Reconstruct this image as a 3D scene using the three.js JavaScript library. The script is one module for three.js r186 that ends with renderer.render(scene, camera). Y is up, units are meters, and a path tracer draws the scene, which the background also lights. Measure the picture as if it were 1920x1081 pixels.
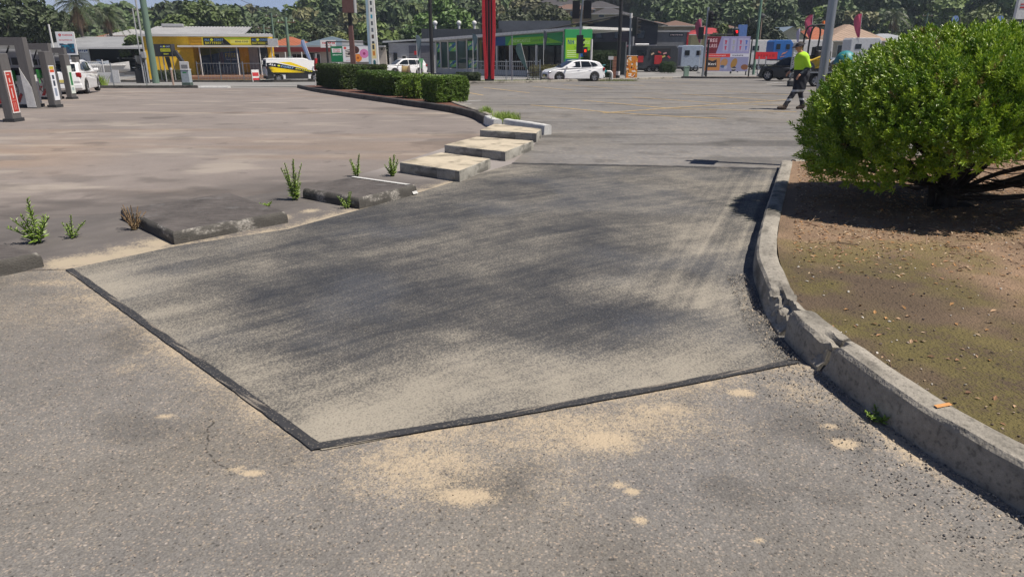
import * as THREE from 'three';
import { mergeGeometries, toCreasedNormals } from 'three/addons/utils/BufferGeometryUtils.js';
import { RoundedBoxGeometry } from 'three/addons/geometries/RoundedBoxGeometry.js';

// ---------------------------------------------------------------- camera, sky, sun, exposure
const scene = new THREE.Scene();
const camera = new THREE.PerspectiveCamera(45.16, 1920 / 1081, 0.05, 3000);
camera.position.set(0, 1.6, 0);
camera.rotation.set(-19.11 * Math.PI / 180, 0, 0);
const sunDir = new THREE.Vector3(0.475, 0.866, 0.15).normalize();
{
  const w = 512, h = 256, a = new Float32Array(w * h * 4);
  const hsh = (i, j) => { const s = Math.sin(i * 127.1 + j * 311.7) * 43758.5453; return s - Math.floor(s); };
  const vn = (x, y, p) => { const i = Math.floor(x), j = Math.floor(y), f = x - i, g = y - j, u = f * f * (3 - 2 * f), v = g * g * (3 - 2 * g), m = (k) => ((k % p) + p) % p;
    return (hsh(m(i), j) * (1 - u) + hsh(m(i + 1), j) * u) * (1 - v) + (hsh(m(i), j + 1) * (1 - u) + hsh(m(i + 1), j + 1) * u) * v; };
  for (let j = 0; j < h; j++) for (let i = 0; i < w; i++) {
    const el = ((j + .5) / h - .5) * Math.PI, e = Math.max(0, Math.sin(el)), k = (j * w + i) * 4;
    const t = Math.pow(1 - e, 6);
    let r = .03 + .42 * t, g = .07 + .53 * t, b = .20 + .68 * t;
    const U = i / w * 16; let c = vn(U, el * 5, 16) * .5 + vn(U * 2, el * 11 + 9, 32) * .28 + vn(U * 4, el * 24 + 3, 64) * .14 + vn(U * 8, el * 50, 128) * .08;
    c = Math.min(1, Math.max(0, (c - .50) * 5)) * (e > 0 ? 1 : 0) * (1 - .75 * Math.min(1, e * 2.2));
    c *= .7; r += (.66 - r) * c; g += (.68 - g) * c; b += (.72 - b) * c;
    if (el < 0) { r = .14; g = .13; b = .12; }
    a[k] = r * .72; a[k + 1] = g * .72; a[k + 2] = b * .74; a[k + 3] = 1;
  }
  const t = new THREE.DataTexture(a, w, h, THREE.RGBAFormat, THREE.FloatType);
  t.mapping = THREE.EquirectangularReflectionMapping; t.magFilter = t.minFilter = THREE.LinearFilter; t.wrapS = THREE.RepeatWrapping; t.needsUpdate = true;
  scene.background = t; scene.environment = t;
}
const sun = new THREE.DirectionalLight(0xfff6ea, 5.0);
sun.position.copy(sunDir).multiplyScalar(120); sun.castShadow = true; sun.shadow.radius = 1;
sun.shadow.mapSize.set(4096, 4096);
Object.assign(sun.shadow.camera, { left: -60, right: 60, top: 60, bottom: -60, near: 1, far: 300 });
scene.add(sun);
const renderer = new THREE.WebGLRenderer({ antialias: true });
renderer.toneMapping = THREE.LinearToneMapping;
renderer.toneMappingExposure = 1.2;
renderer.shadowMap.enabled = true;
scene.fog = new THREE.FogExp2(0xc4d4e6, 0.0004);

// ---------------------------------------------------------------- helpers
const mul = (s) => () => { s |= 0; s = s + 0x6D2B79F5 | 0; let t = Math.imul(s ^ s >>> 15, 1 | s); t = t + Math.imul(t ^ t >>> 7, 61 | t) ^ t; return ((t ^ t >>> 14) >>> 0) / 4294967296; };
const PR = new Float32Array(65536); { const r = mul(77); for (let i = 0; i < 65536; i++) PR[i] = r(); }
const h2 = (i, j) => PR[(Math.imul(i, 374761393) + Math.imul(j, 668265263) >>> 8) & 65535];
function vnoise(x, y) {
  const i = Math.floor(x), j = Math.floor(y), f = x - i, g = y - j, u = f * f * (3 - 2 * f), v = g * g * (3 - 2 * g);
  const a = h2(i, j), b = h2(i + 1, j), c = h2(i, j + 1), d = h2(i + 1, j + 1);
  return a + (b - a) * u + (c - a) * v + (a - b - c + d) * u * v;
}
const fbm = (x, y, n = 4) => { let s = 0, a = .5, t = 0; for (let k = 0; k < n; k++) { s += a * vnoise(x, y); t += a; a *= .5; x = x * 2.03 + 17.3; y = y * 2.03 + 5.1; } return s / t; };
const clamp = (x, a = 0, b = 1) => x < a ? a : x > b ? b : x;
const smooth = (a, b, x) => { const t = clamp((x - a) / (b - a)); return t * t * (3 - 2 * t); };
const lerp = (a, b, t) => a + (b - a) * t;
const toS = new Uint8Array(4097); for (let i = 0; i <= 4096; i++) { const c = i / 4096; toS[i] = Math.round(255 * (c <= .0031308 ? 12.92 * c : 1.055 * Math.pow(c, 1 / 2.4) - .055)); }
const R3 = [0, 0, 0];
function texFn(w, h, fn) {           // fn(u, v, out) writes linear rgb
  const a = new Uint8Array(w * h * 4);
  for (let j = 0; j < h; j++) for (let i = 0; i < w; i++) { fn((i + .5) / w, (j + .5) / h, R3, i, j); const k = (j * w + i) * 4; for (let c = 0; c < 3; c++) a[k + c] = toS[clamp(R3[c]) * 4096 | 0]; a[k + 3] = 255; }
  const t = new THREE.DataTexture(a, w, h); t.colorSpace = THREE.SRGBColorSpace; t.magFilter = THREE.LinearFilter; t.minFilter = THREE.LinearMipmapLinearFilter; t.generateMipmaps = true;
  t.wrapS = t.wrapT = THREE.RepeatWrapping; t.anisotropy = 8; t.needsUpdate = true; return t;
}
function greyTex(n, fn) {
  const a = new Uint8Array(n * n * 4);
  for (let j = 0; j < n; j++) for (let i = 0; i < n; i++) { const v = 255 * clamp(fn(i, j)) | 0, k = (j * n + i) * 4; a[k] = a[k + 1] = a[k + 2] = v; a[k + 3] = 255; }
  const t = new THREE.DataTexture(a, n, n); t.magFilter = THREE.LinearFilter; t.wrapS = t.wrapT = THREE.RepeatWrapping; t.needsUpdate = true; return t;
}
const wrapNoise = (i, j, n, cells, seed) => { const x = i / n * cells, y = j / n * cells, a = Math.floor(x), b = Math.floor(y), f = x - a, g = y - b, u = f * f * (3 - 2 * f), v = g * g * (3 - 2 * g), m = (q) => ((q % cells) + cells) % cells, H = (p, q) => h2(m(p) + seed * 131, m(q) + seed * 57); return lerp(lerp(H(a, b), H(a + 1, b), u), lerp(H(a, b + 1), H(a + 1, b + 1), u), v); };
const mottle = greyTex(256, (i, j) => .80 + .2 * (.45 * wrapNoise(i, j, 256, 8, 1) + .3 * wrapNoise(i, j, 256, 32, 2) + .25 * wrapNoise(i, j, 256, 128, 3)));
mottle.colorSpace = THREE.SRGBColorSpace;
const aggBump = greyTex(512, (i, j) => .5 * wrapNoise(i, j, 512, 110, 4) + .35 * wrapNoise(i, j, 512, 220, 5) + .15 * wrapNoise(i, j, 512, 40, 6));
const lin = (r, g, b) => new THREE.Color().setRGB(r, g, b);
function mat(c, roughness = .8, o = {}) {
  const m = new THREE.MeshStandardMaterial({ color: Array.isArray(c) ? lin(...c) : c, roughness, side: THREE.DoubleSide, ...o });
  if (!o.map && !o.plain) m.map = mottle; delete m.plain; return m;
}
const V = (x, y, z) => new THREE.Vector3(x, y, z);
function norm(g) { if (g.index) g = g.toNonIndexed(); if (!g.attributes.normal) g.computeVertexNormals(); const n = g.attributes.position.count; if (!g.attributes.uv) g.setAttribute('uv', new THREE.BufferAttribute(new Float32Array(n * 2), 2)); for (const k of Object.keys(g.attributes)) if (!['position', 'normal', 'uv'].includes(k)) g.deleteAttribute(k); g.morphAttributes = {}; g.groups = []; return g; }
const merge = (l) => l.length === 1 ? l[0] : mergeGeometries(l.map(norm));
const box = (w, h, d, x = 0, y = 0, z = 0, ry = 0, rz = 0, rx = 0) => { const g = new THREE.BoxGeometry(w, h, d); if (rz) g.rotateZ(rz); if (rx) g.rotateX(rx); if (ry) g.rotateY(ry); return g.translate(x, y, z); };
const rbox = (w, h, d, r, x = 0, y = 0, z = 0, ry = 0, rz = 0) => { const g = new RoundedBoxGeometry(w, h, d, 2, r); if (rz) g.rotateZ(rz); if (ry) g.rotateY(ry); return g.translate(x, y, z); };
const cyl = (r0, r1, h, x = 0, y = 0, z = 0, n = 12) => new THREE.CylinderGeometry(r1, r0, h, n).translate(x, y + h / 2, z);
const tube = (pts, r, n = 6, seg) => new THREE.TubeGeometry(new THREE.CatmullRomCurve3(pts.map((p) => V(...p))), seg || pts.length * 4, r, n);
function bar(a, b, r, n = 6, r2 = r) { const A = V(...a), B = V(...b), d = B.clone().sub(A), g = new THREE.CylinderGeometry(r2, r, d.length(), n); g.applyQuaternion(new THREE.Quaternion().setFromUnitVectors(V(0, 1, 0), d.normalize())); return g.translate(...A.add(B).multiplyScalar(.5).toArray()); }
function prism(pts, depth, bevel = 0) { const s = new THREE.Shape(pts.map((p) => new THREE.Vector2(...p))); const g = new THREE.ExtrudeGeometry(s, { depth: depth - 2 * bevel, bevelEnabled: bevel > 0, bevelThickness: bevel, bevelSize: bevel, bevelOffset: -bevel, bevelSegments: 2, curveSegments: 10 }); return g.translate(0, 0, -depth / 2 + bevel); }
function quad(a, b, c, d) { const g = new THREE.BufferGeometry(); g.setAttribute('position', new THREE.BufferAttribute(new Float32Array([...a, ...b, ...c, ...a, ...c, ...d]), 3)); g.setAttribute('uv', new THREE.BufferAttribute(new Float32Array([0, 0, 1, 0, 1, 1, 0, 0, 1, 1, 0, 1]), 2)); g.computeVertexNormals(); return g; }
const used = {};
const numbered = (n) => { const k = used[n] = (used[n] ?? -1) + 1; return k ? `${n}_${String(k).padStart(3, '0')}` : n; };
const shade = (m) => { m.castShadow = m.receiveShadow = true; return m; };
function thing(name, label, category, [x, y, z] = [0, 0, 0], turn = 0, group) {
  const o = new THREE.Group(); o.name = numbered(name); scene.add(o); o.position.set(x, y, z); o.rotation.y = turn;
  o.userData = { label, category }; if (group) o.userData.group = group; return o;
}
function part(name, geos, m, parent, label) { const o = shade(new THREE.Mesh(Array.isArray(geos) ? merge(geos) : geos, m)); o.name = name; if (label) o.userData.label = label; parent.add(o); return o; }
function struct(name, geo, m, label) { const o = shade(new THREE.Mesh(geo, m)); o.name = numbered(name); o.userData = { kind: 'structure' }; if (label) o.userData.label = label; scene.add(o); return o; }
function dup(root, [x, y, z], turn, label, group) { const r = root.clone(); r.name = numbered(root.name.replace(/_\d{3}$/, '')); scene.add(r); r.position.set(x, y, z); r.rotation.y = turn; r.userData = { ...root.userData }; if (label) r.userData.label = label; if (group) r.userData.group = group; return r; }
function canvas(w, h, draw) { const c = document.createElement('canvas'); c.width = w; c.height = h; const g = c.getContext('2d'); draw(g, w, h); const t = new THREE.CanvasTexture(c); t.colorSpace = THREE.SRGBColorSpace; return t; }
const txt = (g, s, x, y, font, fill, align = 'center', maxw) => { g.font = font; g.fillStyle = fill; g.textAlign = align; g.textBaseline = 'middle'; g.fillText(s, x, y, maxw); };
// print too far away to read: a row of uneven dashes
const dashes = (g, x, y, w, h, fill) => { const r = mul(Math.round(x * 7 + y * 13 + w)); g.fillStyle = fill; let q = x - w / 2; while (q < x + w / 2) { const k = h * (.4 + .5 * r()); g.fillRect(q, y - h / 2 + h * .2 * r(), k, h * (.7 + .3 * r())); q += k + h * (.18 + .25 * r()); } };
const signMat = (t, r = .5) => new THREE.MeshStandardMaterial({ map: t, roughness: r });
// a flat printed face of width w and height h, centred at x, y, z, looking along +z
const face = (w, h, x, y, z, ry = 0) => { const g = new THREE.PlaneGeometry(w, h); if (ry) g.rotateY(ry); return g.translate(x, y, z); };

// ground height in metres: level by the patch, falling gently to the street; d is the distance ahead (-z)
function gy(x, d) { const s = .026 - .0065 * smooth(-22, 6, x), r = d < 14 ? 0 : d < 24 ? (d - 14) ** 2 / 20 : d - 19; return -s * Math.min(r, 44); }
function hillY(x, d) { const k = smooth(140, 340, d); return k * (2 + 54 * smooth(-95, 90, x) - 8 * smooth(120, 260, x)) * (.8 + .4 * fbm(x * .011 + 3, d * .011, 3)) + smooth(90, 200, d) * 3 * smooth(-10, 60, x); }
// a sheet over a polygon [[x, d], ...] cut into cells so that it follows the ground
function sheet(poly, cell, off, rect, hf) {
  const pos = [], uv = [], P = poly.map((p) => [p[0], p[1]]);
  const xs = P.map((p) => p[0]), ds = P.map((p) => p[1]), x0 = Math.floor(Math.min(...xs) / cell) * cell, x1 = Math.max(...xs), d0 = Math.floor(Math.min(...ds) / cell) * cell, d1 = Math.max(...ds);
  const clip = (pts, ax, val, keep) => { const o = []; for (let i = 0; i < pts.length; i++) { const a = pts[i], b = pts[(i + 1) % pts.length], ia = keep * (a[ax] - val) >= 0, ib = keep * (b[ax] - val) >= 0; if (ia) o.push(a); if (ia !== ib) { const t = (val - a[ax]) / (b[ax] - a[ax]); o.push([lerp(a[0], b[0], t), lerp(a[1], b[1], t)]); } } return o; };
  const f = hf || ((x, d) => gy(x, d) + off);
  for (let x = x0; x < x1; x += cell) { const col = clip(clip(P, 0, x, 1), 0, x + cell, -1); if (col.length < 3) continue;
    for (let d = d0; d < d1; d += cell) { const c = clip(clip(col, 1, d, 1), 1, d + cell, -1); if (c.length < 3) continue;
      const vs = c.map((p) => new THREE.Vector2(p[0], p[1])); if (Math.abs(THREE.ShapeUtils.area(vs)) < 1e-7) continue;
      if (THREE.ShapeUtils.area(vs) < 0) vs.reverse();
      for (const t of THREE.ShapeUtils.triangulateShape(vs, [])) for (const k of t) { const p = vs[k]; pos.push(p.x, f(p.x, p.y), -p.y); uv.push((p.x - rect[0]) / (rect[1] - rect[0]), (p.y - rect[2]) / (rect[3] - rect[2])); } } }
  const g = new THREE.BufferGeometry(); g.setAttribute('position', new THREE.BufferAttribute(new Float32Array(pos), 3)); g.setAttribute('uv', new THREE.BufferAttribute(new Float32Array(uv), 2));
  const nn = new Float32Array(pos.length), e = .05; for (let i = 0; i < pos.length; i += 3) { const x = pos[i], d = -pos[i + 2], n = V(f(x - e, d) - f(x + e, d), 2 * e, f(x, d + e) - f(x, d - e)).normalize(); nn[i] = n.x; nn[i + 1] = n.y; nn[i + 2] = n.z; }
  g.setAttribute('normal', new THREE.BufferAttribute(nn, 3)); return g;
}
const M = {
  black: mat([.02, .02, .022], .6), dark: mat([.045, .047, .052], .7), charcoal: mat([.075, .075, .08], .6), grey: mat([.25, .25, .26], .6), lgrey: mat([.45, .46, .47], .6), galv: mat([.42, .45, .48], .4, { metalness: .7 }),
  white: mat([.78, .78, .77], .5), cream: mat([.72, .66, .5], .8), red: mat([.6, .03, .035], .45), yellow: mat([.85, .52, .02], .6), green: mat([.03, .3, .08], .5), tyre: mat([.02, .02, .02], .9), rim: mat([.5, .5, .52], .35, { metalness: .7 }),
  glass: new THREE.MeshStandardMaterial({ color: lin(.012, .016, .02), roughness: .06, metalness: 0 }), chrome: mat([.6, .6, .62], .2, { metalness: 1 }),
  wood: mat([.22, .15, .09], .85), timberPole: mat([.16, .25, .19], .85), concrete: mat([.36, .34, .3], .9), brick: mat([.38, .15, .09], .9), leafDark: mat([.03, .06, .015], .7), mulch: mat([.16, .07, .045], .95), skin: mat([.5, .26, .17], .6), amber: mat([.9, .2, .02], .3),
};
// ---------------------------------------------------------------- ground surfaces
const patchPoly = [[-3.39, 5.06], [-.80, 2.53], [1.54, 3.39], [1.63, 3.75], [1.68, 4.4], [1.98, 5.42], [2.82, 7.48], [3.74, 9.68], [1.9, 9.95], [0, 10.17], [-.62, 8.96], [-1.3, 7.62], [-2.09, 6.3], [-2.87, 5.71]];
const segDist = (x, d, a, b) => { const ux = b[0] - a[0], uy = b[1] - a[1], t = clamp(((x - a[0]) * ux + (d - a[1]) * uy) / (ux * ux + uy * uy)); return Math.hypot(x - a[0] - ux * t, d - a[1] - uy * t); };
// sand swept off the new patch: [centre, radius across, radius along x, amount]
const sandSpots = [[[-0.36, 2.4], .26, .42, .46], [[-0.53, 2.49], .2, .35, .42], [[0.45, 2.73], .2, .62, .48], [[0.09, 2.59], .2, .4, .36], [[-1.94, 3.68], .3, .3, .36], [[-1.29, 3.14], .2, .3, .3], [[-2.8, 4.2], .35, .5, .3], [[1.41, 3.03], .2, .3, .3], [[-0.18, 2.22], .06, .13, 1.1], [[-0.33, 2.3], .09, .22, .5], [[-0.48, 2.43], .1, .22, .45], [[-0.6, 2.51], .10, .16, .4], [[0.41, 2.62], .12, .2, .75], [[0.22, 2.77], .15, .4, .5], [[0.67, 2.87], .12, .35, .45], [[1.43, 2.59], .045, .06, 1], [[1.42, 2.73], .03, .05, .7], [[1.13, 3.05], .05, .08, .9], [[1.36, 3.12], .1, .16, .45],
  [[-1.04, 2.37], .022, .05, 1], [[-1.11, 2.4], .03, .05, .5], [[0.46, 2.25], .022, .03, 1], [[0.46, 2.08], .025, .03, .8], [[0.41, 2.29], .03, .04, .6], [[0.85, 1.97], .015, .02, .7], [[-1.68, 3.57], .14, .2, .45], [[-2.16, 4.02], .18, .22, .5], [[-1.2, 3.03], .12, .16, .4], [[-2.81, 4.4], .2, .4, .45], [[-2.03, 3.33], .12, .14, .3], [[-0.95, 2.73], .12, .14, .35], [[1.72, 2.87], .07, .16, .4], [[1.68, 3.06], .05, .12, .45], [[1.74, 2.47], .06, .12, .35], [[-1.6, 2.82], .03, .05, .6], [[-1.38, 3.03], .05, .07, .35], [[0.13, 2.32], .3, .3, .2], [[-3.31, 4.74], .1, .3, .5]];
const stoneAt = (x, d, out, amp) => {      // aggregate showing in worn asphalt
  const a = h2(Math.floor(x / .0065), Math.floor(d / .0065)), b = h2(Math.floor(x / .0035) + 911, Math.floor(d / .0035) + 77), c = h2(Math.floor(x / .010) + 51, Math.floor(d / .010) + 7);
  let k = 1 + amp * ((a - .5) * .42 + (b - .5) * .42); let w = 0;
  if (a > .95) { k += amp * .5; w = .6; } if (c > .985) { k += amp * .55; w = .25; } if (c < .02) k -= amp * .5; if (b > .985) { w = .5; k += amp * .3; }
  out[0] *= k * (1 + w * .25 * amp); out[1] *= k; out[2] *= k * (1 - w * .2 * amp);
};
const crack = [[-1.36, 2.77], [-1.31, 2.59], [-1.23, 2.46], [-1.12, 2.37]];
function oldAsphalt(x, d, o, amp) {
  const n = fbm(x * .55, d * .55, 4), n2 = fbm(x * 3.1 + 40, d * 3.1, 3), n3 = vnoise(x * 12, d * 12);
  let l = .152 * (.72 + .42 * n + .26 * n2) * (.94 + .12 * n3);
  const warm = smooth(.4, .75, fbm(x * .8 + 90, d * .8 + 12, 3)) * .8 + smooth(1, -3.2, x) * .5;
  o[0] = l * (1.025 + .05 * warm); o[1] = l * (.985 + .01 * warm); o[2] = l * (.94 - .06 * warm);
  const oil = .6 * smooth(.62, .82, fbm(x * 2.2 + 7, d * 2.2 + 31, 3)); const q = 1 - .45 * oil; o[0] *= q; o[1] *= q; o[2] *= q;
  stoneAt(x, d, o, amp);
  // thin crack
  if (x > -1.75 && x < -.9 && d > 2.1 && d < 3) { const xx = x + .03 * (vnoise(x * 25, d * 25) - .5), dd = d + .03 * (vnoise(x * 25 + 9, d * 25) - .5); let e = 9; for (let k = 0; k < 3; k++) e = Math.min(e, segDist(xx, dd, crack[k], crack[k + 1])); const q = 1 - .7 * smooth(.007, .003, e) * smooth(.25, .5, vnoise(x * 70, d * 70)); o[0] *= q; o[1] *= q; o[2] *= q; }
  let c = 0; for (const s of sandSpots) { const dx = (x - s[0][0]) / s[2], dd = (d - s[0][1]) / s[1], r = dx * dx + dd * dd; if (r < 6) c = Math.max(c, s[3] * Math.exp(-r * 1.1) * (.75 + .75 * n2)); }
  const e = Math.min(segDist(x, d, patchPoly[0], patchPoly[1]), segDist(x, d, patchPoly[1], patchPoly[2])); c = Math.max(c, .62 * Math.exp(-e / .17) * (.3 + n2)); c = Math.max(c, .42 * Math.exp(-e / .45) * n);
  if (x > .9 && d < 4 && d > 1) { const ke = 1.66 - x + .25 * smooth(2.6, 2, d); if (ke > -.1) c = Math.max(c, .6 * Math.exp(-Math.abs(ke) / .1) * (.35 + n2)); }
  c += .09 * smooth(.5, .8, n) + .03;
  const g = .5 * h2(Math.floor(x / .0036) + 3, Math.floor(d / .0036) + 8) + .3 * vnoise(x * 85, d * 85) + .2 * vnoise(x * 28, d * 28), t = smooth(g - .3, g + .3, c * (.8 + .4 * n2)) * .85;
  o[0] = lerp(o[0], .49, t); o[1] = lerp(o[1], .395, t); o[2] = lerp(o[2], .27, t);
}
const darkZones = [[[-1.27, 4.57], .55, 1], [[-0.27, 4.02], .6, 1], [[0.6, 3.76], .45, 1.1], [[-1.23, 3.68], .4, .9], [[0.16, 4.86], .7, .8], [[1.04, 5.42], .6, .8], [[-1.33, 6.51], .8, .7], [[0.26, 8.41], .8, .6], [[-0.66, 4.02], .45, .8], [[0.91, 4.11], .3, .8], [[-1.73, 4.4], .4, .8], [[-0.51, 7.22], .7, .6], [[0.72, 6.51], .8, .5], [[-2.22, 5.42], .5, .5]];
const lightZones = [[[-0.31, 3.33], .42, .9], [[-0.65, 2.87], .4, 1], [[0.11, 3.09], .5, .8], [[1.26, 4.4], .35, .9], [[1.51, 5.74], .45, .7], [[-1.97, 4.11], .35, .8], [[-2.72, 4.57], .35, 1], [[-1.92, 5.2], .2, .9], [[0.63, 4.57], .3, .7], [[-0.79, 2.73], .2, 1.3], [[1.2, 3.68], .35, .9], [[-1.38, 3.33], .25, .8], [[-0.35, 3.76], .13, 1], [[0.68, 3.33], .5, .7], [[2.48, 8.41], .6, .7], [[2.16, 6.51], .35, .6], [[-3.07, 4.86], .3, 1], [[-0.62, 4.2], .2, .6], [[-0.07, 9.36], .5, .5], [[0.76, 3.03], .3, .5]];
function newAsphalt(x, d, o) {
  const n = fbm(x * 1.3 + 5, d * 1.3, 4), n2 = fbm(x * 5, d * 5 + 20, 3);
  // streaks left by brooms and tyres run up and to the right
  const bend = .12 * x * x, su = x * .8 + d * .6, sv = -x * .6 + d * .8 + bend * .35 + .22 * (n - .5), i1 = fbm(x * 2.4 + 40 + n, d * 2.4 + 17, 5), i2 = fbm(x * 9 + 3, d * 9 + 1, 3); const st = fbm(sv * 5.2 + .6 * n, su * .75, 4), st2 = fbm(sv * 19, su * 1.6 + 9, 3), st3 = fbm(sv * 46 + 5, su * 2.4, 2);
  let c = .30; for (const z of darkZones) { const r = ((x - z[0][0]) ** 2 + (d - z[0][1]) ** 2) / (z[1] * z[1]); if (r < 6) c -= .17 * z[2] * Math.exp(-r * 1.1); }
  for (const z of lightZones) { const r = ((x - z[0][0]) ** 2 + (d - z[0][1]) ** 2) / (z[1] * z[1]); if (r < 6) c += .26 * z[2] * Math.exp(-r * 1.1); }
  const e = Math.min(segDist(x, d, patchPoly[0], patchPoly[1]), segDist(x, d, patchPoly[1], patchPoly[2])); c += .12 * Math.exp(-e / .25) * (.4 + 1.2 * n2);
  if (d > 4.2) { const k = smooth(.9, .2, Math.abs(x - (1.25 + (d - 4.2) * .42))); const tr = fbm((x - (d - 4.2) * .42) * 16 + 3, d * .5, 3); c += .3 * k * (tr - .42) * 1.8; }   // wheel track along the kerb
  c += (n - .5) * .3 + (i1 - .5) * .36 + (i2 - .5) * .16 + (st - .5) * .24 + (st2 - .5) * .19 + (st3 - .5) * .15 + (n2 - .5) * .14;
  const wear = smooth(.45, .7, fbm(x * 1.1 + 33, d * 1.1 + 8, 3));
  const l = .033 + .018 * wear; o[0] = l * .9; o[1] = l * 1.0; o[2] = l * 1.2;
  stoneAt(x, d, o, 1.0);
  const g = .62 * h2(Math.floor(x / .0072) + 31, Math.floor(d / .0072) + 18) + .38 * h2(Math.floor(x / .0038) + 77, Math.floor(d / .0038) + 5);
  const t = lerp(smooth(g - .3, g + .3, clamp(c, .07, .8)), clamp(c), .45) * .84;
  o[0] = lerp(o[0], .385, t); o[1] = lerp(o[1], .348, t); o[2] = lerp(o[2], .28, t);
}
const asphaltMat = (t, rep, bs = .003) => { const b = aggBump.clone(); b.repeat.set(rep[0], rep[1]); b.needsUpdate = true; return new THREE.MeshStandardMaterial({ map: t, roughness: .93, bumpMap: b, bumpScale: bs }); };
// base terrain to the horizon
{
  const xs = [], ds = []; for (let x = -900; x <= 900; x += Math.abs(x) < 300 ? 12 : 60) xs.push(x); for (let d = -60; d <= 1200; d += d < 110 ? 8 : d < 450 ? 12 : 60) ds.push(d);
  const pos = [], idx = [], uv = []; for (const d of ds) for (const x of xs) { pos.push(x, d < 105 ? gy(x, d) - .14 : gy(x, d) - .14 + hillY(x, d), -d); uv.push(x / 9, d / 9); }
  for (let j = 0; j < ds.length - 1; j++) for (let i = 0; i < xs.length - 1; i++) { const a = j * xs.length + i, b = a + 1, c = a + xs.length, e = c + 1; idx.push(a, b, c, b, e, c); }
  const g = new THREE.BufferGeometry(); g.setAttribute('position', new THREE.Float32BufferAttribute(pos, 3)); g.setAttribute('uv', new THREE.Float32BufferAttribute(uv, 2)); g.setIndex(idx); g.computeVertexNormals();
  const t = texFn(512, 512, (u, v, o, i, j) => { const n = wrapNoise(i, j, 512, 12, 8) * .5 + wrapNoise(i, j, 512, 60, 9) * .3 + wrapNoise(i, j, 512, 200, 10) * .2; o[0] = .05 + .06 * n; o[1] = .065 + .06 * n; o[2] = .025 + .02 * n; });
  struct('terrain', g, new THREE.MeshStandardMaterial({ map: t, roughness: 1 }));
}
const rectPoly = (x0, x1, d0, d1) => [[x0, d0], [x1, d0], [x1, d1], [x0, d1]];
{ // street
  const t = texFn(1024, 512, (u, v, o) => { const x = u * 160, d = v * 60; const n = fbm(x * .3, d * .3, 4), l = .23 * (.75 + .5 * n) * (.9 + .2 * h2(x * 40 | 0, d * 40 | 0)); o[0] = l; o[1] = l * .985; o[2] = l * .95; });
  struct('street', sheet(rectPoly(-85, 75, 41, 101), 2, -.03, [-85, 75, 41, 101]), new THREE.MeshStandardMaterial({ map: t, roughness: .92 }));
}
{ // car park: a fine sheet underfoot and a wide one beyond
  const r = [-4.2, 2.6, 1.1, 5.6];
  const t = texFn(2048, 1360, (u, v, o) => oldAsphalt(r[0] + u * 6.8, r[2] + v * 4.5, o, .9));
  struct('car_park_apron', sheet(rectPoly(...r), .5, 0, r), asphaltMat(t, [6.8, 4.5], .004));
  const R = [-14, 34, -8, 68];
  const t2 = texFn(1400, 2048, (u, v, o) => { const x = R[0] + u * 48, d = R[2] + v * 76; oldAsphalt(x, d, o, .28); const l = 1.03; const st = .9 + .2 * fbm(x * .22 + d * .5, d * 2.2 - x * .4, 3); const sw = 1 - .35 * smooth(.62, .72, fbm(x * .25 + 3, d * 1.3 + 8, 3)); for (let c = 0; c < 3; c++) o[c] *= l * st * sw; });
  const far = [[-14, 42], [-3.3, 46.5], [0, 47], [4, 50.5], [9, 55.3], [16, 64], [24, 64.5], [34, 66]];
  const g = merge([sheet(rectPoly(-14, 34, -8, 1.1), 2, 0, R), sheet(rectPoly(-14, -4.2, 1.1, 5.6), 2, 0, R), sheet(rectPoly(2.6, 34, 1.1, 5.6), 2, 0, R), sheet([[-14, 5.6], [34, 5.6], ...far.slice().reverse()], 2, 0, R)]);
  struct('car_park', g, asphaltMat(t2, [48, 76], .004));
}
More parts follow.
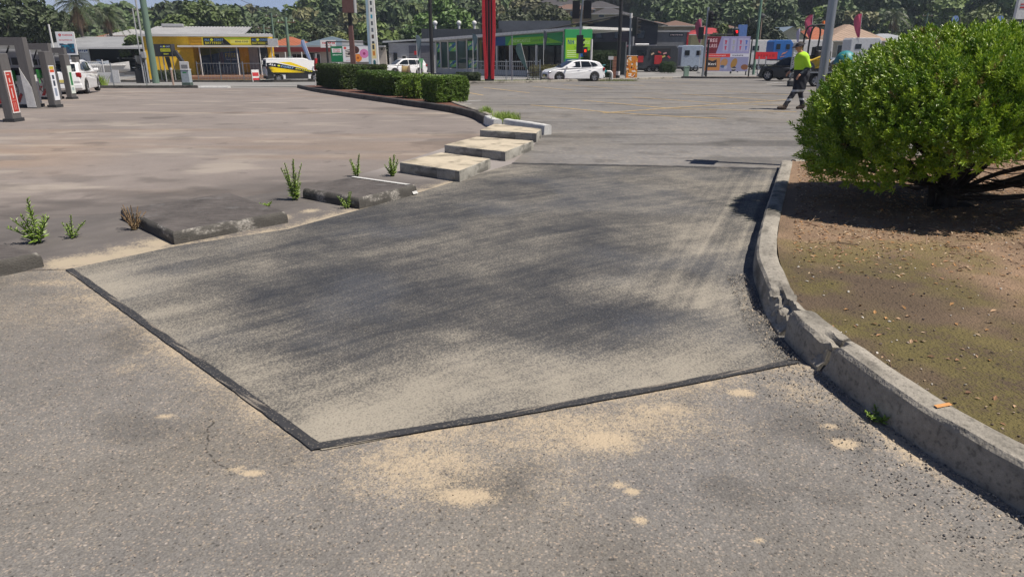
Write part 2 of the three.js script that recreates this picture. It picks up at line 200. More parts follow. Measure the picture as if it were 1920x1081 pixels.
{ // fuel station forecourt, brushed concrete stained by traffic
  const R = [-46, 1, 4, 46];
  const t = texFn(2048, 2048, (u, v, o) => {
    const x = R[0] + u * 47, d = R[2] + v * 42, n = fbm(x * .35, d * .35 + 3, 4), s = fbm(x * .6 + 8, d * .95, 4), s2 = fbm(x * 3, d * 5, 3), n2 = fbm(x * 4, d * 4, 3);
    let l = .185 * (.74 + .3 * n + .22 * s + .12 * s2) * (.93 + .14 * n2) * (.94 + .12 * h2(x * 70 | 0, d * 70 | 0));
    const rust = smooth(-5, -9.5, x) * smooth(15, 10, d) * smooth(.38, .68, s) + .35 * smooth(.55, .75, fbm(x * .12 + 4, d * .9, 3));
    o[0] = l * (1.1 + .22 * rust); o[1] = l * (.955 - .02 * rust); o[2] = l * (.86 - .22 * rust);
    const pale = smooth(.56, .8, fbm(x * .7 + 20, d * 1.8 + 5, 5)) * .3; for (let c = 0; c < 3; c++) o[c] = lerp(o[c], [.5, .44, .36][c], pale);
    if (d < 12.5 && x > -8) { let e = 9; for (const q of [[-6.6, 6.2, -4.6, 6.7], [-4.6, 6.7, -3.4, 7.35], [-3.4, 7.35, -2.5, 8.4], [-2.5, 8.4, -1.9, 9.6]]) e = Math.min(e, segDist(x, d, [q[0], q[1]], [q[2], q[3]])); const g = smooth(.25, .75, fbm(x * 1.6 + 3, d * 4 + 1, 5) + .55 - e * .75) * .62 * smooth(10.5, 8.5, d); o[0] = lerp(o[0], .1, g); o[1] = lerp(o[1], .09, g); o[2] = lerp(o[2], .084, g); }   // tyre and oil grime spread from the drain joint
    const jx = Math.abs(((x + d * .08 + 100) % 6) - 3), jd = Math.abs(((d - x * .08 + 100) % 5.5) - 2.75); if (jd < .012) for (let c = 0; c < 3; c++) o[c] *= .72; if (vnoise(x * 3.3 + 7, d * 3.3) > .93) for (let c = 0; c < 3; c++) o[c] *= .8;
    const dk = smooth(.62, .75, fbm(x * .8 + 60, d * 1.2 + 9, 5)) * .28; for (let c = 0; c < 3; c++) o[c] *= 1 - dk;
  });
  const edge = [[-3.95, 5.2], [-3.7, 5.25], [-2.87, 5.95], [-2.1, 6.55], [-1.3, 7.8], [-.65, 9.1], [-.1, 10.3], [.1, 12.4], [-.45, 15], [-.74, 16.4], [-1.5, 18.8], [-3.2, 21.9], [-6, 27.3], [-9.2, 34], [-12, 40.4], [-13, 41.8]];
  struct('forecourt', sheet([...edge, [-46, 41.8], [-46, 12], [-9, 5.2]], 1, .002, R), new THREE.MeshStandardMaterial({ map: t, roughness: .9, bumpMap: mottle, bumpScale: .002 }));
}
{ // stained concrete drain strip under the slabs
  const R = [-7, 1, 4.4, 13];
  const t = texFn(1024, 1024, (u, v, o) => {
    const x = R[0] + u * 8, d = R[2] + v * 8.6, n = fbm(x * 1.2, d * 1.2, 4), n2 = fbm(x * 6, d * 6, 3), s = fbm((x - d) * 5, (x + d) * .9, 3);
    let l = .105 * (.6 + .7 * n + .3 * s) * (.85 + .3 * n2); const up = smooth(8.2, 9.6, d + x * .2); l = lerp(l, .26 * (.7 + .5 * n), up); o[0] = l * 1.07; o[1] = l * .97; o[2] = l * .91;
    let e = 9; for (let k = 10; k < 13; k++) e = Math.min(e, segDist(x, d, patchPoly[k], patchPoly[k + 1])); e = Math.min(e, segDist(x, d, patchPoly[13], patchPoly[0]));
    let c = .85 * Math.exp(-e / .17) * (.45 + n2 * .9); for (const q of [[[-3.12, 5.5], .3], [[-3.32, 5.3], .25], [[-3.06, 5.83], .22], [[-3.5, 5.24], .2], [[-2.1, 7.06], .1], [[-2.34, 6.77], .14], [[-1.06, 8.02], .16], [[-0.61, 8.77], .12]]) c = Math.max(c, 1.1 * Math.exp(-((x - q[0][0]) ** 2 + (d - q[0][1]) ** 2) / (q[1] * q[1])) * (.55 + .7 * n2));
    const g = .5 * h2(x * 150 | 0, d * 150 | 0) + .3 * vnoise(x * 20, d * 20) + .2 * vnoise(x * 60, d * 60), t = smooth(g - .3, g + .3, c) * .92; o[0] = lerp(o[0], .44, t * .9); o[1] = lerp(o[1], .37, t * .9); o[2] = lerp(o[2], .265, t * .9);
  });
  struct('drain_strip', sheet([[-3.39, 5.06], [-2.87, 5.71], [-2.09, 6.3], [-1.3, 7.62], [-.62, 8.96], [0, 10.17], [.42, 12.5], [-.75, 13.25], [-1.3, 11.4], [-1.9, 9.6], [-2.5, 8.4], [-3.4, 7.35], [-4.6, 6.7], [-6.6, 6.2], [-6.6, 5.0], [-3.9, 5.0]], .5, .004, R), new THREE.MeshStandardMaterial({ map: t, roughness: .92, bumpMap: mottle, bumpScale: .002 }));
}
{ // new asphalt patch
  const R = [-3.5, 3.9, 2.4, 10.3], t = texFn(2048, 2048, (u, v, o) => newAsphalt(R[0] + u * 7.4, R[2] + v * 7.9, o));
  struct('asphalt_patch', sheet(patchPoly, .5, .005, R), asphaltMat(t, [7.4, 7.9], .003), 'dark new asphalt patch dusted with pale sand');
}
// bitumen seal strips round the patch: ribbons with slightly uneven edges
function ribbon(path, w, off, wob = .006, seed = 1) {
  const C = new THREE.CatmullRomCurve3(path.map((p) => V(p[0], 0, -p[1])), false, 'catmullrom', 0), L = C.getLength(), n = Math.max(2, Math.ceil(L / .05)), pos = [], uv = [], idx = [];
  for (let i = 0; i <= n; i++) { const p = C.getPointAt(i / n), t = C.getTangentAt(i / n), s = i / n * L; for (const k of [-1, 1]) { const q = k * (w / 2 + wob * (vnoise(s * 14 + k * 9, seed * 7) - .5) * 2), x = p.x - t.z * q, z = p.z + t.x * q; pos.push(x, gy(x, -z) + off, z); uv.push(s, (k + 1) / 2 * w); } if (i) { const a = i * 2 - 2; idx.push(a, a + 1, a + 2, a + 1, a + 3, a + 2); } }
  const g = new THREE.BufferGeometry(); g.setAttribute('position', new THREE.Float32BufferAttribute(pos, 3)); g.setAttribute('uv', new THREE.Float32BufferAttribute(uv, 2)); g.setIndex(idx); g.computeVertexNormals();
  if (g.attributes.normal.getY(0) < 0) { const ix = g.index.array; for (let i = 0; i < ix.length; i += 3) { const q = ix[i]; ix[i] = ix[i + 1]; ix[i + 1] = q; } g.computeVertexNormals(); } return g;
}
{
  const t = texFn(1024, 128, (u, v, o) => { const x = u * 4, y = v * .07, n = fbm(x * 9, y * 40, 4), l = .022 + .02 * n; o[0] = l; o[1] = l * 1.02; o[2] = l * 1.1; const c = smooth(.6, .74, fbm(x * 3.5 + y * 30, y * 20 + 4, 4)) * .6 + (h2(x * 200 | 0, y * 200 | 0) > .93 ? .5 : 0); for (let k = 0; k < 3; k++) o[k] = lerp(o[k], [.45, .39, .31][k], c * .6); });
  t.repeat.set(.25, 14.3); const m = new THREE.MeshStandardMaterial({ map: t, roughness: .75 });
  struct('seal_strip', ribbon([[-3.39, 5.06], [-2.1, 3.80], [-1.4, 3.12], [-.82, 2.545]], .05, .008, .003), m, 'black bitumen strip down the left edge of the patch');
  struct('seal_strip', ribbon([[-.84, 2.555], [.0, 2.83], [.8, 3.12], [1.55, 3.41]], .05, .0095, .003, 3), m, 'black bitumen strip across the front edge of the patch');
  struct('seal_strip', ribbon([[0, 10.19], [1.9, 9.98], [3.72, 9.71]], .12, .008, .02, 5), m, 'thin black joint along the far edge of the patch');
}
// parking lines, worn yellow and white paint
{
  const paint = (c) => { const t = texFn(512, 32, (u, v, o) => { const w = smooth(.42, .62, fbm(u * 50, v * 6, 4)), a = .17; for (let k = 0; k < 3; k++) o[k] = lerp(c[k], a, w * .5); }); t.repeat.set(.15, 9); return new THREE.MeshStandardMaterial({ map: t, roughness: .85 }); };
  const yl = paint([.58, .40, .16]), wh = paint([.62, .62, .6]);
  for (const l of [[[0.59, 22.12], [2.65, 19.01]], [[2.65, 19.01], [4.01, 17.82], [5.17, 17.14]], [[2.45, 24.95], [4.47, 20.62], [7.67, 19.19]], [[4.61, 27.31], [6.84, 22.64], [8.51, 21.95]], [[7.14, 30.19], [8.96, 24.92]], [[9.78, 33.08], [11.3, 29.16]], [[2.4, 18.83], [4.47, 20.62], [6.84, 22.64], [9.89, 25.48]], [[1.19, 40.33], [2.89, 34.5]], [[3.1, 43.69], [5.15, 37.0]], [[5.56, 47.05], [7.6, 41.43]], [[8.58, 51.21], [11.12, 45.21]], [[12.0, 57.1], [14.86, 50.47]], [[-2.32, 33.3], [-1.17, 29.17]], [[-1.53, 38.95], [0.75, 31.48]]]) struct('parking_line', ribbon(l, .1, .006, .012, l[0][0]), yl, 'worn yellow parking line painted on the asphalt');
  for (const l of [[[16.14, 45.81], [18.94, 49.73]], [[-1.78, 24.34], [-1.08, 25.04]], [[-1.64, 22.43], [-1.29, 22.71]]]) struct('parking_line', ribbon(l, .16, .006, .012, l[0][0]), wh, 'worn white line painted on the asphalt');
}
// ---------------------------------------------------------------- kerbs
const kerbTex = texFn(1536, 192, (u, v, o) => { const x = u * 4, y = v * .5, n = fbm(x * 6, y * 6, 4), f = fbm(x * 60, y * 60, 3), s = smooth(.42, .8, fbm(x * 3 + 9, y * 7 + 4, 5)), p = h2(x * 380 | 0, y * 380 | 0); let l = .28 * (.55 + .45 * n + .45 * f) * (1 - .62 * s) * (.88 + .24 * p); if (f < .3) l *= .75; o[0] = l * 1.06; o[1] = l * .98; o[2] = l * .83; });
kerbTex.repeat.set(.25, 2);
const kerbMat = new THREE.MeshStandardMaterial({ map: kerbTex, roughness: .92, bumpMap: aggBump, bumpScale: .004 });
const kerbDark = kerbMat.clone(); kerbDark.color = lin(.22, .22, .24); const kerbWhite = mat([.7, .7, .68], .7);
const rawMat = mat([.4, .37, .31], .95, { bumpMap: aggBump, bumpScale: .006 });
// sweep of a kerb section along its foot line; the kerb body lies to the right of the direction of travel
function kerbGeo(path, w, h, { step = .04, rough = () => 0, seed = 1, base = gy, side = 1, fall = 0 } = {}) {
  const C = new THREE.CatmullRomCurve3(path.map((p) => V(p[0], 0, -p[1])), false, 'centripetal'), L = C.getLength(), n = Math.ceil(L / step);
  const sec = [[0, -.06], [.004, .02], [.010, h * .55], [.014, h - .04], [.018, h - .022], [.034, h - .004], [.07, h], [w * .6, h + .002], [w - .03, h], [w - .006, h - .012], [w, h - .04], [w, -.06]], m = sec.length;
  const pos = [], uv = [], idx = []; let acc = 0; const per = sec.map((p, k) => { if (k) acc += Math.hypot(p[0] - sec[k - 1][0], p[1] - sec[k - 1][1]); return acc; });
  for (let i = 0; i <= n; i++) { const t = i / n, p = C.getPointAt(t), T = C.getTangentAt(t), s = t * L, R = rough(s, L), by = base(p.x, -p.z);
    for (let k = 0; k < m; k++) { let [q, y] = sec[k]; if (y > 0) y *= 1 - fall * t; const top = k > 1 && k < m - 2, e = k > 1 && k < 7 ? 1 : .35;
      if (top) { y += .008 * (vnoise(s * 5 + seed, k * .4) - .5) - R * e * .05 * vnoise(s * 17 + seed * 5, k * .9) - R * e * .03 * vnoise(s * 60, k * 2.3 + seed); q += (.007 * (vnoise(s * 7 + 3, k * .5 + seed) - .5)) + R * e * .04 * vnoise(s * 21 + seed, k * .8 + 3); }
      const x = p.x - T.z * q * side, z = p.z + T.x * q * side; pos.push(x, by + y, z); uv.push(s, per[k]); }
    if (i) for (let k = 0; k < m - 1; k++) { const a = (i - 1) * m + k, b = a + 1, c = a + m, e = c + 1; side > 0 ? idx.push(a, c, b, b, c, e) : idx.push(a, b, c, b, e, c); } }
  for (const i of [0, n]) { const c0 = pos.length / 3; let cx = 0, cy = 0, cz = 0; for (let k = 0; k < m; k++) { const o = (i * m + k) * 3; cx += pos[o] / m; cy += pos[o + 1] / m; cz += pos[o + 2] / m; } for (let k = 0; k < m; k++) { const o = (i * m + k) * 3; pos.push(pos[o], pos[o + 1], pos[o + 2]); uv.push(pos[o] , pos[o + 1]); } pos.push(cx, cy, cz); uv.push(0, 0); for (let k = 0; k < m; k++) i ? idx.push(c0 + k, c0 + m, c0 + (k + 1) % m) : idx.push(c0 + k, c0 + (k + 1) % m, c0 + m); }
  const g = new THREE.BufferGeometry(); g.setAttribute('position', new THREE.Float32BufferAttribute(pos, 3)); g.setAttribute('uv', new THREE.Float32BufferAttribute(uv, 2)); g.setIndex(idx); return toCreasedNormals(g, .45);
}
const kerbThing = (label, geo, m, group) => { const o = shade(new THREE.Mesh(geo, m)); o.name = numbered('kerb'); o.userData = { label, category: 'kerb' }; if (group) o.userData.group = group; scene.add(o); return o; };
kerbThing('long concrete kerb with orange paint dash beside the mossy garden bed', kerbGeo([[2.35, 1.15], [2.05, 1.6], [1.88, 2.05], [1.72, 2.55], [1.64, 3.0], [1.615, 3.27]], .165, .18, { side: 1, rough: (s, L) => smooth(L - .09, L, s) * .8, seed: 2 }), kerbMat);
kerbThing('short leaning kerb block with a crumbled end between the two longer kerbs', kerbGeo([[1.60, 3.30], [1.575, 3.5], [1.575, 3.70]], .17, .185, { rough: (s, L) => smooth(.14, 0, s) * 1.5, seed: 7, step: .02 }), kerbMat);
kerbThing('curved kerb with a broken lower end running up to the shrub', kerbGeo([[1.565, 3.76], [1.59, 4.05], [1.67, 4.4], [1.79, 4.9], [1.97, 5.42], [2.36, 6.4], [2.82, 7.5], [3.3, 8.65], [3.72, 9.66], [3.8, 9.86]], .165, .18, { fall: .42, rough: (s) => smooth(.75, .05, s) * 1.6 * (s < .38 ? 1 : .45), seed: 11, step: .025 }), kerbMat);
kerbThing('kerb closing the far end of the garden bed by the grey pole', kerbGeo([[3.99, 9.98], [5.2, 10.2], [7.5, 10.6], [11, 11.2]], .16, .105, { seed: 5, step: .2 }), kerbMat);
{ // orange survey dash on the kerb top
  const k = new THREE.CatmullRomCurve3([[2.05, 1.6], [1.88, 2.05], [1.72, 2.55], [1.64, 3.0]].map((p) => V(p[0], 0, -p[1]))); const p = k.getPointAt(.70), T = k.getTangentAt(.70), q = (a, b, y) => [p.x - T.z * a + T.x * b, y, p.z + T.x * a + T.z * b];
  const o = shade(new THREE.Mesh(quad(q(.06, -.012, .183), q(.14, -.008, .1845), q(.142, .014, .1845), q(.064, .012, .183)), mat([.72, .36, .13], .9))); o.name = 'paint_mark'; o.userData = { label: 'orange survey paint dash across the top of the long kerb', category: 'paint mark' }; scene.add(o);
}
// ---------------------------------------------------------------- garden bed
const bedY = (x, d) => .135 + .035 * (fbm(x * 1.1, d * 1.1, 3) - .3) + .012 * (fbm(x * 7, d * 7, 2) - .5) + .02 * smooth(2.6, 5.5, x) - .06 * smooth(5, 9.5, d);
{
  const R = [1.6, 9.6, 1, 11.2];
  const t = texFn(2048, 2048, (u, v, o) => {
    const x = R[0] + u * 8, d = R[2] + v * 10.2, n = fbm(x * 1.4, d * 1.4, 4), n2 = fbm(x * 6 + 9, d * 6, 4), f = h2(x * 250 | 0, d * 250 | 0), f2 = vnoise(x * 90, d * 90);
    let l = .8 * (.78 + .5 * n2) * (.72 + .3 * f + .26 * f2); const tan = smooth(.35, .65, fbm(x * .7 + 2, d * .7 + 6, 3) + .22 * smooth(2.4, 4, x) - .1);
    o[0] = lerp(.12, .29, tan) * l; o[1] = lerp(.085, .195, tan) * l; o[2] = lerp(.055, .125, tan) * l;
    const moss = smooth(.46, .66, fbm(x * 1.2 + 31, d * 1.6 + 3, 4) + .22 * smooth(4.6, 3, d) - .12 * smooth(2.8, 4.5, x)) * smooth(.25, .6, n2 * .7 + f2 * .4) * smooth(6, 5, d); o[0] = lerp(o[0], .135 * l, moss * .65); o[1] = lerp(o[1], .118 * l, moss * .65); o[2] = lerp(o[2], .028 * l, moss * .65);
    if (h2(x * 70 | 0, (d * 70 | 0) + 99) > .992) { o[0] *= .3; o[1] *= .3; o[2] *= .35; }
  });
  struct('garden_bed', sheet([[2.5, 1.15], [2.2, 1.6], [2.03, 2.06], [1.87, 2.58], [1.79, 3.0], [1.73, 3.5], [1.72, 3.9], [1.78, 4.2], [1.83, 4.4], [1.95, 4.85], [2.12, 5.36], [2.51, 6.34], [2.97, 7.44], [3.45, 8.6], [3.86, 9.6], [3.94, 9.82], [4.05, 10.0], [11, 11.2], [11, 1.15]], .12, 0, R, bedY), new THREE.MeshStandardMaterial({ map: t, roughness: 1, bumpMap: (() => { const b = aggBump.clone(); b.repeat.set(8, 10.2); b.needsUpdate = true; return b; })(), bumpScale: .012 }), 'bare mossy soil of the garden bed');
}
function scatter(name, label, geo, m, n, seed, place, colors) {
  const r = mul(seed), im = new THREE.InstancedMesh(geo, m, n), o = new THREE.Object3D(), c = new THREE.Color();
  for (let i = 0; i < n; i++) { const s = place(r, o); o.scale.copy(s); o.updateMatrix(); im.setMatrixAt(i, o.matrix); const q = colors[Math.floor(r() * colors.length)], k = .7 + .6 * r(); im.setColorAt(i, c.setRGB(q[0] * k, q[1] * k, q[2] * k)); }
  shade(im); im.name = numbered(name); im.userData = { kind: 'stuff', label, category: name.replace('_', ' ') }; scene.add(im); return im;
}
const inBed = (x, d) => { const kx = d < 3.6 ? lerp(2.05, 1.75, clamp((d - 1.6) / 1.6)) : d < 4.4 ? 1.85 : 1.85 + (d - 4.4) * .4; return x > kx + .02; };
{
  const leaf = new THREE.BufferGeometry(); leaf.setAttribute('position', new THREE.Float32BufferAttribute([-.5, 0, 0, 0, .12, .22, .5, 0, 0, -.5, 0, 0, .5, 0, 0, 0, .12, -.22], 3)); leaf.computeVertexNormals();
  const plain = new THREE.MeshStandardMaterial({ roughness: .9, side: THREE.DoubleSide });
  const bedPlace = (size, dense) => (r, o) => { let x, d; for (let k = 0; k < 60; k++) { d = 1.4 + r() * 9; x = 1.7 + r() * 6; if (inBed(x, d) && r() < dense(x, d)) break; } o.position.set(x, bedY(x, d) + .004, -d); o.rotation.set((r() - .5) * .7, r() * 6.3, (r() - .5) * .7); const s = size * (.5 + r()); return V(s, s, s); };
  scatter('leaf_litter', 'dry brown leaf litter under the shrub', leaf, plain, 14000, 5, bedPlace(.030, (x, d) => smooth(4.2, 6, d) + .09), [[.3, .17, .09], [.42, .28, .17], [.2, .11, .06], [.5, .38, .25], [.36, .2, .08]]);
  scatter('bark_chips', 'scattered dark bark crumbs on the bare soil', new THREE.IcosahedronGeometry(.5, 0), plain, 1500, 6, (r, o) => { const s = bedPlace(.011, (x, d) => .25 + .7 * smooth(.35, 0, x - 1.8 - Math.max(0, d - 4.4) * .4))(r, o); return V(s.x * (.7 + r()), s.y * .6, s.z); }, [[.05, .04, .04], [.1, .075, .06], [.28, .22, .17], [.55, .52, .46]]);
  const twig = merge([bar([-.5, 0, 0], [.1, .03, .03], .02, 5), bar([.1, .03, .03], [.5, .01, -.08], .015, 5), bar([.1, .03, .03], [.3, .04, .2], .01, 4)]);
  scatter('twigs', 'fallen twigs lying on the soil', twig, plain, 260, 8, (r, o) => bedPlace(.16, (x, d) => smooth(4.2, 5.4, d) * .9 + .05)(r, o), [[.16, .1, .07], [.26, .18, .12]]);
  // grit on the asphalt: loose chips at the kerb foot and broken bitumen crumbs
  const stone = new THREE.IcosahedronGeometry(.5, 0); { const p = stone.attributes.position; for (let i = 0; i < p.count; i++) { const k = .75 + .5 * h2(Math.round(p.getX(i) * 50), Math.round(p.getZ(i) * 50 + p.getY(i) * 9)); p.setXYZ(i, p.getX(i) * k, p.getY(i) * k * .7, p.getZ(i) * k); } stone.computeVertexNormals(); }
  scatter('kerb_grit', 'loose gravel chips along the foot of the kerb', stone, plain, 3400, 9, (r, o) => { const d = 1.3 + r() * 3.6, kx = d < 2.05 ? lerp(2.25, 1.88, clamp((d - 1.2) / .85)) : d < 3.3 ? lerp(1.88, 1.61, (d - 2.05) / 1.25) : d < 3.8 ? 1.57 : 1.57 + (d - 3.8) * .17; const x = kx - .02 - Math.pow(r(), 2) * .42 * (d < 3.4 ? 1 : .35); o.position.set(x, .004 + (d > 3.4 ? .012 : 0), -d); o.rotation.set(r() * 6, r() * 6, r() * 6); const s = .004 + .009 * r() * r(); return V(s, s, s); }, [[.3, .27, .23], [.46, .38, .28], [.1, .1, .1], [.2, .19, .18]]);
  scatter('asphalt_chips', 'loose stone chips standing proud of the worn asphalt', stone, plain, 9000, 10, (r, o) => { let x, d; for (let k = 0; k < 9; k++) { d = 1.2 + r() * 3.6; x = -3.4 + r() * 5; const cross = (x + .8) > 0 ? d < 2.53 + (x + .8) * .367 - .06 : d < 2.53 - (x + .8) * .977 - .06; if (cross) break; } o.position.set(x, .001, -d); o.rotation.set(r() * 6, r() * 6, r() * 6); const s = .0028 + .005 * r() * r(); return V(s, s, s); }, [[.2, .19, .18], [.16, .15, .14], [.36, .33, .29], [.07, .07, .07], [.26, .2, .16]]);
}
// ---------------------------------------------------------------- concrete slabs beside the patch
const slabSand = (() => { const t = texFn(512, 512, (u, v, o, i, j) => { const n = wrapNoise(i, j, 512, 6, 41) * .5 + wrapNoise(i, j, 512, 30, 42) * .3 + wrapNoise(i, j, 512, 160, 43) * .2, s = wrapNoise(i, j * 6, 512, 10, 44); const l = .47 * (.72 + .45 * n + .1 * s); o[0] = l; o[1] = l * .875; o[2] = l * .66; const st = smooth(.5, .85, fbm(u * 7, v * 7, 5)) * .6; for (let c = 0; c < 3; c++) o[c] *= 1 - st; }); return new THREE.MeshStandardMaterial({ map: t, roughness: .92, bumpMap: aggBump, bumpScale: .003 }); })();
const slabStain = (() => { const t = texFn(512, 512, (u, v, o, i, j) => { const n = wrapNoise(i, j, 512, 6, 51) * .5 + wrapNoise(i, j, 512, 40, 52) * .3 + wrapNoise(i, j, 512, 160, 53) * .2, s = wrapNoise(i, j * 5, 512, 12, 54); const l = .08 * (.45 + .9 * n + .35 * s); o[0] = l * 1.06; o[1] = l * .94; o[2] = l * .87; const st = smooth(.6, .9, fbm(u * 9, v * 9, 5)) * .25; for (let c = 0; c < 3; c++) o[c] = lerp(o[c], .28, st); }); return new THREE.MeshStandardMaterial({ map: t, roughness: .85, bumpMap: aggBump, bumpScale: .003 }); })();
const slabSide = (() => { const t = texFn(768, 192, (u, v, o) => { const x = u * 1.2, y = v * .3, n = fbm(x * 8, y * 8, 4), f = fbm(x * 60, y * 60, 3), st = smooth(.35, .75, fbm(x * 5 + 7, y * 9 + 2, 5)); const l = lerp(.36, .15, st) * (.55 + .45 * n + .4 * f); o[0] = l; o[1] = l * .97; o[2] = l * .86; }); return new THREE.MeshStandardMaterial({ map: t, roughness: .93, bumpMap: aggBump, bumpScale: .006 }); })();
const slabSideDark = (() => { const t = texFn(768, 192, (u, v, o) => { const x = u * 1.2, y = v * .3, n = fbm(x * 9, y * 9, 4), f = fbm(x * 70, y * 70, 3), w = smooth(.5, .72, fbm(x * 5 + 3, y * 12 + 8, 5)); const l = lerp(.08, .38, clamp(w * f * 1.2)) * (.55 + .5 * n + .4 * f); o[0] = l * 1.04; o[1] = l * .98; o[2] = l * .88; }); return new THREE.MeshStandardMaterial({ map: t, roughness: .9, bumpMap: aggBump, bumpScale: .006 }); })();
// corners a (near), b (right), c (far), e (left) on the ground; the top is drawn in a little
function slab(label, cs, h, topM, sideM, { inset = .012, curve = .02 } = {}) {
  const cx = cs.reduce((a, p) => a + p[0], 0) / 4, cd = cs.reduce((a, p) => a + p[1], 0) / 4, by = gy(cx, cd), o = thing('concrete_slab', label, 'slab', [cx, by, -cd], 0, 'concrete slabs beside the patch');
  const N = 14, P = (i, j) => { const u = i / N, v = j / N; return [lerp(lerp(cs[0][0], cs[1][0], u), lerp(cs[3][0], cs[2][0], u), v) - cx, -(lerp(lerp(cs[0][1], cs[1][1], u), lerp(cs[3][1], cs[2][1], u), v) - cd)]; };
  const ring = []; for (let i = 0; i < N; i++) ring.push([i, 0]); for (let i = 0; i < N; i++) ring.push([N, i]); for (let i = N; i > 0; i--) ring.push([i, N]); for (let i = N; i > 0; i--) ring.push([0, i]);
  const levels = [[0, -.05], [0, h * .5], [.25, h - curve], [.6, h - curve * .4], [1, h]], pos = [], uv = [], idx = [];
  const pt = ([i, j], ins, y, k) => { const [x, z] = P(i, j), l = Math.hypot(x, z) || 1, q = ins * (inset + curve) + .006 * (vnoise(x * 6 + cx * 3, z * 6 + y * 20) - .5) + .003 * (vnoise(x * 40, z * 40 + y * 90) - .5); return [x - x / l * q, y + (k > 1 ? .003 * (vnoise(x * 8 + 5, z * 8) - .5) : 0), z - z / l * q]; };
  levels.forEach(([ins, y], k) => ring.forEach((r, n) => { pos.push(...pt(r, ins, y, k)); uv.push(n / N * 1.1, y * 4); }));
  const n = ring.length; for (let k = 0; k < levels.length - 1; k++) for (let i = 0; i < n; i++) { const a = k * n + i, b = k * n + (i + 1) % n; idx.push(a, b, a + n, b, b + n, a + n); }
  const g = new THREE.BufferGeometry(); g.setAttribute('position', new THREE.Float32BufferAttribute(pos, 3)); g.setAttribute('uv', new THREE.Float32BufferAttribute(uv, 2)); g.setIndex(idx); part('body', toCreasedNormals(g, .6), sideM, o);
  const tp = [], tu = [], ti = []; const b0 = (levels.length - 1) * n * 3; tp.push(0, h + .002, 0); tu.push(.5, .5); for (let i = 0; i < n; i++) { tp.push(pos[b0 + i * 3], pos[b0 + i * 3 + 1], pos[b0 + i * 3 + 2]); tu.push(.5 + pos[b0 + i * 3] * .7, .5 + pos[b0 + i * 3 + 2] * .7); ti.push(0, 1 + i, 1 + (i + 1) % n); }
  const tg = new THREE.BufferGeometry(); tg.setAttribute('position', new THREE.Float32BufferAttribute(tp, 3)); tg.setAttribute('uv', new THREE.Float32BufferAttribute(tu, 2)); tg.setIndex(ti); tg.computeVertexNormals(); part('top_face', tg, topM, o); return { o, P, h, pos, b0, n, N };
}
slab('dark stained slab nearest the left seal strip corner, cut by weeds', [[-4.3, 4.2], [-3.62, 5.12], [-4.5, 5.62], [-5.3, 4.6]], .12, slabStain, slabSideDark);
slab('largest dark stained slab with a worn pale front edge', [[-2.9, 5.75], [-2.17, 6.55], [-3.08, 7.5], [-3.85, 6.68]], .115, slabStain, slabSideDark, { curve: .02 });
const whiteSlab = slab('dark stained slab with a white painted stripe along one edge', [[-1.6, 7.14], [-1.1, 7.92], [-1.95, 8.5], [-2.35, 7.7]], .12, slabStain, slabSideDark, { curve: .02 });
{ const { o, P, N, h } = whiteSlab, q = (u, v, y) => { const a = P(u * N, v * N); return [a[0], y, a[1]]; }; part('painted_stripe', [quad(q(.88, .06, h + .009), q(.955, .05, h + .006), q(.955, .95, h + .006), q(.88, .94, h + .009)), quad(q(1.014, .0, .02), q(1.014, .13, .02), q(.975, .13, h - .008), q(.975, .0, h - .008)), quad(q(.92, -.014, .02), q(1.012, -.014, .02), q(.965, .035, h - .002), q(.9, .035, h - .002))], kerbWhite, o, 'white paint stripe along the slab edge'); }
slab('pale sandy slab next to the white striped one', [[-.66, 8.7], [-.3, 9.72], [-1.05, 10.35], [-1.52, 9.4]], .145, slabSand, slabSide, { curve: .008, inset: .002 });
slab('pale sandy slab in the middle of the stepped row', [[-.1, 10.4], [.36, 11.7], [-.62, 12.3], [-1.08, 11.2]], .145, slabSand, slabSide, { curve: .008, inset: .002 });
slab('pale sandy slab against the white kerb end of the median', [[.44, 12.65], [.56, 13.35], [-.35, 14.35], [-.6, 13.2]], .16, slabSand, slabSide, { curve: .01, inset: .002 });
// ---------------------------------------------------------------- median island with hedges
const medKerb = [[-12.3, 41.2], [-12.0, 40.4], [-9.35, 34], [-6.15, 27.4], [-3.3, 21.95], [-1.6, 18.9], [-.95, 17.2], [-.66, 15.9]];
kerbThing('blackened kerb curving round the hedge island', kerbGeo(medKerb, .16, .17, { side: -1, step: .25, seed: 31 }), kerbDark);
kerbThing('white painted kerb end at the tip of the hedge island', kerbGeo([[-.64, 15.85], [-.5, 15.2], [-.4, 14.85]], .2, .19, { side: -1, step: .08, seed: 35 }), kerbWhite);
kerbThing('white painted kerb behind the last sandy slab', kerbGeo([[-.2, 15.0], [.25, 14.35], [.62, 13.75]], .18, .19, { side: -1, step: .08, seed: 37 }), kerbWhite);
kerbThing('kerb along the car park side of the hedge island', kerbGeo([[-.15, 15.3], [-.5, 17], [-1.3, 20], [-2.1, 23], [-4.2, 27.2], [-7.6, 34.3], [-11.2, 41.6]], .15, .15, { side: -1, step: .3, seed: 39 }), kerbMat);
struct('hedge_island', sheet([[-12.15, 41.2], [-11.85, 40.4], [-9.2, 34], [-6.0, 27.4], [-3.15, 21.95], [-1.45, 18.9], [-.8, 17.2], [-.5, 15.9], [-.3, 15.3], [-.25, 15.3], [-.6, 17], [-1.4, 20], [-2.2, 23], [-4.3, 27.2], [-7.7, 34.3], [-11.3, 41.6]], .8, .11, [0, 1, 0, 1]), M.mulch, 'reddish mulch under the hedges');
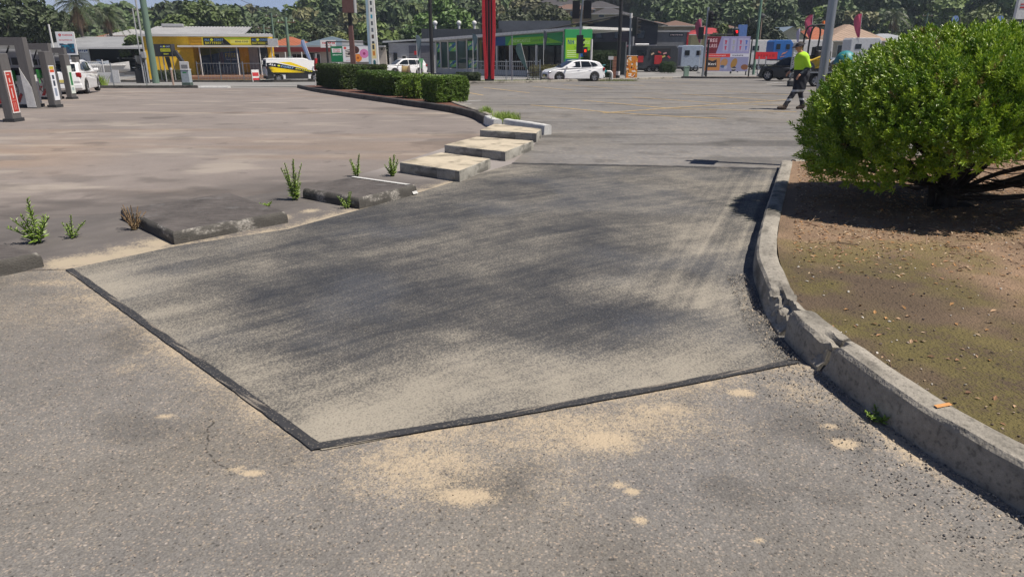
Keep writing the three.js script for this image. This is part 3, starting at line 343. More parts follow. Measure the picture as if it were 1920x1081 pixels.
// ---------------------------------------------------------------- vegetation
const leafMat = (c, r = .45, tr = .25) => new THREE.MeshPhysicalMaterial({ color: lin(...c), roughness: r, side: THREE.DoubleSide, transmission: tr, thickness: 0, vertexColors: false });
function leafGeo(L, W, fold = .25, curl = .15) {   // pointed leaf along +y, folded on the midrib, six faces
  const p = [], f = (x, y, z) => p.push(x, y, z), A = [0, 0, 0], B = [0, L * .5, -curl * L * .3], C = [0, L, curl * L], l1 = [-W / 2, L * .38, fold * W], r1 = [W / 2, L * .38, fold * W];
  for (const t of [[A, B, l1], [l1, B, C], [A, r1, B], [r1, C, B]]) for (const v of t) f(...v);
  const g = new THREE.BufferGeometry(); g.setAttribute('position', new THREE.Float32BufferAttribute(p, 3)); g.setAttribute('uv', new THREE.Float32BufferAttribute(new Float32Array(p.length / 3 * 2), 2)); g.computeVertexNormals(); return g;
}
function sprig(n, L, W, len, seed, open = .9) { const r = mul(seed), gs = [bar([0, -.02, 0], [0, len, 0], .0022, 4, .001)]; for (let i = 0; i < n; i++) { const t = (i + .4) / n, g = leafGeo(L * (.75 + .4 * r()) * (1 - .3 * t), W * (.8 + .4 * r()), .2, .12); g.rotateX(lerp(open * 1.25, open * .35, t) + (r() - .5) * .3); g.rotateY(i * 2.4 + r() * .5); g.translate(0, len * t, 0); gs.push(g); } return merge(gs); }
const UP = V(0, 1, 0);
function instanced(name, geo, m, n, seed, place, parent, tint) {
  const r = mul(seed), im = new THREE.InstancedMesh(geo, m, n), o = new THREE.Object3D(), c = new THREE.Color();
  for (let i = 0; i < n; i++) { const k = place(r, o, i); o.updateMatrix(); im.setMatrixAt(i, o.matrix); tint(c, r, k); im.setColorAt(i, c); }
  shade(im); im.name = name; im.userData = { kind: 'stuff' }; parent.add(im); return im;
}
// the big glossy shrub in the garden bed
{
  const C = [4.25, .14, -6.72], o = thing('shrub', 'large rounded glossy green shrub with spreading branches in the garden bed', 'shrub', C);
  const bark = mat([.045, .035, .028], .9, { bumpMap: mottle, bumpScale: .01 }), r = mul(4);
  const trunk = [], br = []; const tops = [];
  trunk.push(tube([[-.04, -.06, .02], [-.03, .06, .02], [0, .16, 0], [.04, .28, -.02]], .062, 8), tube([[.05, -.06, .04], [.06, .08, .03], [.12, .2, .02], [.2, .32, .0]], .05, 8), tube([[-.12, -.06, .0], [-.12, .1, -.02], [-.14, .28, -.03]], .034, 7), tube([[-.02, -.03, .05], [-.1, .0, .12], [-.22, -.05, .2]], .04, 6), tube([[.04, -.02, 0], [.2, .0, .02], [.34, -.06, .06]], .04, 6));
  part('trunk', trunk, bark, o);
  for (let i = 0; i < 30; i++) {
    const a = i / 30 * 6.283 + (r() - .5) * .3, R = .6 + .65 * r(), h = .25 + (1 - R / 1.35) * 1.2 + .25 * r(), low = i % 3 === 0; const ex = Math.cos(a) * R * 1.05, ez = Math.sin(a) * R, ey = low ? .22 + .15 * r() : Math.max(.45, h);
    const m1 = [ex * .35 + (r() - .5) * .1, lerp(.12, ey, .45) + .03 * r(), ez * .35 + (r() - .5) * .1], m2 = [ex * .7 + (r() - .5) * .12, lerp(.12, ey, .75) + (r() - .5) * .06, ez * .7 + (r() - .5) * .12];
    br.push(tube([[(r() - .5) * .1, .08 + .08 * r(), (r() - .5) * .1], m1, m2, [ex, ey, ez]], low ? .016 : .02, 6, 12)); tops.push([ex, ey, ez], m2);
    for (let k = 0; k < 7; k++) { const t = r(), q = [lerp(m1[0], ex, t), lerp(m1[1], ey, t), lerp(m1[2], ez, t)], b = r() * 6.28; br.push(tube([q, [q[0] + Math.cos(b) * .12, q[1] + .04 * (r() - .3), q[2] + Math.sin(b) * .12], [q[0] + Math.cos(b) * .26, q[1] + .1 * (r() - .3), q[2] + Math.sin(b + .4) * .26]], .005, 4, 6)); }
  }
  // three long bare boughs low on the right
  for (const p of [[[.1, .12, .0], [.45, .22, .05], [.9, .36, .0], [1.4, .62, -.1]], [[.1, .08, .05], [.5, .1, .12], [1.0, .16, .1], [1.5, .34, .1]], [[.08, .14, -.02], [.25, .35, .05], [.4, .62, .1], [.52, .95, .1]], [[.0, .2, 0], [.03, .45, .1], [-.02, .8, .15]], [[.15, .15, .1], [.55, .3, .3], [.85, .55, .4]]]) br.push(tube(p, .026, 6, 12));
  part('branches', br, bark, o);
  // outline of the crown: radius by direction, flattened dome with bulges
  const crownR = (a, e) => { const s = Math.sin(e), c = Math.cos(e); let R = 1 / Math.sqrt((c / 1.28) ** 2 + (s / .88) ** 2); R *= .93 + .16 * fbm(Math.cos(a) * 1.7 + 9, Math.sin(a) * 1.7 + s * 2.2, 3) + .03 * Math.sin(a * 2 + 1); return R; };
  const sp = [sprig(11, .056, .017, .085, 1), sprig(9, .048, .016, .07, 2), sprig(13, .054, .015, .1, 3)], lm = leafMat([1, 1, 1], .42, .28);
  const tint = (c, r) => { const y = r(); c.setRGB(.13 + .24 * y, .26 + .24 * y, .012 + .014 * y); if (r() < .03) c.setRGB(.26, .2, .05); };
  sp.forEach((g, v) => instanced('foliage', g, lm, 4500, 20 + v, (r, q) => {
    const a = r() * 6.283, low = r() < .27; const op = smooth(-.75, .1, Math.cos(a) + .25 * Math.sin(a)); let e = low ? lerp(-.38, -.06, op) + r() * .45 : Math.asin(.02 + .98 * r()); const R = crownR(a, e), hole = fbm(Math.cos(a) * 3.2 + 30, Math.sin(a) * 3.2 + e * 3, 2); const depth = 1 - Math.pow(r(), 2.2) * .34 - (hole < .38 ? .12 : 0) + (r() < .05 ? .07 * r() : 0);
    const x = Math.cos(a) * Math.cos(e) * R * depth, z = Math.sin(a) * Math.cos(e) * R * depth, y = .68 + Math.sin(e) * R * depth; q.position.set(x, y, z);
    const n = V(Math.cos(a) * Math.cos(e), Math.sin(e) + .75, Math.sin(a) * Math.cos(e)).add(V(r() - .5, r() - .5, r() - .5).multiplyScalar(.9)).normalize(); q.quaternion.setFromUnitVectors(UP, n); q.rotateY(r() * 6.28); const s = .75 + .55 * r(); q.scale.set(s, s, s); return r() + .2;
  }, o, tint));
  // sparse inner leaves on the branches
  instanced('inner_leaves', sp[1], lm, 420, 31, (r, q) => { const t = tops[Math.floor(r() * tops.length)]; q.position.set(t[0] * (.4 + .6 * r()) + (r() - .5) * .3, Math.max(.46 + .2 * r(), t[1] * (.8 + .4 * r()) + (r() - .5) * .2), t[2] * (.4 + .6 * r()) + (r() - .5) * .3); q.rotation.set(r() * 2 - 1, r() * 6, r() * 2 - 1); const s = .7 + .4 * r(); q.scale.set(s, s, s); return r() + .2; }, o, tint);
}
// weeds growing out of the joints
function weed(label, [x, y, d], stems, h, seed, dry = false, lean = .15, L = .05) {
  const o = thing('weed', label, 'weed', [x, y, -d], 0), r = mul(seed), lv = [], gm = dry ? mat([.3, .2, .11], .9) : mat([.13, .2, .04], .6), lf = dry ? mat([.28, .2, .1], .9) : new THREE.MeshPhysicalMaterial({ color: lin(.2, .31, .04), roughness: .5, side: THREE.DoubleSide, transmission: .2, thickness: 0 });
  for (let i = 0; i < stems * 2; i++) { const a = i * 2.4 + r(), hh = h * (i ? .35 + .6 * r() : 1), bx = Math.cos(a) * (lean + .06) * h * (.3 + r()), bz = Math.sin(a) * (lean + .06) * h * (.3 + r()), P = (t) => [Math.cos(a) * .02 + bx * t * (.4 + .6 * t), hh * t, Math.sin(a) * .02 + bz * t * (.4 + .6 * t)]; part('stem', (tube([P(0), P(.35), P(.7), P(1)], .004, 5, 10)), gm, o);
    const n = dry ? 8 : Math.round(hh * 70) + 8; for (let k = 0; k < n; k++) { const t = .06 + .94 * k / n, g = leafGeo(L * (1.25 - .75 * t) * (.8 + .4 * r()), .017 * (1.1 - .4 * t), .2, .2); g.rotateX(lerp(1.15, .35, t) + (r() - .5) * .4); g.rotateY(k * 2.4 + r()); g.translate(...P(t)); lv.push(g); } }
  const f = part('foliage', lv, lf, o); f.userData.kind = 'stuff'; return o;
}
weed('tall leafy weed growing beside the corner slab', [-4.12, .005, 5.82], 4, .40, 1, false, .35, .075);
weed('thin wiry weed next to the tall leafy weed', [-3.92, .005, 5.98], 3, .22, 2, false, .5, .035);
weed('dead brown weed stalks at the corner of the largest dark slab', [-3.52, .005, 6.28], 9, .24, 3, true, .3, .02);
weed('upright bushy weed at the left corner of the striped slab', [-2.42, .005, 7.62], 6, .46, 4, false, .12, .05);
weed('slender weed behind the striped slab', [-2.05, .005, 9.12], 4, .30, 5, false, .14, .045);
weed('bushy weed against the side of a pale sandy slab', [-1.58, .005, 9.15], 6, .28, 6, false, .22, .045);
weed('small weed in front of the striped slab', [-1.75, .005, 7.2], 2, .17, 7, false, .3, .035);
weed('low green seedling between the two dark slabs', [-2.62, .005, 7.25], 7, .06, 8, false, .9, .03);
weed('tiny green shoot at the foot of the long kerb', [1.66, .005, 2.78], 3, .05, 9, false, .7, .03);
{ // grass tuft on the island tip
  const blade = (() => { const g = new THREE.BufferGeometry(); g.setAttribute('position', new THREE.Float32BufferAttribute([-.006, 0, 0, .006, 0, 0, .004, .6, .1, -.006, 0, 0, .004, .6, .1, -.004, .6, .1, -.004, .6, .1, .004, .6, .1, 0, 1, .38], 3)); g.computeVertexNormals(); return g; })();
  const gm = leafMat([1, 1, 1], .6, .2); const tint = (c, r) => { const y = r(); c.setRGB(.16 + .12 * y, .27 + .1 * y, .03 + .03 * y); };
  const mk = (label, x, d, w, l, n, h, seed) => { const o = new THREE.Group(); o.name = numbered('grass_tuft'); o.userData = { kind: 'stuff', label, category: 'grass' }; o.position.set(x, gy(x, d) + .1, -d); scene.add(o); instanced('blades', blade, gm, n, seed, (r, q) => { q.position.set((r() - .5 + r() - .5) * w, 0, (r() - .5 + r() - .5) * l); q.rotation.set((r() - .5) * .6, r() * 6.28, (r() - .5) * .6); const s = h * (.5 + .8 * r()); q.scale.set(s * 6, s, s); }, o, tint); };
  mk('bright green grass tuft on the island tip behind the white kerb', -.15, 15.6, .35, .6, 900, .17, 3); mk('small bright grass tuft at the island tip', -.65, 17.6, .18, .4, 300, .15, 4); mk('strappy green clump at the forecourt edge below the white fence', -24.75, 43, .6, .35, 500, .55, 6);
  { const o = new THREE.Group(); o.name = 'grass_verge'; o.userData = { kind: 'stuff', label: 'mown green grass verge along the street', category: 'grass' }; scene.add(o); const verge = (x0, x1, d0, d1, n, seed) => instanced('blades', blade, gm, n, seed, (r, q) => { const x = lerp(x0, x1, r()), d = lerp(d0, d1, r()); q.position.set(x, gy(x, d), -d); q.rotation.set((r() - .5), r() * 6.28, (r() - .5)); const s = .07 + .09 * r(); q.scale.set(s * 14, s, s); }, o, (c, r) => { const y = r(); c.setRGB(.11 + .1 * y, .15 + .08 * y, .04); }); verge(-45, -20, 43, 44.6, 6000, 8); verge(-30, -19.5, 62.4, 64.4, 6000, 9); verge(-2.5, 9, 51.5, 54, 3500, 12); }
}
// clipped hedges: a leafy skin on a twiggy dark core
function hedge(label, cx, cd, w, h, l, turn, n, seed, tone = [.075, .14, .022], loose = 0, y0 = .1) {
  const o = thing('hedge', label, 'hedge', [cx, gy(cx, cd) + y0, -cd], turn), r0 = mul(seed);
  part('core', rbox(w - .2, h - .16, l - .2, .08, 0, h / 2 - .02 + .04, 0), new THREE.MeshStandardMaterial({ color: lin(...tone), roughness: .9 }), o);
  const g = sprig(7, .085, .045, .06, seed, 1); instanced('foliage', g, leafMat([1, 1, 1], .5, .2), n, seed, (r, q) => {
    const A = [w * l, h * l, h * l, w * h, w * h], T = A.reduce((a, b) => a + b); let k = r() * T, f = 0; while (k > A[f]) k -= A[f++]; const u = r() - .5, v = r(), dn = -Math.pow(r(), 2) * .13 + loose * (r() - .4) * .3; let p, nn;
    if (f === 0) { p = [u * w, h + dn, (v - .5) * l]; nn = [0, 1, 0]; } else if (f < 3) { const s = f === 1 ? 1 : -1; p = [s * (w / 2 + dn), .05 + v * (h - .05), u * l]; nn = [s, .4, 0]; } else { const s = f === 3 ? 1 : -1; p = [u * w, .05 + v * (h - .05), s * (l / 2 + dn)]; nn = [0, .4, s]; }
    const wob = .05 * (fbm(p[0] * 2 + seed, p[2] * 2 + p[1] * 2, 2) - .5); q.position.set(p[0] + nn[0] * wob, p[1] + nn[1] * wob, p[2] + nn[2] * wob); q.quaternion.setFromUnitVectors(UP, V(nn[0] + (r() - .5) * 1.2, nn[1] + (r() - .5) * 1.2, nn[2] + (r() - .5) * 1.2).normalize()); const s = .7 + .5 * r(); q.scale.set(s, s, s); return f === 0 ? 1 : 0;
  }, o, (c, r) => { const y = .65 + .8 * r(); c.setRGB(tone[0] * y, tone[1] * y, tone[2] * y); }); return o;
}
hedge('square clipped hedge block at the car park end of the island', -2.05, 22.1, 1.0, .70, 1.0, .55, 2600, 51, [.13, .22, .03]);
{ // looser bush between the hedges
  const o = hedge('loose bright green bush between the clipped hedges', -3.15, 24.6, .8, .56, 1.2, .5, 1800, 52, [.16, .25, .028], 1); o.name = 'bush'; o.userData.category = 'bush';
}
hedge('long low clipped hedge in the middle of the island', -5.0, 28.6, .9, .76, 5.4, .46, 6500, 53, [.10, .175, .026]);
hedge('tall dark clipped hedge at the street end of the island', -8.6, 36.2, 1.2, 1.06, 5.4, .46, 7000, 54, [.07, .115, .022]);
hedge('tall hedge with browned top behind the long low hedge', -8.12, 40.5, 2.1, 1.06, 1.0, .1, 3500, 55, [.075, .105, .022]);
hedge('low dark clipped shrub at the foot of the red totem', -2.91, 47.6, 1.5, .6, .9, 0, 1500, 56, [.04, .07, .016], .3, 0);
hedge('dark green hedge behind the white hatchback', 7.61, 62.5, 2.7, 2.1, 1.4, 0, 4500, 57, [.04, .075, .018], .8, 0);
hedge('sparse flowering bush in front of the glass shop', 2.85, 60, 2.6, .95, .8, 0, 1300, 58, [.14, .13, .03], .9, 0);
hedge('dark garden shrubs at the foot of the battery sign', -30.29, 64, 2.2, .75, .9, 0, 1200, 59, [.06, .085, .03], .8, 0);
hedge('round green shrub in front of the black food trailer', 16.26, 76, 1.3, 1.0, 1.0, 0, 1200, 60, [.045, .09, .02], .7, 0);

// trees: tapered trunk, limbs, crown of leaf clumps on uneven lobes
function crownGeo(n, size, lobes, seed, spread = .28) {
  const r = mul(seed), pos = []; const tot = lobes.reduce((a, b) => a + b[3] * b[3], 0);
  for (const [lx, ly, lz, lr] of lobes) { const m = Math.round(n * lr * lr / tot); for (let i = 0; i < m; i++) {
    const u = r() * 2 - 1, a = r() * 6.283, s = Math.sqrt(1 - u * u), nx = s * Math.cos(a), nz = s * Math.sin(a); if (u < -.55 && r() < .7) continue; const b = .8 + .4 * fbm(nx * 2.2 + lx + 7, nz * 2.2 + u * 2 + lz, 2), R = lr * b * (1 - Math.pow(r(), 2) * spread * 1.6);
    const c = V(lx + nx * R, ly + u * R * .8, lz + nz * R), k = size * (.5 + r()), N = V(nx, u + .35, nz).add(V(r() - .5, r() - .5, r() - .5).multiplyScalar(1.5)).normalize(), T = V(r() - .5, r() - .5, r() - .5).cross(N).normalize(), B = N.clone().cross(T), w = .45 + .3 * r();
    const P = (x, y, z) => c.clone().addScaledVector(T, x * k).addScaledVector(B, y * k).addScaledVector(N, z * k); const v = [P(-1, 0, -.1), P(0, w, .15), P(1, 0, -.2), P(0, -w, .1)]; for (const i of [0, 1, 2, 0, 2, 3]) pos.push(v[i].x, v[i].y, v[i].z);
  } }
  const g = new THREE.BufferGeometry(); g.setAttribute('position', new THREE.Float32BufferAttribute(pos, 3)); g.computeVertexNormals(); g.setAttribute('uv', new THREE.Float32BufferAttribute(new Float32Array(pos.length / 3 * 2), 2)); return g;
}
const lobesOf = (h, w, n, seed) => { const r = mul(seed), l = []; for (let i = 0; i < n; i++) { const a = i * 2.4 + r(), R = w * .5 * (.25 + .5 * Math.sqrt((i + .5) / n)), t = r(); l.push([Math.cos(a) * R, h * (.48 + .36 * t) - R * .25, Math.sin(a) * R, w * (.17 + .12 * r())]); } l.push([0, h * .8, 0, w * .22]); return l; };
const trunkGeo = (h, w, lobes, seed) => { const r = mul(seed), gs = [tube([[0, -.3, 0], [(r() - .5) * .1 * w, h * .22, 0], [(r() - .5) * .12 * w, h * .45, 0], [0, h * .62, 0]], Math.max(.1, h * .022), 6)]; for (const l of lobes.slice(0, 6)) gs.push(bar([0, h * .3, 0], [l[0] * .8, l[1], l[2] * .8], h * .011, 5, h * .004)); return gs; };
const treeBark = mat([.16, .13, .10], .95);
function tree(name, label, px, d, topY, w, h, tone, seed, n = 1800, size = .42, group) {
  const y = topY - h, o = thing(name, label, 'tree', [px, y, -d], seed * 1.3, group), lb = lobesOf(h, w, 9, seed); part('trunk', trunkGeo(h, w, lb, seed), treeBark, o); part('crown', crownGeo(n, size, lb, seed), leafMat(tone, .6, .22), o); return o;
}
tree('broad_tree', 'broad bright green tree rising behind the yellow shop', -49.43, 120, 9.03, 9.5, 8.5, [.085, .13, .024], 1, 3800, .40);
tree('broad_tree', 'smaller bright green tree left of the broad one behind the yellow shop', -50.88, 112, 6.6, 6, 5.5, [.1, .15, .025], 2, 2000, .34);
tree('broad_tree', 'light green leafy tree above the glass shop roof', -10.75, 115, 9.62, 8, 9.5, [.10, .19, .028], 3, 3600, .38);
tree('broad_tree', 'small light green tree beside the roof vents', -14.19, 105, 5.31, 2.8, 5.2, [.085, .16, .03], 4, 1200, .26);
tree('broad_tree', 'yellow green tree behind the red roofed shop', -25.24, 108, 4.11, 4, 4.5, [.17, .2, .045], 5, 1400, .3);
tree('broad_tree', 'olive green tree next to the yellow green one', -28.46, 112, 5.03, 5, 5.5, [.07, .10, .03], 6, 1500, .3);
tree('broad_tree', 'tall wind blown dark tree at the left behind the fuel pumps', -58.16, 84, 8.88, 9, 11, [.05, .075, .024], 7, 4200, .34);
tree('broad_tree', 'spreading olive tree between the dark tree and the palms', -59.13, 92, 6.69, 9, 7, [.055, .085, .022], 8, 3600, .34);
tree('broad_tree', 'dark feathery tree between the olive tree and the palms', -60.26, 98, 6.5, 7, 7.5, [.045, .065, .02], 9, 2400, .34);
tree('broad_tree', 'low green tree beside the yellow wall behind the power pole', -41.31, 80, 3.46, 2.6, 4.6, [.09, .14, .03], 10, 1400, .22);
tree('broad_tree', 'round olive tree above the grey metal roof beside the red totem', 6.41, 135, 9.42, 8, 7, [.07, .085, .028], 11, 2600, .36);
tree('broad_tree', 'tree beside the red totem behind the roof vents', 0.47, 128, 8.51, 7, 7, [.055, .075, .022], 12, 2200, .36);
tree('broad_tree', 'small pale tree below the hillside houses', 8.34, 112, 6.31, 2.6, 3.6, [.13, .16, .04], 13, 900, .26);
tree('broad_tree', 'dark tree by the white garage behind the tall white sign', -14.82, 86, 3.01, 3.6, 5, [.03, .045, .016], 14, 1600, .26);
tree('broad_tree', 'dark tree behind the green street pole', 35.39, 104, 6.52, 5.5, 7.5, [.035, .055, .02], 15, 2400, .32);
tree('broad_tree', 'pale flat topped tree above the shrub', 76.77, 120, 8.55, 8, 7.5, [.12, .16, .035], 16, 2400, .34);
tree('broad_tree', 'light green tree next to the red roofed yellow house', 28.06, 98, 4.93, 3, 4, [.12, .16, .03], 17, 1100, .26);
// palms
function palm(label, x, d, top, fr, seed, base) {
  const o = thing('palm_tree', label, 'palm', [x, base, -d], 0, 'palms behind the boat shed'), h = top - base, r = mul(seed); part('trunk', tube([[0, -.2, 0], [.1, h * .4, 0], [.05, h * .8, 0], [0, h, 0]], .2, 8), mat([.24, .2, .16], .95), o); const lf = leafMat([.06, .085, .025], .55, .2), dead = mat([.2, .13, .08], .95), live = [], brown = [];
  for (let i = 0; i < 30; i++) { const a = i * 2.4, el = i < 22 ? 1.1 - i * .075 : -.9 - r() * .3, L = fr * (.85 + .3 * r()) * (i < 22 ? 1 : .62), P = (t) => V(Math.cos(a) * L * t * Math.cos(el) * (1 - .1 * t), h + L * t * Math.sin(el) - L * .75 * t * t * (i < 22 ? .75 : .3), Math.sin(a) * L * t * Math.cos(el)), tgt = i < 22 ? live : brown; tgt.push(tube([P(0), P(.33), P(.66), P(1)].map((v) => v.toArray()), .03, 4, 8));
    for (let k = 0; k < 22; k++) for (const s of [-1, 1]) { const t = .12 + .88 * k / 22, p = P(t), q = P(Math.min(1, t + .03)), T = q.clone().sub(p).normalize(), S = T.clone().cross(UP).normalize().multiplyScalar(s), e = p.clone().addScaledVector(S, fr * .2 * (1 - .6 * t)).addScaledVector(T, fr * .12).add(V(0, -fr * .1 * (.6 + r()), 0)), wv = T.clone().multiplyScalar(.045); tgt.push(quad(p.clone().sub(wv).toArray(), p.clone().add(wv).toArray(), e.clone().add(wv.clone().multiplyScalar(.3)).toArray(), e.toArray())); } }
  const c = part('crown', live, lf, o); c.userData.kind = 'stuff'; const dd = part('dead_fronds', brown, dead, o); dd.userData.kind = 'stuff';
}
palm('tall palm with hanging dead fronds behind the boat shed', -51.41, 88, 6.58, 3.4, 1, -1.2);
palm('shorter palm with grey trunks next to the tall palm', -50.12, 92, 5.59, 2.6, 2, -1.2);
palm('palm standing at the foot of the wooded hill beyond the shrub', 66.84, 130, 7.06, 3.2, 3, 2.5);
// the wooded hillside: one mass
{
  const protos = [], r = mul(91); for (let k = 0; k < 4; k++) { const lb = lobesOf(10, 8.5, 7, 70 + k); protos.push(merge([crownGeo(1100, .62, lb, 70 + k, .3)])); }
  const pm = leafMat([1, 1, 1], .7, .15), o = new THREE.Group(); o.name = 'wooded_hillside'; o.userData = { kind: 'stuff', label: 'dense dark eucalypt forest covering the hill behind the shops', category: 'forest' }; scene.add(o);
  protos.forEach((g, k) => instanced('tree_crowns', g, pm, 1500, 95 + k, (r, q) => { let x, d; do { d = 112 + Math.pow(r(), .75) * 300; x = (r() * 2 - 1) * (60 + d * .72); } while ((x > 5 && x < 32 && d > 128 && d < 196) || (d < 126 && x > -10 && x < 62)); const s = (.7 + .6 * r()) * (d < 150 ? .62 : 1); q.position.set(x, gy(x, d) + hillY(x, d) - 1.5 - (d < 150 ? .8 : 0), -d); q.rotation.set(0, r() * 6.28, 0); q.scale.set(s, s * (.85 + .4 * r()), s); return r(); }, o, (c, r, k) => { const y = .55 + .9 * r(); k < .15 ? c.setRGB(.15 * y, .22 * y, .045 * y) : k < .3 ? c.setRGB(.125 * y, .125 * y, .05 * y) : c.setRGB(.075 * y, .118 * y, .038 * y); }));
  // pale trunks of the front rank
  instanced('trunks', merge([bar([0, 0, 0], [.15, 7, .1], .16, 5, .09), bar([.1, 4, 0], [1, 7.5, .5], .08, 4, .04)]), mat([.2, .18, .15], .95), 240, 99, (r, q) => { let x, d; do { d = 112 + r() * 90; x = (r() * 2 - 1) * (70 + d * .8); } while ((x > 6 && x < 34 && d > 150) || (d < 128 && x > -10 && x < 62)); q.position.set(x, gy(x, d) + hillY(x, d) - .5, -d); q.rotation.set(0, r() * 6.28, (r() - .5) * .2); const s = .5 + .5 * r(); q.scale.set(s, s, s); return 0; }, o, (c, r) => { const y = .6 + .8 * r(); c.setRGB(y, y, y); });
}
// ---------------------------------------------------------------- vehicles
const carGlass = M.glass;
function makeWheel(parent, x, y, z, r, w, rimM = M.rim, spokes = 5) {
  const o = new THREE.Group(); o.name = 'wheel'; o.position.set(x, y, z); parent.add(o);
  const prof = [[r * .62, -w / 2], [r * .9, -w / 2], [r * .98, -w * .36], [r, -w * .2], [r, w * .2], [r * .98, w * .36], [r * .9, w / 2], [r * .62, w / 2]].map((p) => new THREE.Vector2(...p));
  part('tyre', new THREE.LatheGeometry(prof, 20).rotateX(Math.PI / 2), M.tyre, o);
  const gs = [new THREE.CylinderGeometry(r * .64, r * .64, w * .5, 20, 1, true).rotateX(Math.PI / 2), new THREE.CylinderGeometry(r * .15, r * .15, w * .8, 10).rotateX(Math.PI / 2)]; const s = z > 0 ? 1 : -1;
  for (let k = 0; k < spokes; k++) gs.push(box(r * .17, r * .56, .03, 0, r * .33, 0).rotateZ(k * 6.283 / spokes).translate(0, 0, s * w * .38)); gs.push(new THREE.TorusGeometry(r * .62, r * .045, 6, 20).translate(0, 0, s * w * .42));
  part('rim', gs, rimM, o); part('brake_disc', new THREE.CylinderGeometry(r * .45, r * .45, .02, 16).rotateX(Math.PI / 2), M.galv, o); return o;
}
function car(name, label, cat, pos, turn, S) {
  const o = thing(name, label, cat, pos, turn, S.group), { L, W, wb, wr, top, cabin, belt, roof } = S, bx0 = S.axleShift || 0, pts = [], ar = wr + .055, by = S.clear || .2;
  pts.push([-L / 2 + .06, by + .12], [-L / 2 + .14, by]); for (const c of [-wb / 2 + bx0, wb / 2 + bx0]) { const a0 = Math.asin(clamp((by - wr) / ar, -1, 1)); for (let k = 0; k <= 8; k++) { const a = Math.PI - a0 - k / 8 * (Math.PI - 2 * a0); pts.push([c + Math.cos(a) * ar, wr + Math.sin(a) * ar]); } } pts.push([L / 2 - .16, by], [L / 2 - .04, by + .1], ...top);
  const plan = (x) => 1 - .13 * Math.pow(Math.min(1, Math.abs(x) / (L / 2)), 4), half = (y, x) => W / 2 * (y > belt ? .955 - (S.tumble ?? .17) * (y - belt) / (roof - belt) : 1 - .03 * Math.abs(y - .6)) * plan(x);
  const warp = (g, hw) => { const p = g.attributes.position; for (let i = 0; i < p.count; i++) p.setZ(i, p.getZ(i) / hw * half(p.getY(i), p.getX(i))); g.computeVertexNormals(); return g; };
  const paint = S.paint; part('body', warp(prism(pts, W, .05), W / 2), paint, o); part('cabin', warp(prism(cabin, W, .05), W / 2), S.roofPaint || paint, o);
  part('underbody', box(L - .5, .16, W - .3, 0, by + .06, 0), M.black, o);
  for (const w of S.windows) for (const s of [-1, 1]) { const sh = new THREE.ShapeGeometry(new THREE.Shape(w.map((p) => new THREE.Vector2(...p)))), p = sh.attributes.position; for (let i = 0; i < p.count; i++) p.setZ(i, s * (half(p.getY(i), p.getX(i)) + .007)); sh.computeVertexNormals(); part('window', sh, carGlass, o); }
  const scr = (a, b, nm) => { const nx = -(b[1] - a[1]), ny = b[0] - a[0], l = Math.hypot(nx, ny), k = (nx * (a[0] < 0 ? -1 : 1) > 0 ? 1 : -1), ox = nx / l * k * .012, oy = Math.abs(ny / l) * .012, za = half(a[1], a[0]) * .87, zb = half(b[1], b[0]) * .86; part(nm, quad([a[0] + ox, a[1] + oy, -za], [a[0] + ox, a[1] + oy, za], [b[0] + ox, b[1] + oy, zb], [b[0] + ox, b[1] + oy, -zb]), carGlass, o); };
  scr(...S.screen, 'windscreen'); scr(...S.rear, 'rear_window');
  for (const sx of [-1, 1]) for (const s of [-1, 1]) makeWheel(o, sx * wb / 2 + bx0, wr, s * (W / 2 - .11), wr, .2, S.rimM || M.rim, S.spokes || 5);
  for (const s of [-1, 1]) { part('headlight', rbox(.34, .13, .22, .04, L / 2 - .2, S.lampY || .66, s * (W / 2 - .19)), M.chrome, o); part('tail_light', rbox(.18, .22, .2, .04, -L / 2 + .11, S.tailY || .85, s * (W / 2 - .16)), mat([.35, .01, .01], .3), o); part('mirror', rbox(.1, .13, .2, .04, S.screen[0][0] - .28, belt + .06, s * (W / 2 + .07)), paint, o); for (const hx of S.handles || [-.2, .75]) part('handle', rbox(.17, .03, .03, .012, -hx, belt - .09, s * (W / 2 + .005)), paint, o); }
  part('grille', rbox(.05, .2, W * .55, .02, L / 2 - .02, .45, 0), M.black, o); part('number_plate', box(.012, .12, .38, L / 2 + .012, .42, 0), mat([.75, .65, .2], .5), o); part('number_plate', box(.012, .12, .38, -L / 2 - .012, .6, 0), mat([.75, .65, .2], .5), o); part('bumper', rbox(.1, .22, W * .92, .05, -L / 2 + .05, by + .18, 0), S.bumper || paint, o); return o;
}
const whitePaint = new THREE.MeshPhysicalMaterial({ color: lin(.8, .81, .82), roughness: .35, clearcoat: .6, clearcoatRoughness: .08, side: THREE.DoubleSide });
const hatchSpec = { L: 4.3, W: 1.78, wb: 2.65, wr: .32, belt: .95, roof: 1.47, paint: whitePaint, top: [[2.14, .5], [2.08, .68], [1.85, .82], [1.1, .95], [.9, .99], [-1.9, 1.0], [-2.1, .95], [-2.15, .6]], cabin: [[1.15, .93], [.25, 1.4], [-.2, 1.47], [-.9, 1.46], [-1.5, 1.38], [-1.75, 1.3], [-2.05, .95]], screen: [[1.08, .99], [.3, 1.39]], rear: [[-2.02, 1.0], [-1.74, 1.3]], windows: [[[.82, 1.0], [.12, 1.36], [-.22, 1.39], [-.25, .99]], [[-.33, .99], [-.3, 1.39], [-.9, 1.37], [-1.1, 1.02]], [[-1.17, 1.03], [-1.0, 1.35], [-1.35, 1.28], [-1.6, 1.1]]], handles: [.15, 1.0] };
const hx = [4.37, gy(4.4, 51.6)];
car('hatchback_car', 'white hatchback car driving along the street past the glass shop', 'car', [hx[0], hx[1] - .02, -52], Math.PI + .28, hatchSpec);
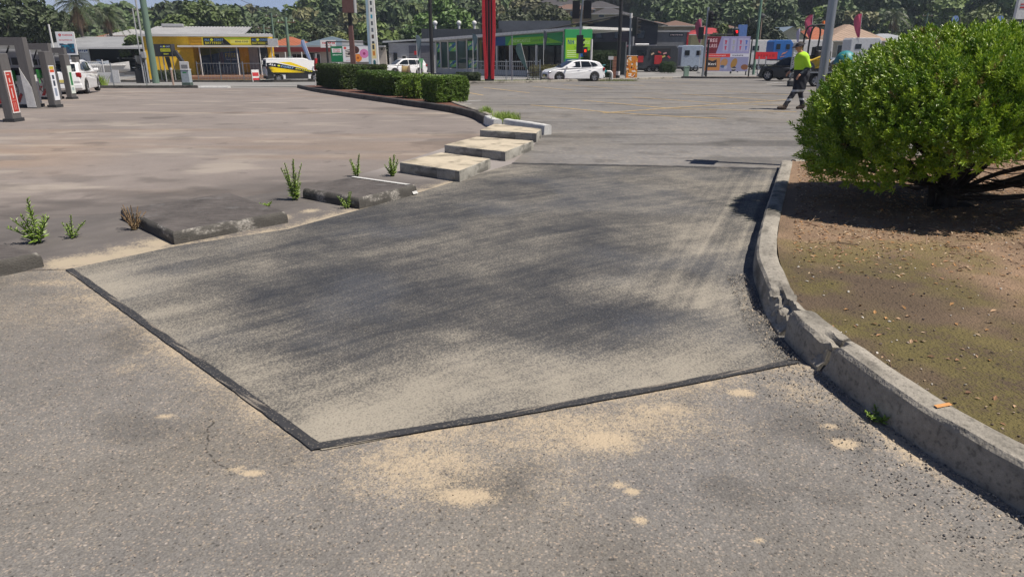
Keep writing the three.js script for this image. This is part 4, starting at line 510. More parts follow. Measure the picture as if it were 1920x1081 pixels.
const suvSpec = { ...hatchSpec, L: 4.5, W: 1.85, wb: 2.67, wr: .36, belt: 1.08, roof: 1.66, clear: .25, lampY: .8, tailY: 1.0, paint: whitePaint, bumper: M.dark, top: [[2.24, .55], [2.2, .85], [2.0, .98], [1.25, 1.07], [1.1, 1.1], [-2.0, 1.12], [-2.2, 1.05], [-2.25, .6]], cabin: [[1.25, 1.06], [.5, 1.56], [.1, 1.66], [-1.5, 1.64], [-1.85, 1.56], [-2.15, 1.08]], screen: [[1.2, 1.1], [.54, 1.55]], rear: [[-2.13, 1.12], [-1.85, 1.55]], windows: [[[.95, 1.12], [.35, 1.52], [-.12, 1.55], [-.15, 1.11]], [[-.23, 1.11], [-.2, 1.55], [-.95, 1.54], [-1.05, 1.12]], [[-1.13, 1.13], [-1.03, 1.52], [-1.6, 1.48], [-1.75, 1.25]]] };
car('suv_car', 'white sport utility car parked in front of the grey garage', 'car', [-11.12, gy(-11, 75) - .02, -75], Math.PI + .5, suvSpec);
car('parked_car', 'white car with red tail lights parked behind the fuel pumps', 'car', [-20.44, gy(-20, 33), -33.5], Math.PI / 2 + .35, { ...hatchSpec });
car('parked_car', 'white car behind the doughnut banner', 'car', [-15.38, gy(-15, 66) - .02, -66], .35, { ...hatchSpec, paint: whitePaint });
{ // battery shop van
  const t = canvas(512, 256, (g, w, h) => { g.fillStyle = '#f2f2f0'; g.fillRect(0, 0, w, h); g.fillStyle = '#14161a'; g.beginPath(); g.moveTo(0, 40); g.lineTo(90, 40); g.lineTo(w, 205); g.lineTo(w, 256); g.lineTo(0, 256); g.fill(); g.fillStyle = '#f2d208'; g.beginPath(); g.moveTo(120, 28); g.lineTo(250, 28); g.lineTo(420, 150); g.lineTo(420, 168); g.fill(); for (let k = 0; k < 4; k++) { g.beginPath(); g.moveTo(14 + k * 8, 118 + k * 26); g.lineTo(60 + k * 20, 116 + k * 26); g.lineTo(400, 216 + k * 5); g.lineTo(60, 138 + k * 26); g.fill(); } g.save(); g.translate(26, 62); g.rotate(.31); txt(g, 'ALL', 0, 0, 'bold 44px sans-serif', '#ffffff', 'left'); g.fillStyle = '#e6ee20'; g.beginPath(); g.arc(104, 0, 15, 0, 7); g.fill(); txt(g, 'COAST', 124, 0, 'bold 44px sans-serif', '#9cc4f0', 'left', 150); txt(g, 'BATTERIES', 282, 0, 'bold 44px sans-serif', '#e8e020', 'left', 190); g.restore(); });
  const pm = whitePaint, S = { L: 5.0, W: 1.95, wb: 3.1, wr: .33, belt: 1.2, roof: 1.96, tumble: .08, clear: .22, lampY: .85, tailY: 1.2, paint: pm, bumper: M.dark, top: [[2.5, .5], [2.46, .9], [2.3, 1.08], [1.75, 1.2], [-2.44, 1.22], [-2.5, .6]], cabin: [[1.8, 1.17], [1.05, 1.86], [.7, 1.95], [-2.2, 1.96], [-2.42, 1.88], [-2.48, 1.17]], screen: [[1.74, 1.24], [1.09, 1.83]], rear: [[-2.475, 1.25], [-2.43, 1.75]], windows: [[[1.5, 1.24], [.95, 1.74], [.55, 1.76], [.52, 1.22]]], handles: [-.5, .6], spokes: 6 };
  const v = car('delivery_van', 'white, black and yellow battery shop van parked at the kerb', 'van', [-19.03, gy(-19, 63.4) - .02, -63.4], .5, S);
  for (const s of [-1, 1]) { const g = new THREE.PlaneGeometry(4.1, 1.12, 1, 4); if (s < 0) g.rotateY(Math.PI); g.translate(-.4, 1.2, s * .995); part('side_lettering', g, signMat(t, .35), v); }
  part('skirt', [box(1.9, .42, 2.0, 0, .48, 0), box(.5, .42, 1.98, -2.2, .5, 0)], M.black, v); part('roof_bar', [box(.06, .06, 1.5, -.2, 2.03, 0), box(.06, .06, 1.5, -1.6, 2.03, 0)], M.lgrey, v);
}
// ---------------------------------------------------------------- poles and lights
const poleAt = (name, label, x, d, r, h, m, group, r2 = r * .8) => { const o = thing(name, label, 'pole', [x, gy(x, d), -d], 0, group); part('shaft', cyl(r, r2, h + .3, 0, -.3, 0, 14), m, o); return o; };
{
  const o = poleAt('power_pole', 'green stained timber power pole beside the yellow shop', -28.31, 57.4, .26, 13, M.timberPole); part('conduit', [bar([-.45, 0, .2], [-.45, 8.5, .2], .07, 8), bar([-.75, 0, .3], [-.75, 5.5, .3], .05, 8)], M.lgrey, o); part('crossarm', box(2.2, .12, .12, 0, 12, 0), M.wood, o); part('junction_box', rbox(.3, .45, .25, .02, -.48, 2.1, .28), M.lgrey, o); part('base_cover', rbox(.9, 1.1, .5, .04, -1.0, .5, 0), M.black, o);
  for (const [x, d, top, lab] of [[-23.78, 78, 4.67, 'grey green timber power pole beside the red roofed shop'], [-51.02, 118, 7.19, 'timber power pole rising behind the yellow shop roof'], [-39.47, 122, 7.05, 'timber power pole with crossarm against the wooded hill'], [-36.95, 110, 4.9, 'short pole behind the yellow shop end wall'], [78.22, 140, 7.86, 'power pole above the shrub against the hill']]) { const p = poleAt('power_pole', lab, x, d, .18, top - gy(x, d), M.timberPole); part('crossarm', box(2, .12, .12, 0, top - gy(x, d) - .5, 0), M.wood, p); for (const k of [-.8, .8]) part('insulator', cyl(.05, .05, .2, k, top - gy(x, d) - .44, 0, 8), M.white, p); }
  const wires = [[[-70, 11, -60], [-29.01, 11, -57.4], 1], [[-29.01, 11.2, -57.4], [-23.75, 4.56, -78], 1.2], [[-23.75, 4.56, -78], [-9.35, 3.89, -80], .8], [[-39.47, 6.81, -122], [-51.02, 6.87, -118], .8], [[-39.47, 6.81, -122], [-5.43, 5.81, -124], 1.4]];
  wires.forEach(([a, b, s], i) => { const m = [(a[0] + b[0]) / 2, (a[1] + b[1]) / 2 - s, (a[2] + b[2]) / 2], o = shade(new THREE.Mesh(tube([a, m, b], .02, 5, 24), M.dark)); o.name = numbered('power_cable'); o.userData = { label: ['power cable running left from the green pole', 'power cable from the green pole to the red roofed shop', 'power cable above the doughnut banner', 'power cable between the poles behind the yellow shop', 'power cable in front of the wooded hill'][i], category: 'cable' }; scene.add(o); });
}
const lp = poleAt('lamp_pole', 'tall black lamp pole rising behind the square hedge', -5.05, 46, .13, 9, M.black, null, .1); part('base_plate', rbox(.4, .05, .4, .01, 0, .03, 0), M.black, lp); part('lantern', rbox(.9, .12, .3, .04, .4, 9, 0), M.black, lp);
const dp = poleAt('lamp_pole', 'tall black lamp pole beside the brick pillar', 8.11, 55.5, .15, 10, M.black, null, .12); part('reflector_band', cyl(.155, .155, .3, 0, .35, 0, 12), M.white, dp); part('lantern', rbox(.9, .12, .3, .04, .4, 10, 0), M.black, dp);
const gp = poleAt('street_pole', 'green painted street light pole behind the fruit juice poster', 23.98, 72, .13, 11, mat([.16, .3, .22], .6)); part('lantern', rbox(.9, .12, .3, .04, -.4, 11, 0), M.lgrey, gp);
{ // galvanised sign pole by the shrub
  const o = poleAt('sign_pole', 'grey galvanised sign pole standing beside the shrub', 4.28, 9.98, .06, 2.95, M.galv, null, .06); part('base_plate', [box(.24, .02, .24, 0, .1, 0), ...[[-1, -1], [1, 1], [-1, 1], [1, -1]].map(([a, b]) => cyl(.012, .012, .05, a * .09, .1, b * .09, 6))], M.galv, o); part('sign_panel', rbox(.46, .6, .02, .004, 0, 2.6, .075, 1.15), mat([.55, .57, .6], .5), o); part('clamp', [box(.16, .04, .16, 0, 2.45, .02), box(.16, .04, .16, 0, 2.78, .02)], M.galv, o);
}
const lensRed = new THREE.MeshStandardMaterial({ color: 0x400000, emissive: 0xff1418, emissiveIntensity: 2.2, roughness: .4 });
function lantern(parent, x, y, z, ry, lit = -1, s = 1, n = 3) {   // signal head with visors
  const o = new THREE.Group(); o.name = 'signal_head'; parent.add(o); o.position.set(x, y, z); o.rotation.y = ry; o.scale.setScalar(s); part('backboard', rbox(.62, .36 * n + .2, .03, .01, 0, 0, -.08), M.black, o); part('housing', rbox(.36, .36 * n, .2, .03, 0, 0, 0), M.black, o);
  for (let k = 0; k < n; k++) { const yy = (n - 1 - 2 * k) * .17; part('visor', new THREE.CylinderGeometry(.15, .15, .28, 14, 1, true, -1.9, 3.8).rotateX(Math.PI / 2).rotateZ(0).translate(0, yy, .22), M.black, o); part('lens', new THREE.CircleGeometry(.135, 16).translate(0, yy, .106), k === lit ? lensRed : mat([.03, .02, .02], .3), o); } return o;
}
{
  let o = thing('traffic_signal', 'curved mast traffic signal in front of the green sign panel', 'traffic light', [5.28, gy(5, 57), -57]); part('mast', tube([[0, -.2, 0], [0, 3, 0], [.05, 5, 0], [.25, 6.2, 0], [.75, 7, 0]], .085, 10), M.galv, o); lantern(o, .02, 1.88 - gy(5, 57), .15, 2.4, -1, 1.05); lantern(o, .5, 4.37 - gy(5, 57), .1, Math.PI - .4); lantern(o, -.35, 4.37 - gy(5, 57), .1, 2.6); part('pedestrian_head', rbox(.34, .62, .2, .03, .42, 1.37 - gy(5, 57), 0), M.black, o); part('pedestrian_lens', box(.16, .2, .01, .42, 1.41 - gy(5, 57), .106), new THREE.MeshStandardMaterial({ color: 0x300500, emissive: 0xff4018, emissiveIntensity: 1.2 }), o); part('white_post', cyl(.09, .09, 3.2, .9, -.2, 0, 10), M.white, o);
  o = thing('traffic_signal', 'grey traffic signal post above the orange painted cabinet', 'traffic light', [9.94, gy(9, 62), -62]); part('mast', cyl(.09, .08, 4.25 - gy(9, 62), 0, 0, 0, 12), M.galv, o); part('cap', cyl(.12, .1, .4, 0, 3.96 - gy(9, 62), 0, 10), M.white, o); lantern(o, .42, 3.33 - gy(9, 62), 0, 1.9, -1, 1.15); part('push_button', rbox(.14, .24, .12, .02, 0, 1.1, .1), M.yellow, o);
  o = thing('traffic_signal', 'white topped traffic signal post beside the red glass poster', 'traffic light', [17.38, gy(16, 66), -66]); part('mast', cyl(.11, .09, 5.03 - gy(16, 66), 0, 0, 0, 12), M.galv, o); part('rear_post', cyl(.1, .1, 3.3, .3, -.1, -.05, 10), M.black, o); lantern(o, .32, 4.02 - gy(16, 66), .05, .7, -1, 1.1); lantern(o, -.45, 2.86 - gy(16, 66), 0, 2.6, -1, .8); part('arm', bar([0, 2.77 - gy(16, 66), 0], [2.6, 2.77 - gy(16, 66), -.5], .04, 8), M.dark, o);
  o = thing('traffic_signal', 'traffic signal showing a red light above the posters', 'traffic light', [22.37, gy(20, 74), -74]); part('mast', cyl(.09, .08, 4.6, 0, 0, -.2, 12), M.dark, o); lantern(o, .1, 2.82 - gy(20, 74), .05, .05, 0, .95); lantern(o, -.5, 2.82 - gy(20, 74), .05, 2.2, -1, .95);
  o = thing('parking_sign', 'small blue and white signal heads showing above the shrub', 'sign', [53.7, gy(40, 90), -90]); part('post', cyl(.05, .05, 4.66 - gy(40, 90), 0, 0, 0, 8), M.galv, o); part('panel', new THREE.CylinderGeometry(.42, .42, .03, 20).rotateX(Math.PI / 2).translate(0, 4.9 - gy(40, 90), .06), mat([.22, .35, .68], .5), o);
  const o2 = dup(o, [59.15, gy(40, 90), -90], 0, 'round blue sign behind the shrub beside the tall white sign'); o.userData.label = 'round blue sign behind the middle of the shrub'; 
}
// ---------------------------------------------------------------- fuel pumps and bollards
{
  const steel = mat([.15, .145, .145], .55), red = mat([.42, .02, .025], .4);
  const mk = (pos, label) => { const o = thing('fuel_pump', label, 'fuel pump', pos, 0, 'fuel pumps along the forecourt edge'); 
    part('crash_frame', [box(.26, 1.98, .2, -.13, .96, 0), box(.26, 1.98, .2, -1.95, .96, 0), box(1.56, .22, .2, -1.04, 1.84, 0)], steel, o);
    part('guard_sticker', [prism([[0, 0], [.26, 0], [.24, .55], [.0, 1.1]], .012).translate(-.262, .03, .108), prism([[0, 0], [.26, 0], [.24, .55], [.0, 1.1]], .012).translate(-2.08, .03, .108)], M.white, o, 'white wedge sticker on the frame legs');
    part('base', box(1.5, .08, .62, -1.04, .04, -.42), M.dark, o); part('lower_panel', rbox(1.42, .82, .56, .02, -1.04, .5, -.42), M.white, o); part('graphic', [prism([[-.7, 0], [.1, 0], [.42, .36], [-.7, .36]], .012).translate(-1.04, .12, -.13), prism([[.3, .02], [.42, .02], [.55, .25], [.5, .3]], .012).translate(-1.04, .12, -.13)], red, o, 'red slanted graphic across the lower panel'); part('nozzle_bay', rbox(1.42, .2, .5, .01, -1.04, 1.01, -.42), M.black, o); part('head', rbox(1.42, .5, .5, .02, -1.04, 1.36, -.42), mat([.32, .33, .36], .45), o);
    for (const x of [-1.45, -.85]) part('display', rbox(.36, .2, .02, .006, x, 1.3, -.165), M.glass, o); for (const x of [-.5]) part('card_reader', rbox(.22, .2, .03, .006, x, 1.3, -.165), M.dark, o);
    part('top_sign', rbox(1.42, .26, .3, .02, -1.04, 1.66, -.42), M.lgrey, o);
    for (const x of [-1.5, -.62]) { const nz = part('nozzle', [rbox(.14, .3, .12, .02, x, .9, -.06), bar([x, .8, -.04], [x + .02, .58, .03], .022, 6)], mat([.05, .33, .07], .45), o); part('hose', tube([[x, 1.72, -.2], [x - .06, 1.3, .02], [x - .03, .7, .1], [x + .12, .28, .12], [x + .16, .5, .06], [x + .03, .78, -.02]], .022, 6, 26), M.black, nz); } return o; };
  const p0 = mk([-13.85, gy(-14, 20.8), -20.9], 'fuel pump at the front of the row beside the red striped bollard');
  dup(p0, [-16.52, gy(-16.6, 26.2), -26.2], 0, 'fuel pump in the middle of the row'); dup(p0, [-19.35, gy(-19.4, 31.7), -31.7], 0, 'fuel pump at the end of the row nearest the white fence');
  const bol = (pos, label, panel, h = 1.58) => { const o = thing('bollard', label, 'bollard', pos, 0, 'square bollards guarding the fuel pumps'); part('post', rbox(.2, h, .3, .015, 0, h / 2, 0), steel, o); part('foot', box(.26, .1, .36, 0, .03, 0), M.dark, o); part('side_panel', box(.012, h * .62, .24, .106, h * .44, 0), signMat(panel), o); return o; };
  const strip = (bg, marks) => canvas(64, 256, (g, w, h) => { g.fillStyle = bg; g.fillRect(0, 0, w, h); for (const [c, y, hh, x = 6, ww = 52] of marks) { g.fillStyle = c; g.fillRect(x, y, ww, hh); } });
  const sRed = strip('#d8d4d2', [['#b03a30', 8, 240, 8, 48], ['#d8c8c4', 20, 5, 16, 22], ['#d8c8c4', 44, 26, 26, 10], ['#d8c8c4', 84, 4, 14, 36], ['#d8c8c4', 104, 60, 27, 8], ['#c88880', 176, 4, 14, 36], ['#c88880', 190, 46, 22, 5], ['#c88880', 190, 46, 36, 5]]), sWhite = strip('#dfe2e8', [['#3a4252', 70, 30, 18, 26], ['#3a4252', 110, 40, 18, 26], ['#8a94a8', 165, 60, 16, 30], ['#c4b03a', 6, 22], ['#cf5030', 30, 20]]), sGreen = strip('#d5ddd6', [['#2f7a4a', 60, 120, 14, 34], ['#9aa', 200, 30, 14, 34]]);
  bol([-11.55, gy(-11.5, 16.4), -16.45], 'square bollard with red and white panel at the forecourt edge', sRed, 1.5);
  bol([-13.62, gy(-13.7, 21.2), -21.3], 'square bollard with white notice panel after the first pump', sWhite);
  bol([-16.45, gy(-16.5, 26.7), -26.8], 'square bollard with green notice panel after the middle pump', sGreen);
  bol([-19.4, gy(-19.4, 32.3), -32.4], 'square bollard standing nearest the white fence', sWhite);
}
// ---------------------------------------------------------------- person
function surfaceNet(min, max, cell, fn) {
  const n = [0, 1, 2].map((k) => Math.ceil((max[k] - min[k]) / cell) + 1), D = new Float32Array(n[0] * n[1] * n[2]), id = (i, j, k) => i + n[0] * (j + n[1] * k);
  for (let k = 0; k < n[2]; k++) for (let j = 0; j < n[1]; j++) for (let i = 0; i < n[0]; i++) D[id(i, j, k)] = fn(min[0] + i * cell, min[1] + j * cell, min[2] + k * cell)[0];
  const vi = new Int32Array(D.length).fill(-1), pos = [], col = [], idx = [];
  for (let k = 0; k < n[2] - 1; k++) for (let j = 0; j < n[1] - 1; j++) for (let i = 0; i < n[0] - 1; i++) {
    let s = 0, x = 0, y = 0, z = 0; const c = []; for (let q = 0; q < 8; q++) c.push(D[id(i + (q & 1), j + (q >> 1 & 1), k + (q >> 2))]); if (c.every((v) => v > 0) || c.every((v) => v <= 0)) continue;
    for (const [a, b] of [[0, 1], [2, 3], [4, 5], [6, 7], [0, 2], [1, 3], [4, 6], [5, 7], [0, 4], [1, 5], [2, 6], [3, 7]]) if (c[a] > 0 !== c[b] > 0) { const t = c[a] / (c[a] - c[b]); x += lerp(a & 1, b & 1, t); y += lerp(a >> 1 & 1, b >> 1 & 1, t); z += lerp(a >> 2, b >> 2, t); s++; }
    const p = [min[0] + (i + x / s) * cell, min[1] + (j + y / s) * cell, min[2] + (k + z / s) * cell]; vi[id(i, j, k)] = pos.length / 3; pos.push(...p); col.push(...fn(...p)[1]);
  }
  for (let k = 1; k < n[2] - 1; k++) for (let j = 1; j < n[1] - 1; j++) for (let i = 1; i < n[0] - 1; i++) { const a = D[id(i, j, k)] > 0; const e = (b, p, q, r, s) => { if (a !== b) { const v = [p, q, r, s].map((t) => vi[t]); if (v.some((t) => t < 0)) return; a ? idx.push(v[0], v[2], v[1], v[0], v[3], v[2]) : idx.push(v[0], v[1], v[2], v[0], v[2], v[3]); } };
    e(D[id(i + 1, j, k)] > 0, id(i, j - 1, k - 1), id(i, j, k - 1), id(i, j, k), id(i, j - 1, k)); e(D[id(i, j + 1, k)] > 0, id(i - 1, j, k - 1), id(i - 1, j, k), id(i, j, k), id(i, j, k - 1)); e(D[id(i, j, k + 1)] > 0, id(i - 1, j - 1, k), id(i, j - 1, k), id(i, j, k), id(i - 1, j, k)); }
  const g = new THREE.BufferGeometry(); g.setAttribute('position', new THREE.Float32BufferAttribute(pos, 3)); g.setAttribute('color', new THREE.Float32BufferAttribute(col, 3)); g.setIndex(idx); g.computeVertexNormals(); return g;
}
{
  const o = thing('person', 'person in lime hi-vis shirt and dark work trousers walking across the car park', 'person', [8.06, gy(8.2, 20.2), -20.2], .12);
  o.scale.setScalar(1.04);
  const lime = [.42, .72, .03], navy = [.018, .02, .028], skin = [.48, .25, .16], silver = [.5, .52, .53], boot = [.05, .035, .026], dark = [.03, .04, .055], hair = [.03, .022, .018];
  // walking towards -x, head bowed; joints in metres
  const B = [], cap = (a, b, ra, rb, c, k = .03) => B.push([a, b, ra, rb, c, k]);
  const hipL = [.02, .90, .09], hipR = [.02, .90, -.09], kneeL = [-.16, .50, .10], ankL = [-.40, .10, .10], kneeR = [.08, .49, -.09], ankR = [.20, .12, -.09];
  cap([.02, .92, 0], [-.0, 1.12, 0], .19, .175, navy, .06); cap([0, 1.1, 0], [-.03, 1.3, 0], .185, .19, lime, .07); cap([-.03, 1.34, .1], [-.03, 1.34, -.1], .105, .105, lime, .07); cap([-.05, 1.40, 0], [-.10, 1.50, 0], .055, .05, skin, .03);
  cap(hipL, kneeL, .125, .08, navy, .05); cap(kneeL, ankL, .075, .055, navy, .03); cap(hipR, kneeR, .125, .08, navy, .05); cap(kneeR, ankR, .075, .055, navy, .03); cap([.02, .88, .06], [-.03, .6, .05], .17, .16, navy, .06); cap([.02, .88, -.06], [.04, .6, -.05], .17, .16, navy, .06);
  cap(ankL, [-.41, .055, .10], .06, .055, boot, .03); cap([-.41, .05, .10], [-.57, .06, .10], .052, .042, boot, .03); cap(ankR, [.22, .07, -.09], .058, .055, boot, .03); cap([.22, .06, -.09], [.07, .045, -.09], .05, .042, boot, .03);
  cap([-.02, 1.36, .17], [.06, 1.12, .235], .068, .058, lime, .04); cap([.06, 1.13, .235], [.05, 1.06, .235], .052, .048, dark, .02); cap([.05, 1.07, .235], [-.13, .93, .22], .046, .034, dark, .02); cap([-.02, 1.36, -.17], [.02, 1.12, -.235], .068, .058, lime, .04); cap([.02, 1.12, -.235], [-.2, .99, -.2], .048, .034, dark, .03);
  const sd = (x, y, z) => { let d = 1e9, best = 1e9, c = navy; for (const [a, b, ra, rb, cc, k] of B) { const ux = b[0] - a[0], uy = b[1] - a[1], uz = b[2] - a[2], t = clamp(((x - a[0]) * ux + (y - a[1]) * uy + (z - a[2]) * uz) / (ux * ux + uy * uy + uz * uz)), e = Math.hypot(x - a[0] - ux * t, y - a[1] - uy * t, z - a[2] - uz * t) - lerp(ra, rb, t); if (e < best) { best = e; c = cc; } const h = clamp(.5 + .5 * (d - e) / k); d = d > 1e8 ? e : lerp(d, e, h) - k * h * (1 - h); }
    if (c === lime || c === navy) { if (y > 1.03 && c === navy && y < 1.2) c = lime; if (c === lime && y < 1.03) c = navy; }
    if (c === navy) { const on = (a, k) => Math.abs(y - a) < .026; if ((z > 0 ? on(.50) || on(.27) : on(.50) || on(.27))) c = silver; } return [d - .004 * Math.sin(x * 40 + y * 27) * (c === skin ? 0 : 1), c]; };
  const main = surfaceNet([-.68, -.02, -.34], [.36, 1.56, .34], .013, sd);
  // head with nose, brow, jaw, ears and hair; chin bowed forward
  const hc = [-.135, 1.60, 0], hd = (x, y, z) => { const ca = Math.cos(.35), sa = Math.sin(.35), X0 = x - hc[0], Y0 = y - hc[1], u = X0 * ca + Y0 * sa, v = Y0 * ca - X0 * sa; const E = (cx, cy, cz, rx, ry, rz) => { const q = Math.hypot((u - cx) / rx, (v - cy) / ry, (z - cz) / rz); return (q - 1) * Math.min(rx, ry, rz); }; const sm = (a, b, k) => { const h = clamp(.5 + .5 * (b - a) / k); return lerp(b, a, h) - k * h * (1 - h); };
    let d = E(0, .02, 0, .098, .108, .076); d = sm(d, E(-.035, -.065, 0, .058, .06, .055), .03); d = sm(d, E(-.103, -.012, 0, .02, .028, .014), .012); d = sm(d, E(-.085, .025, 0, .02, .012, .05), .015); d = sm(d, E(-.09, -.058, 0, .014, .008, .024), .008); for (const s of [-1, 1]) d = sm(d, E(.005, -.005, s * .08, .022, .03, .01), .006); const hr = E(.02, .035, 0, .103, .103, .083); const isHair = hr < d && (u > -.03 || v > .07); d = Math.min(d, isHair || hr < d ? (u > -.03 || v > .06 ? hr : d) : d); const eye = Math.hypot(u + .088, v - .008) < .013 && Math.abs(Math.abs(z) - .03) < .012; return [d, eye ? [.02, .015, .01] : isHair ? hair : skin]; };
  const head = surfaceNet([-.29, 1.46, -.11], [.01, 1.76, .11], .006, hd);
  // hands: palm, four fingers, thumb, loosely curled
  const hand = (w, dir, s) => { const H = [], c = (a, b, ra, rb) => H.push([a, b, ra, rb]), P = (f, u, l) => [w[0] + dir[0] * f, w[1] + dir[1] * f + u, w[2] + l * s]; c(P(0, 0, 0), P(.05, -.004, 0), .026, .03); c(P(.05, 0, -.02), P(.085, -.004, -.024), .02, .017); c(P(.05, 0, .02), P(.085, -.004, .024), .02, .017); [[-.03, .03], [-.01, .036], [.01, .034], [.03, .026]].forEach(([l, L]) => { c(P(.085, -.004, l), P(.085 + L, -.016, l * 1.05), .0098, .009); c(P(.085 + L, -.016, l * 1.05), P(.085 + L * 1.5, -.045, l * 1.02), .009, .0082); c(P(.085 + L * 1.5, -.045, l * 1.02), P(.085 + L * 1.3, -.066, l), .0082, .0075); }); c(P(.02, -.002, -.03), P(.055, -.012, -.055), .013, .011); c(P(.055, -.012, -.055), P(.085, -.03, -.055), .011, .009);
    return surfaceNet([w[0] - .17, w[1] - .2, w[2] - .1], [w[0] + .1, w[1] + .07, w[2] + .1], .005, (x, y, z) => { let d = 1e9; for (const [a, b, ra, rb] of H) { const ux = b[0] - a[0], uy = b[1] - a[1], uz = b[2] - a[2], t = clamp(((x - a[0]) * ux + (y - a[1]) * uy + (z - a[2]) * uz) / (ux * ux + uy * uy + uz * uz)), e = Math.hypot(x - a[0] - ux * t, y - a[1] - uy * t, z - a[2] - uz * t) - lerp(ra, rb, t), h = clamp(.5 + .5 * (d - e) / .005); d = d > 1e8 ? e : lerp(d, e, h) - .005 * h * (1 - h); } return [d, skin]; }); };
  const all = mergeGeometries([main, head, hand([-.13, .93, .22], [-.72, -.6], 1), hand([-.2, .99, -.2], [-.8, -.5], -1)].map((g) => { const q = g.toNonIndexed(); q.setAttribute('uv', new THREE.BufferAttribute(new Float32Array(q.attributes.position.count * 2), 2)); return q; }));
  part('body', all, new THREE.MeshStandardMaterial({ vertexColors: true, roughness: .8 }), o);
  const capM = mat([.03, .03, .04], .8); part('hat', [new THREE.SphereGeometry(.108, 18, 10, 0, 6.3, 0, 1.45).scale(1.02, .8, .86).translate(0, .045, 0).rotateZ(.35).translate(...hc), new THREE.CylinderGeometry(.165, .17, .012, 22).scale(1.05, 1, .95).translate(-.02, .05, 0).rotateZ(.35).translate(...hc)], capM, o);
}
// ---------------------------------------------------------------- buildings
const wallM = (c, r = .85) => mat(c, r, { bumpMap: mottle, bumpScale: .004 });
function corrugated(w, l, amp = .02, pitch = .19, n2 = 1) { const k = Math.round(w / pitch) * 4, g = new THREE.PlaneGeometry(w, l, k, n2), p = g.attributes.position; for (let i = 0; i < p.count; i++) p.setZ(i, amp * Math.sin(p.getX(i) / pitch * 6.283)); g.rotateX(-Math.PI / 2); g.computeVertexNormals(); return g; }
const bulk = (x0, x1, y0, y1, z0, z1) => box(x1 - x0, y1 - y0, Math.abs(z1 - z0), (x0 + x1) / 2, (y0 + y1) / 2, (z0 + z1) / 2);
const win = (parent, x0, x1, y0, y1, z, frameM = M.white, nm = 'window', cols = 1) => { const w = part(nm, bulk(x0, x1, y0, y1, z, z + .03), M.glass, parent), f = .05; part('frame', [bulk(x0, x1, y0 - f, y0, z, z + .08), bulk(x0, x1, y1, y1 + f, z, z + .08), bulk(x0 - f, x0, y0 - f, y1 + f, z, z + .08), bulk(x1, x1 + f, y0 - f, y1 + f, z, z + .08)], frameM, w); for (let k = 1; k < cols; k++) { const x = lerp(x0, x1, k / cols); part('mullion', bulk(x - .02, x + .02, y0, y1, z + .032, z + .07), frameM, w); } return w; };
const hipRoof = (x0, x1, z0, z1, y0, y1, over = .4) => { const a = x0 - over, b = x1 + over, c = z0 + over, d = z1 - over, in1 = Math.min((b - a), (c - d)) / 2 * .95, m = (c + d) / 2; const A = [a, y0, c], B = [b, y0, c], C = [b, y0, d], D = [a, y0, d], P = (b - a) > (c - d) ? [a + in1, y1, m] : [(a + b) / 2, y1, c - in1], Q = (b - a) > (c - d) ? [b - in1, y1, m] : [(a + b) / 2, y1, d + in1]; const tri = (p, q, r) => quad(p, q, r, r); return (b - a) > (c - d) ? [quad(A, B, Q, P), quad(C, D, P, Q), tri(B, C, Q), tri(D, A, P)] : [tri(A, B, P), quad(B, C, Q, P), tri(C, D, Q), quad(D, A, P, Q)]; };
const tile = (c) => { const b = greyTex(64, (i, j) => .5 + .5 * Math.sin(i / 64 * 6.283 * 4) * .6 + (j % 16) / 40); b.repeat.set(3, 3); return mat(c, .85, { bumpMap: b, bumpScale: .05 }); };
const terracotta = tile([.42, .13, .06]), brownTile = tile([.2, .12, .09]), darkTile = tile([.07, .065, .07]), tanTile = tile([.42, .3, .22]);
function house(label, x, d, w, l, y0, eave, ridge, wallC, roofM, wins = 2, turn = 0) { const o = thing('house', label, 'house', [x, y0, -d], turn), m = wallM(wallC); part('wall', bulk(-w / 2, w / 2, -.4, eave - y0, 0, -l), m, o); part('roof', hipRoof(-w / 2, w / 2, 0, -l, eave - y0, ridge - y0, .5), roofM, o); part('gutter', bulk(-w / 2 - .5, w / 2 + .5, eave - y0 - .12, eave - y0 - .01, .5, .42), M.white, o); for (let k = 0; k < wins; k++) { const c = lerp(-w / 2, w / 2, (k + .5) / wins); win(o, c - .6, c + .6, (eave - y0) * .42, (eave - y0) * .82, .002); } return o; }
const yL = gy(-22, 66), yR = gy(8, 66);
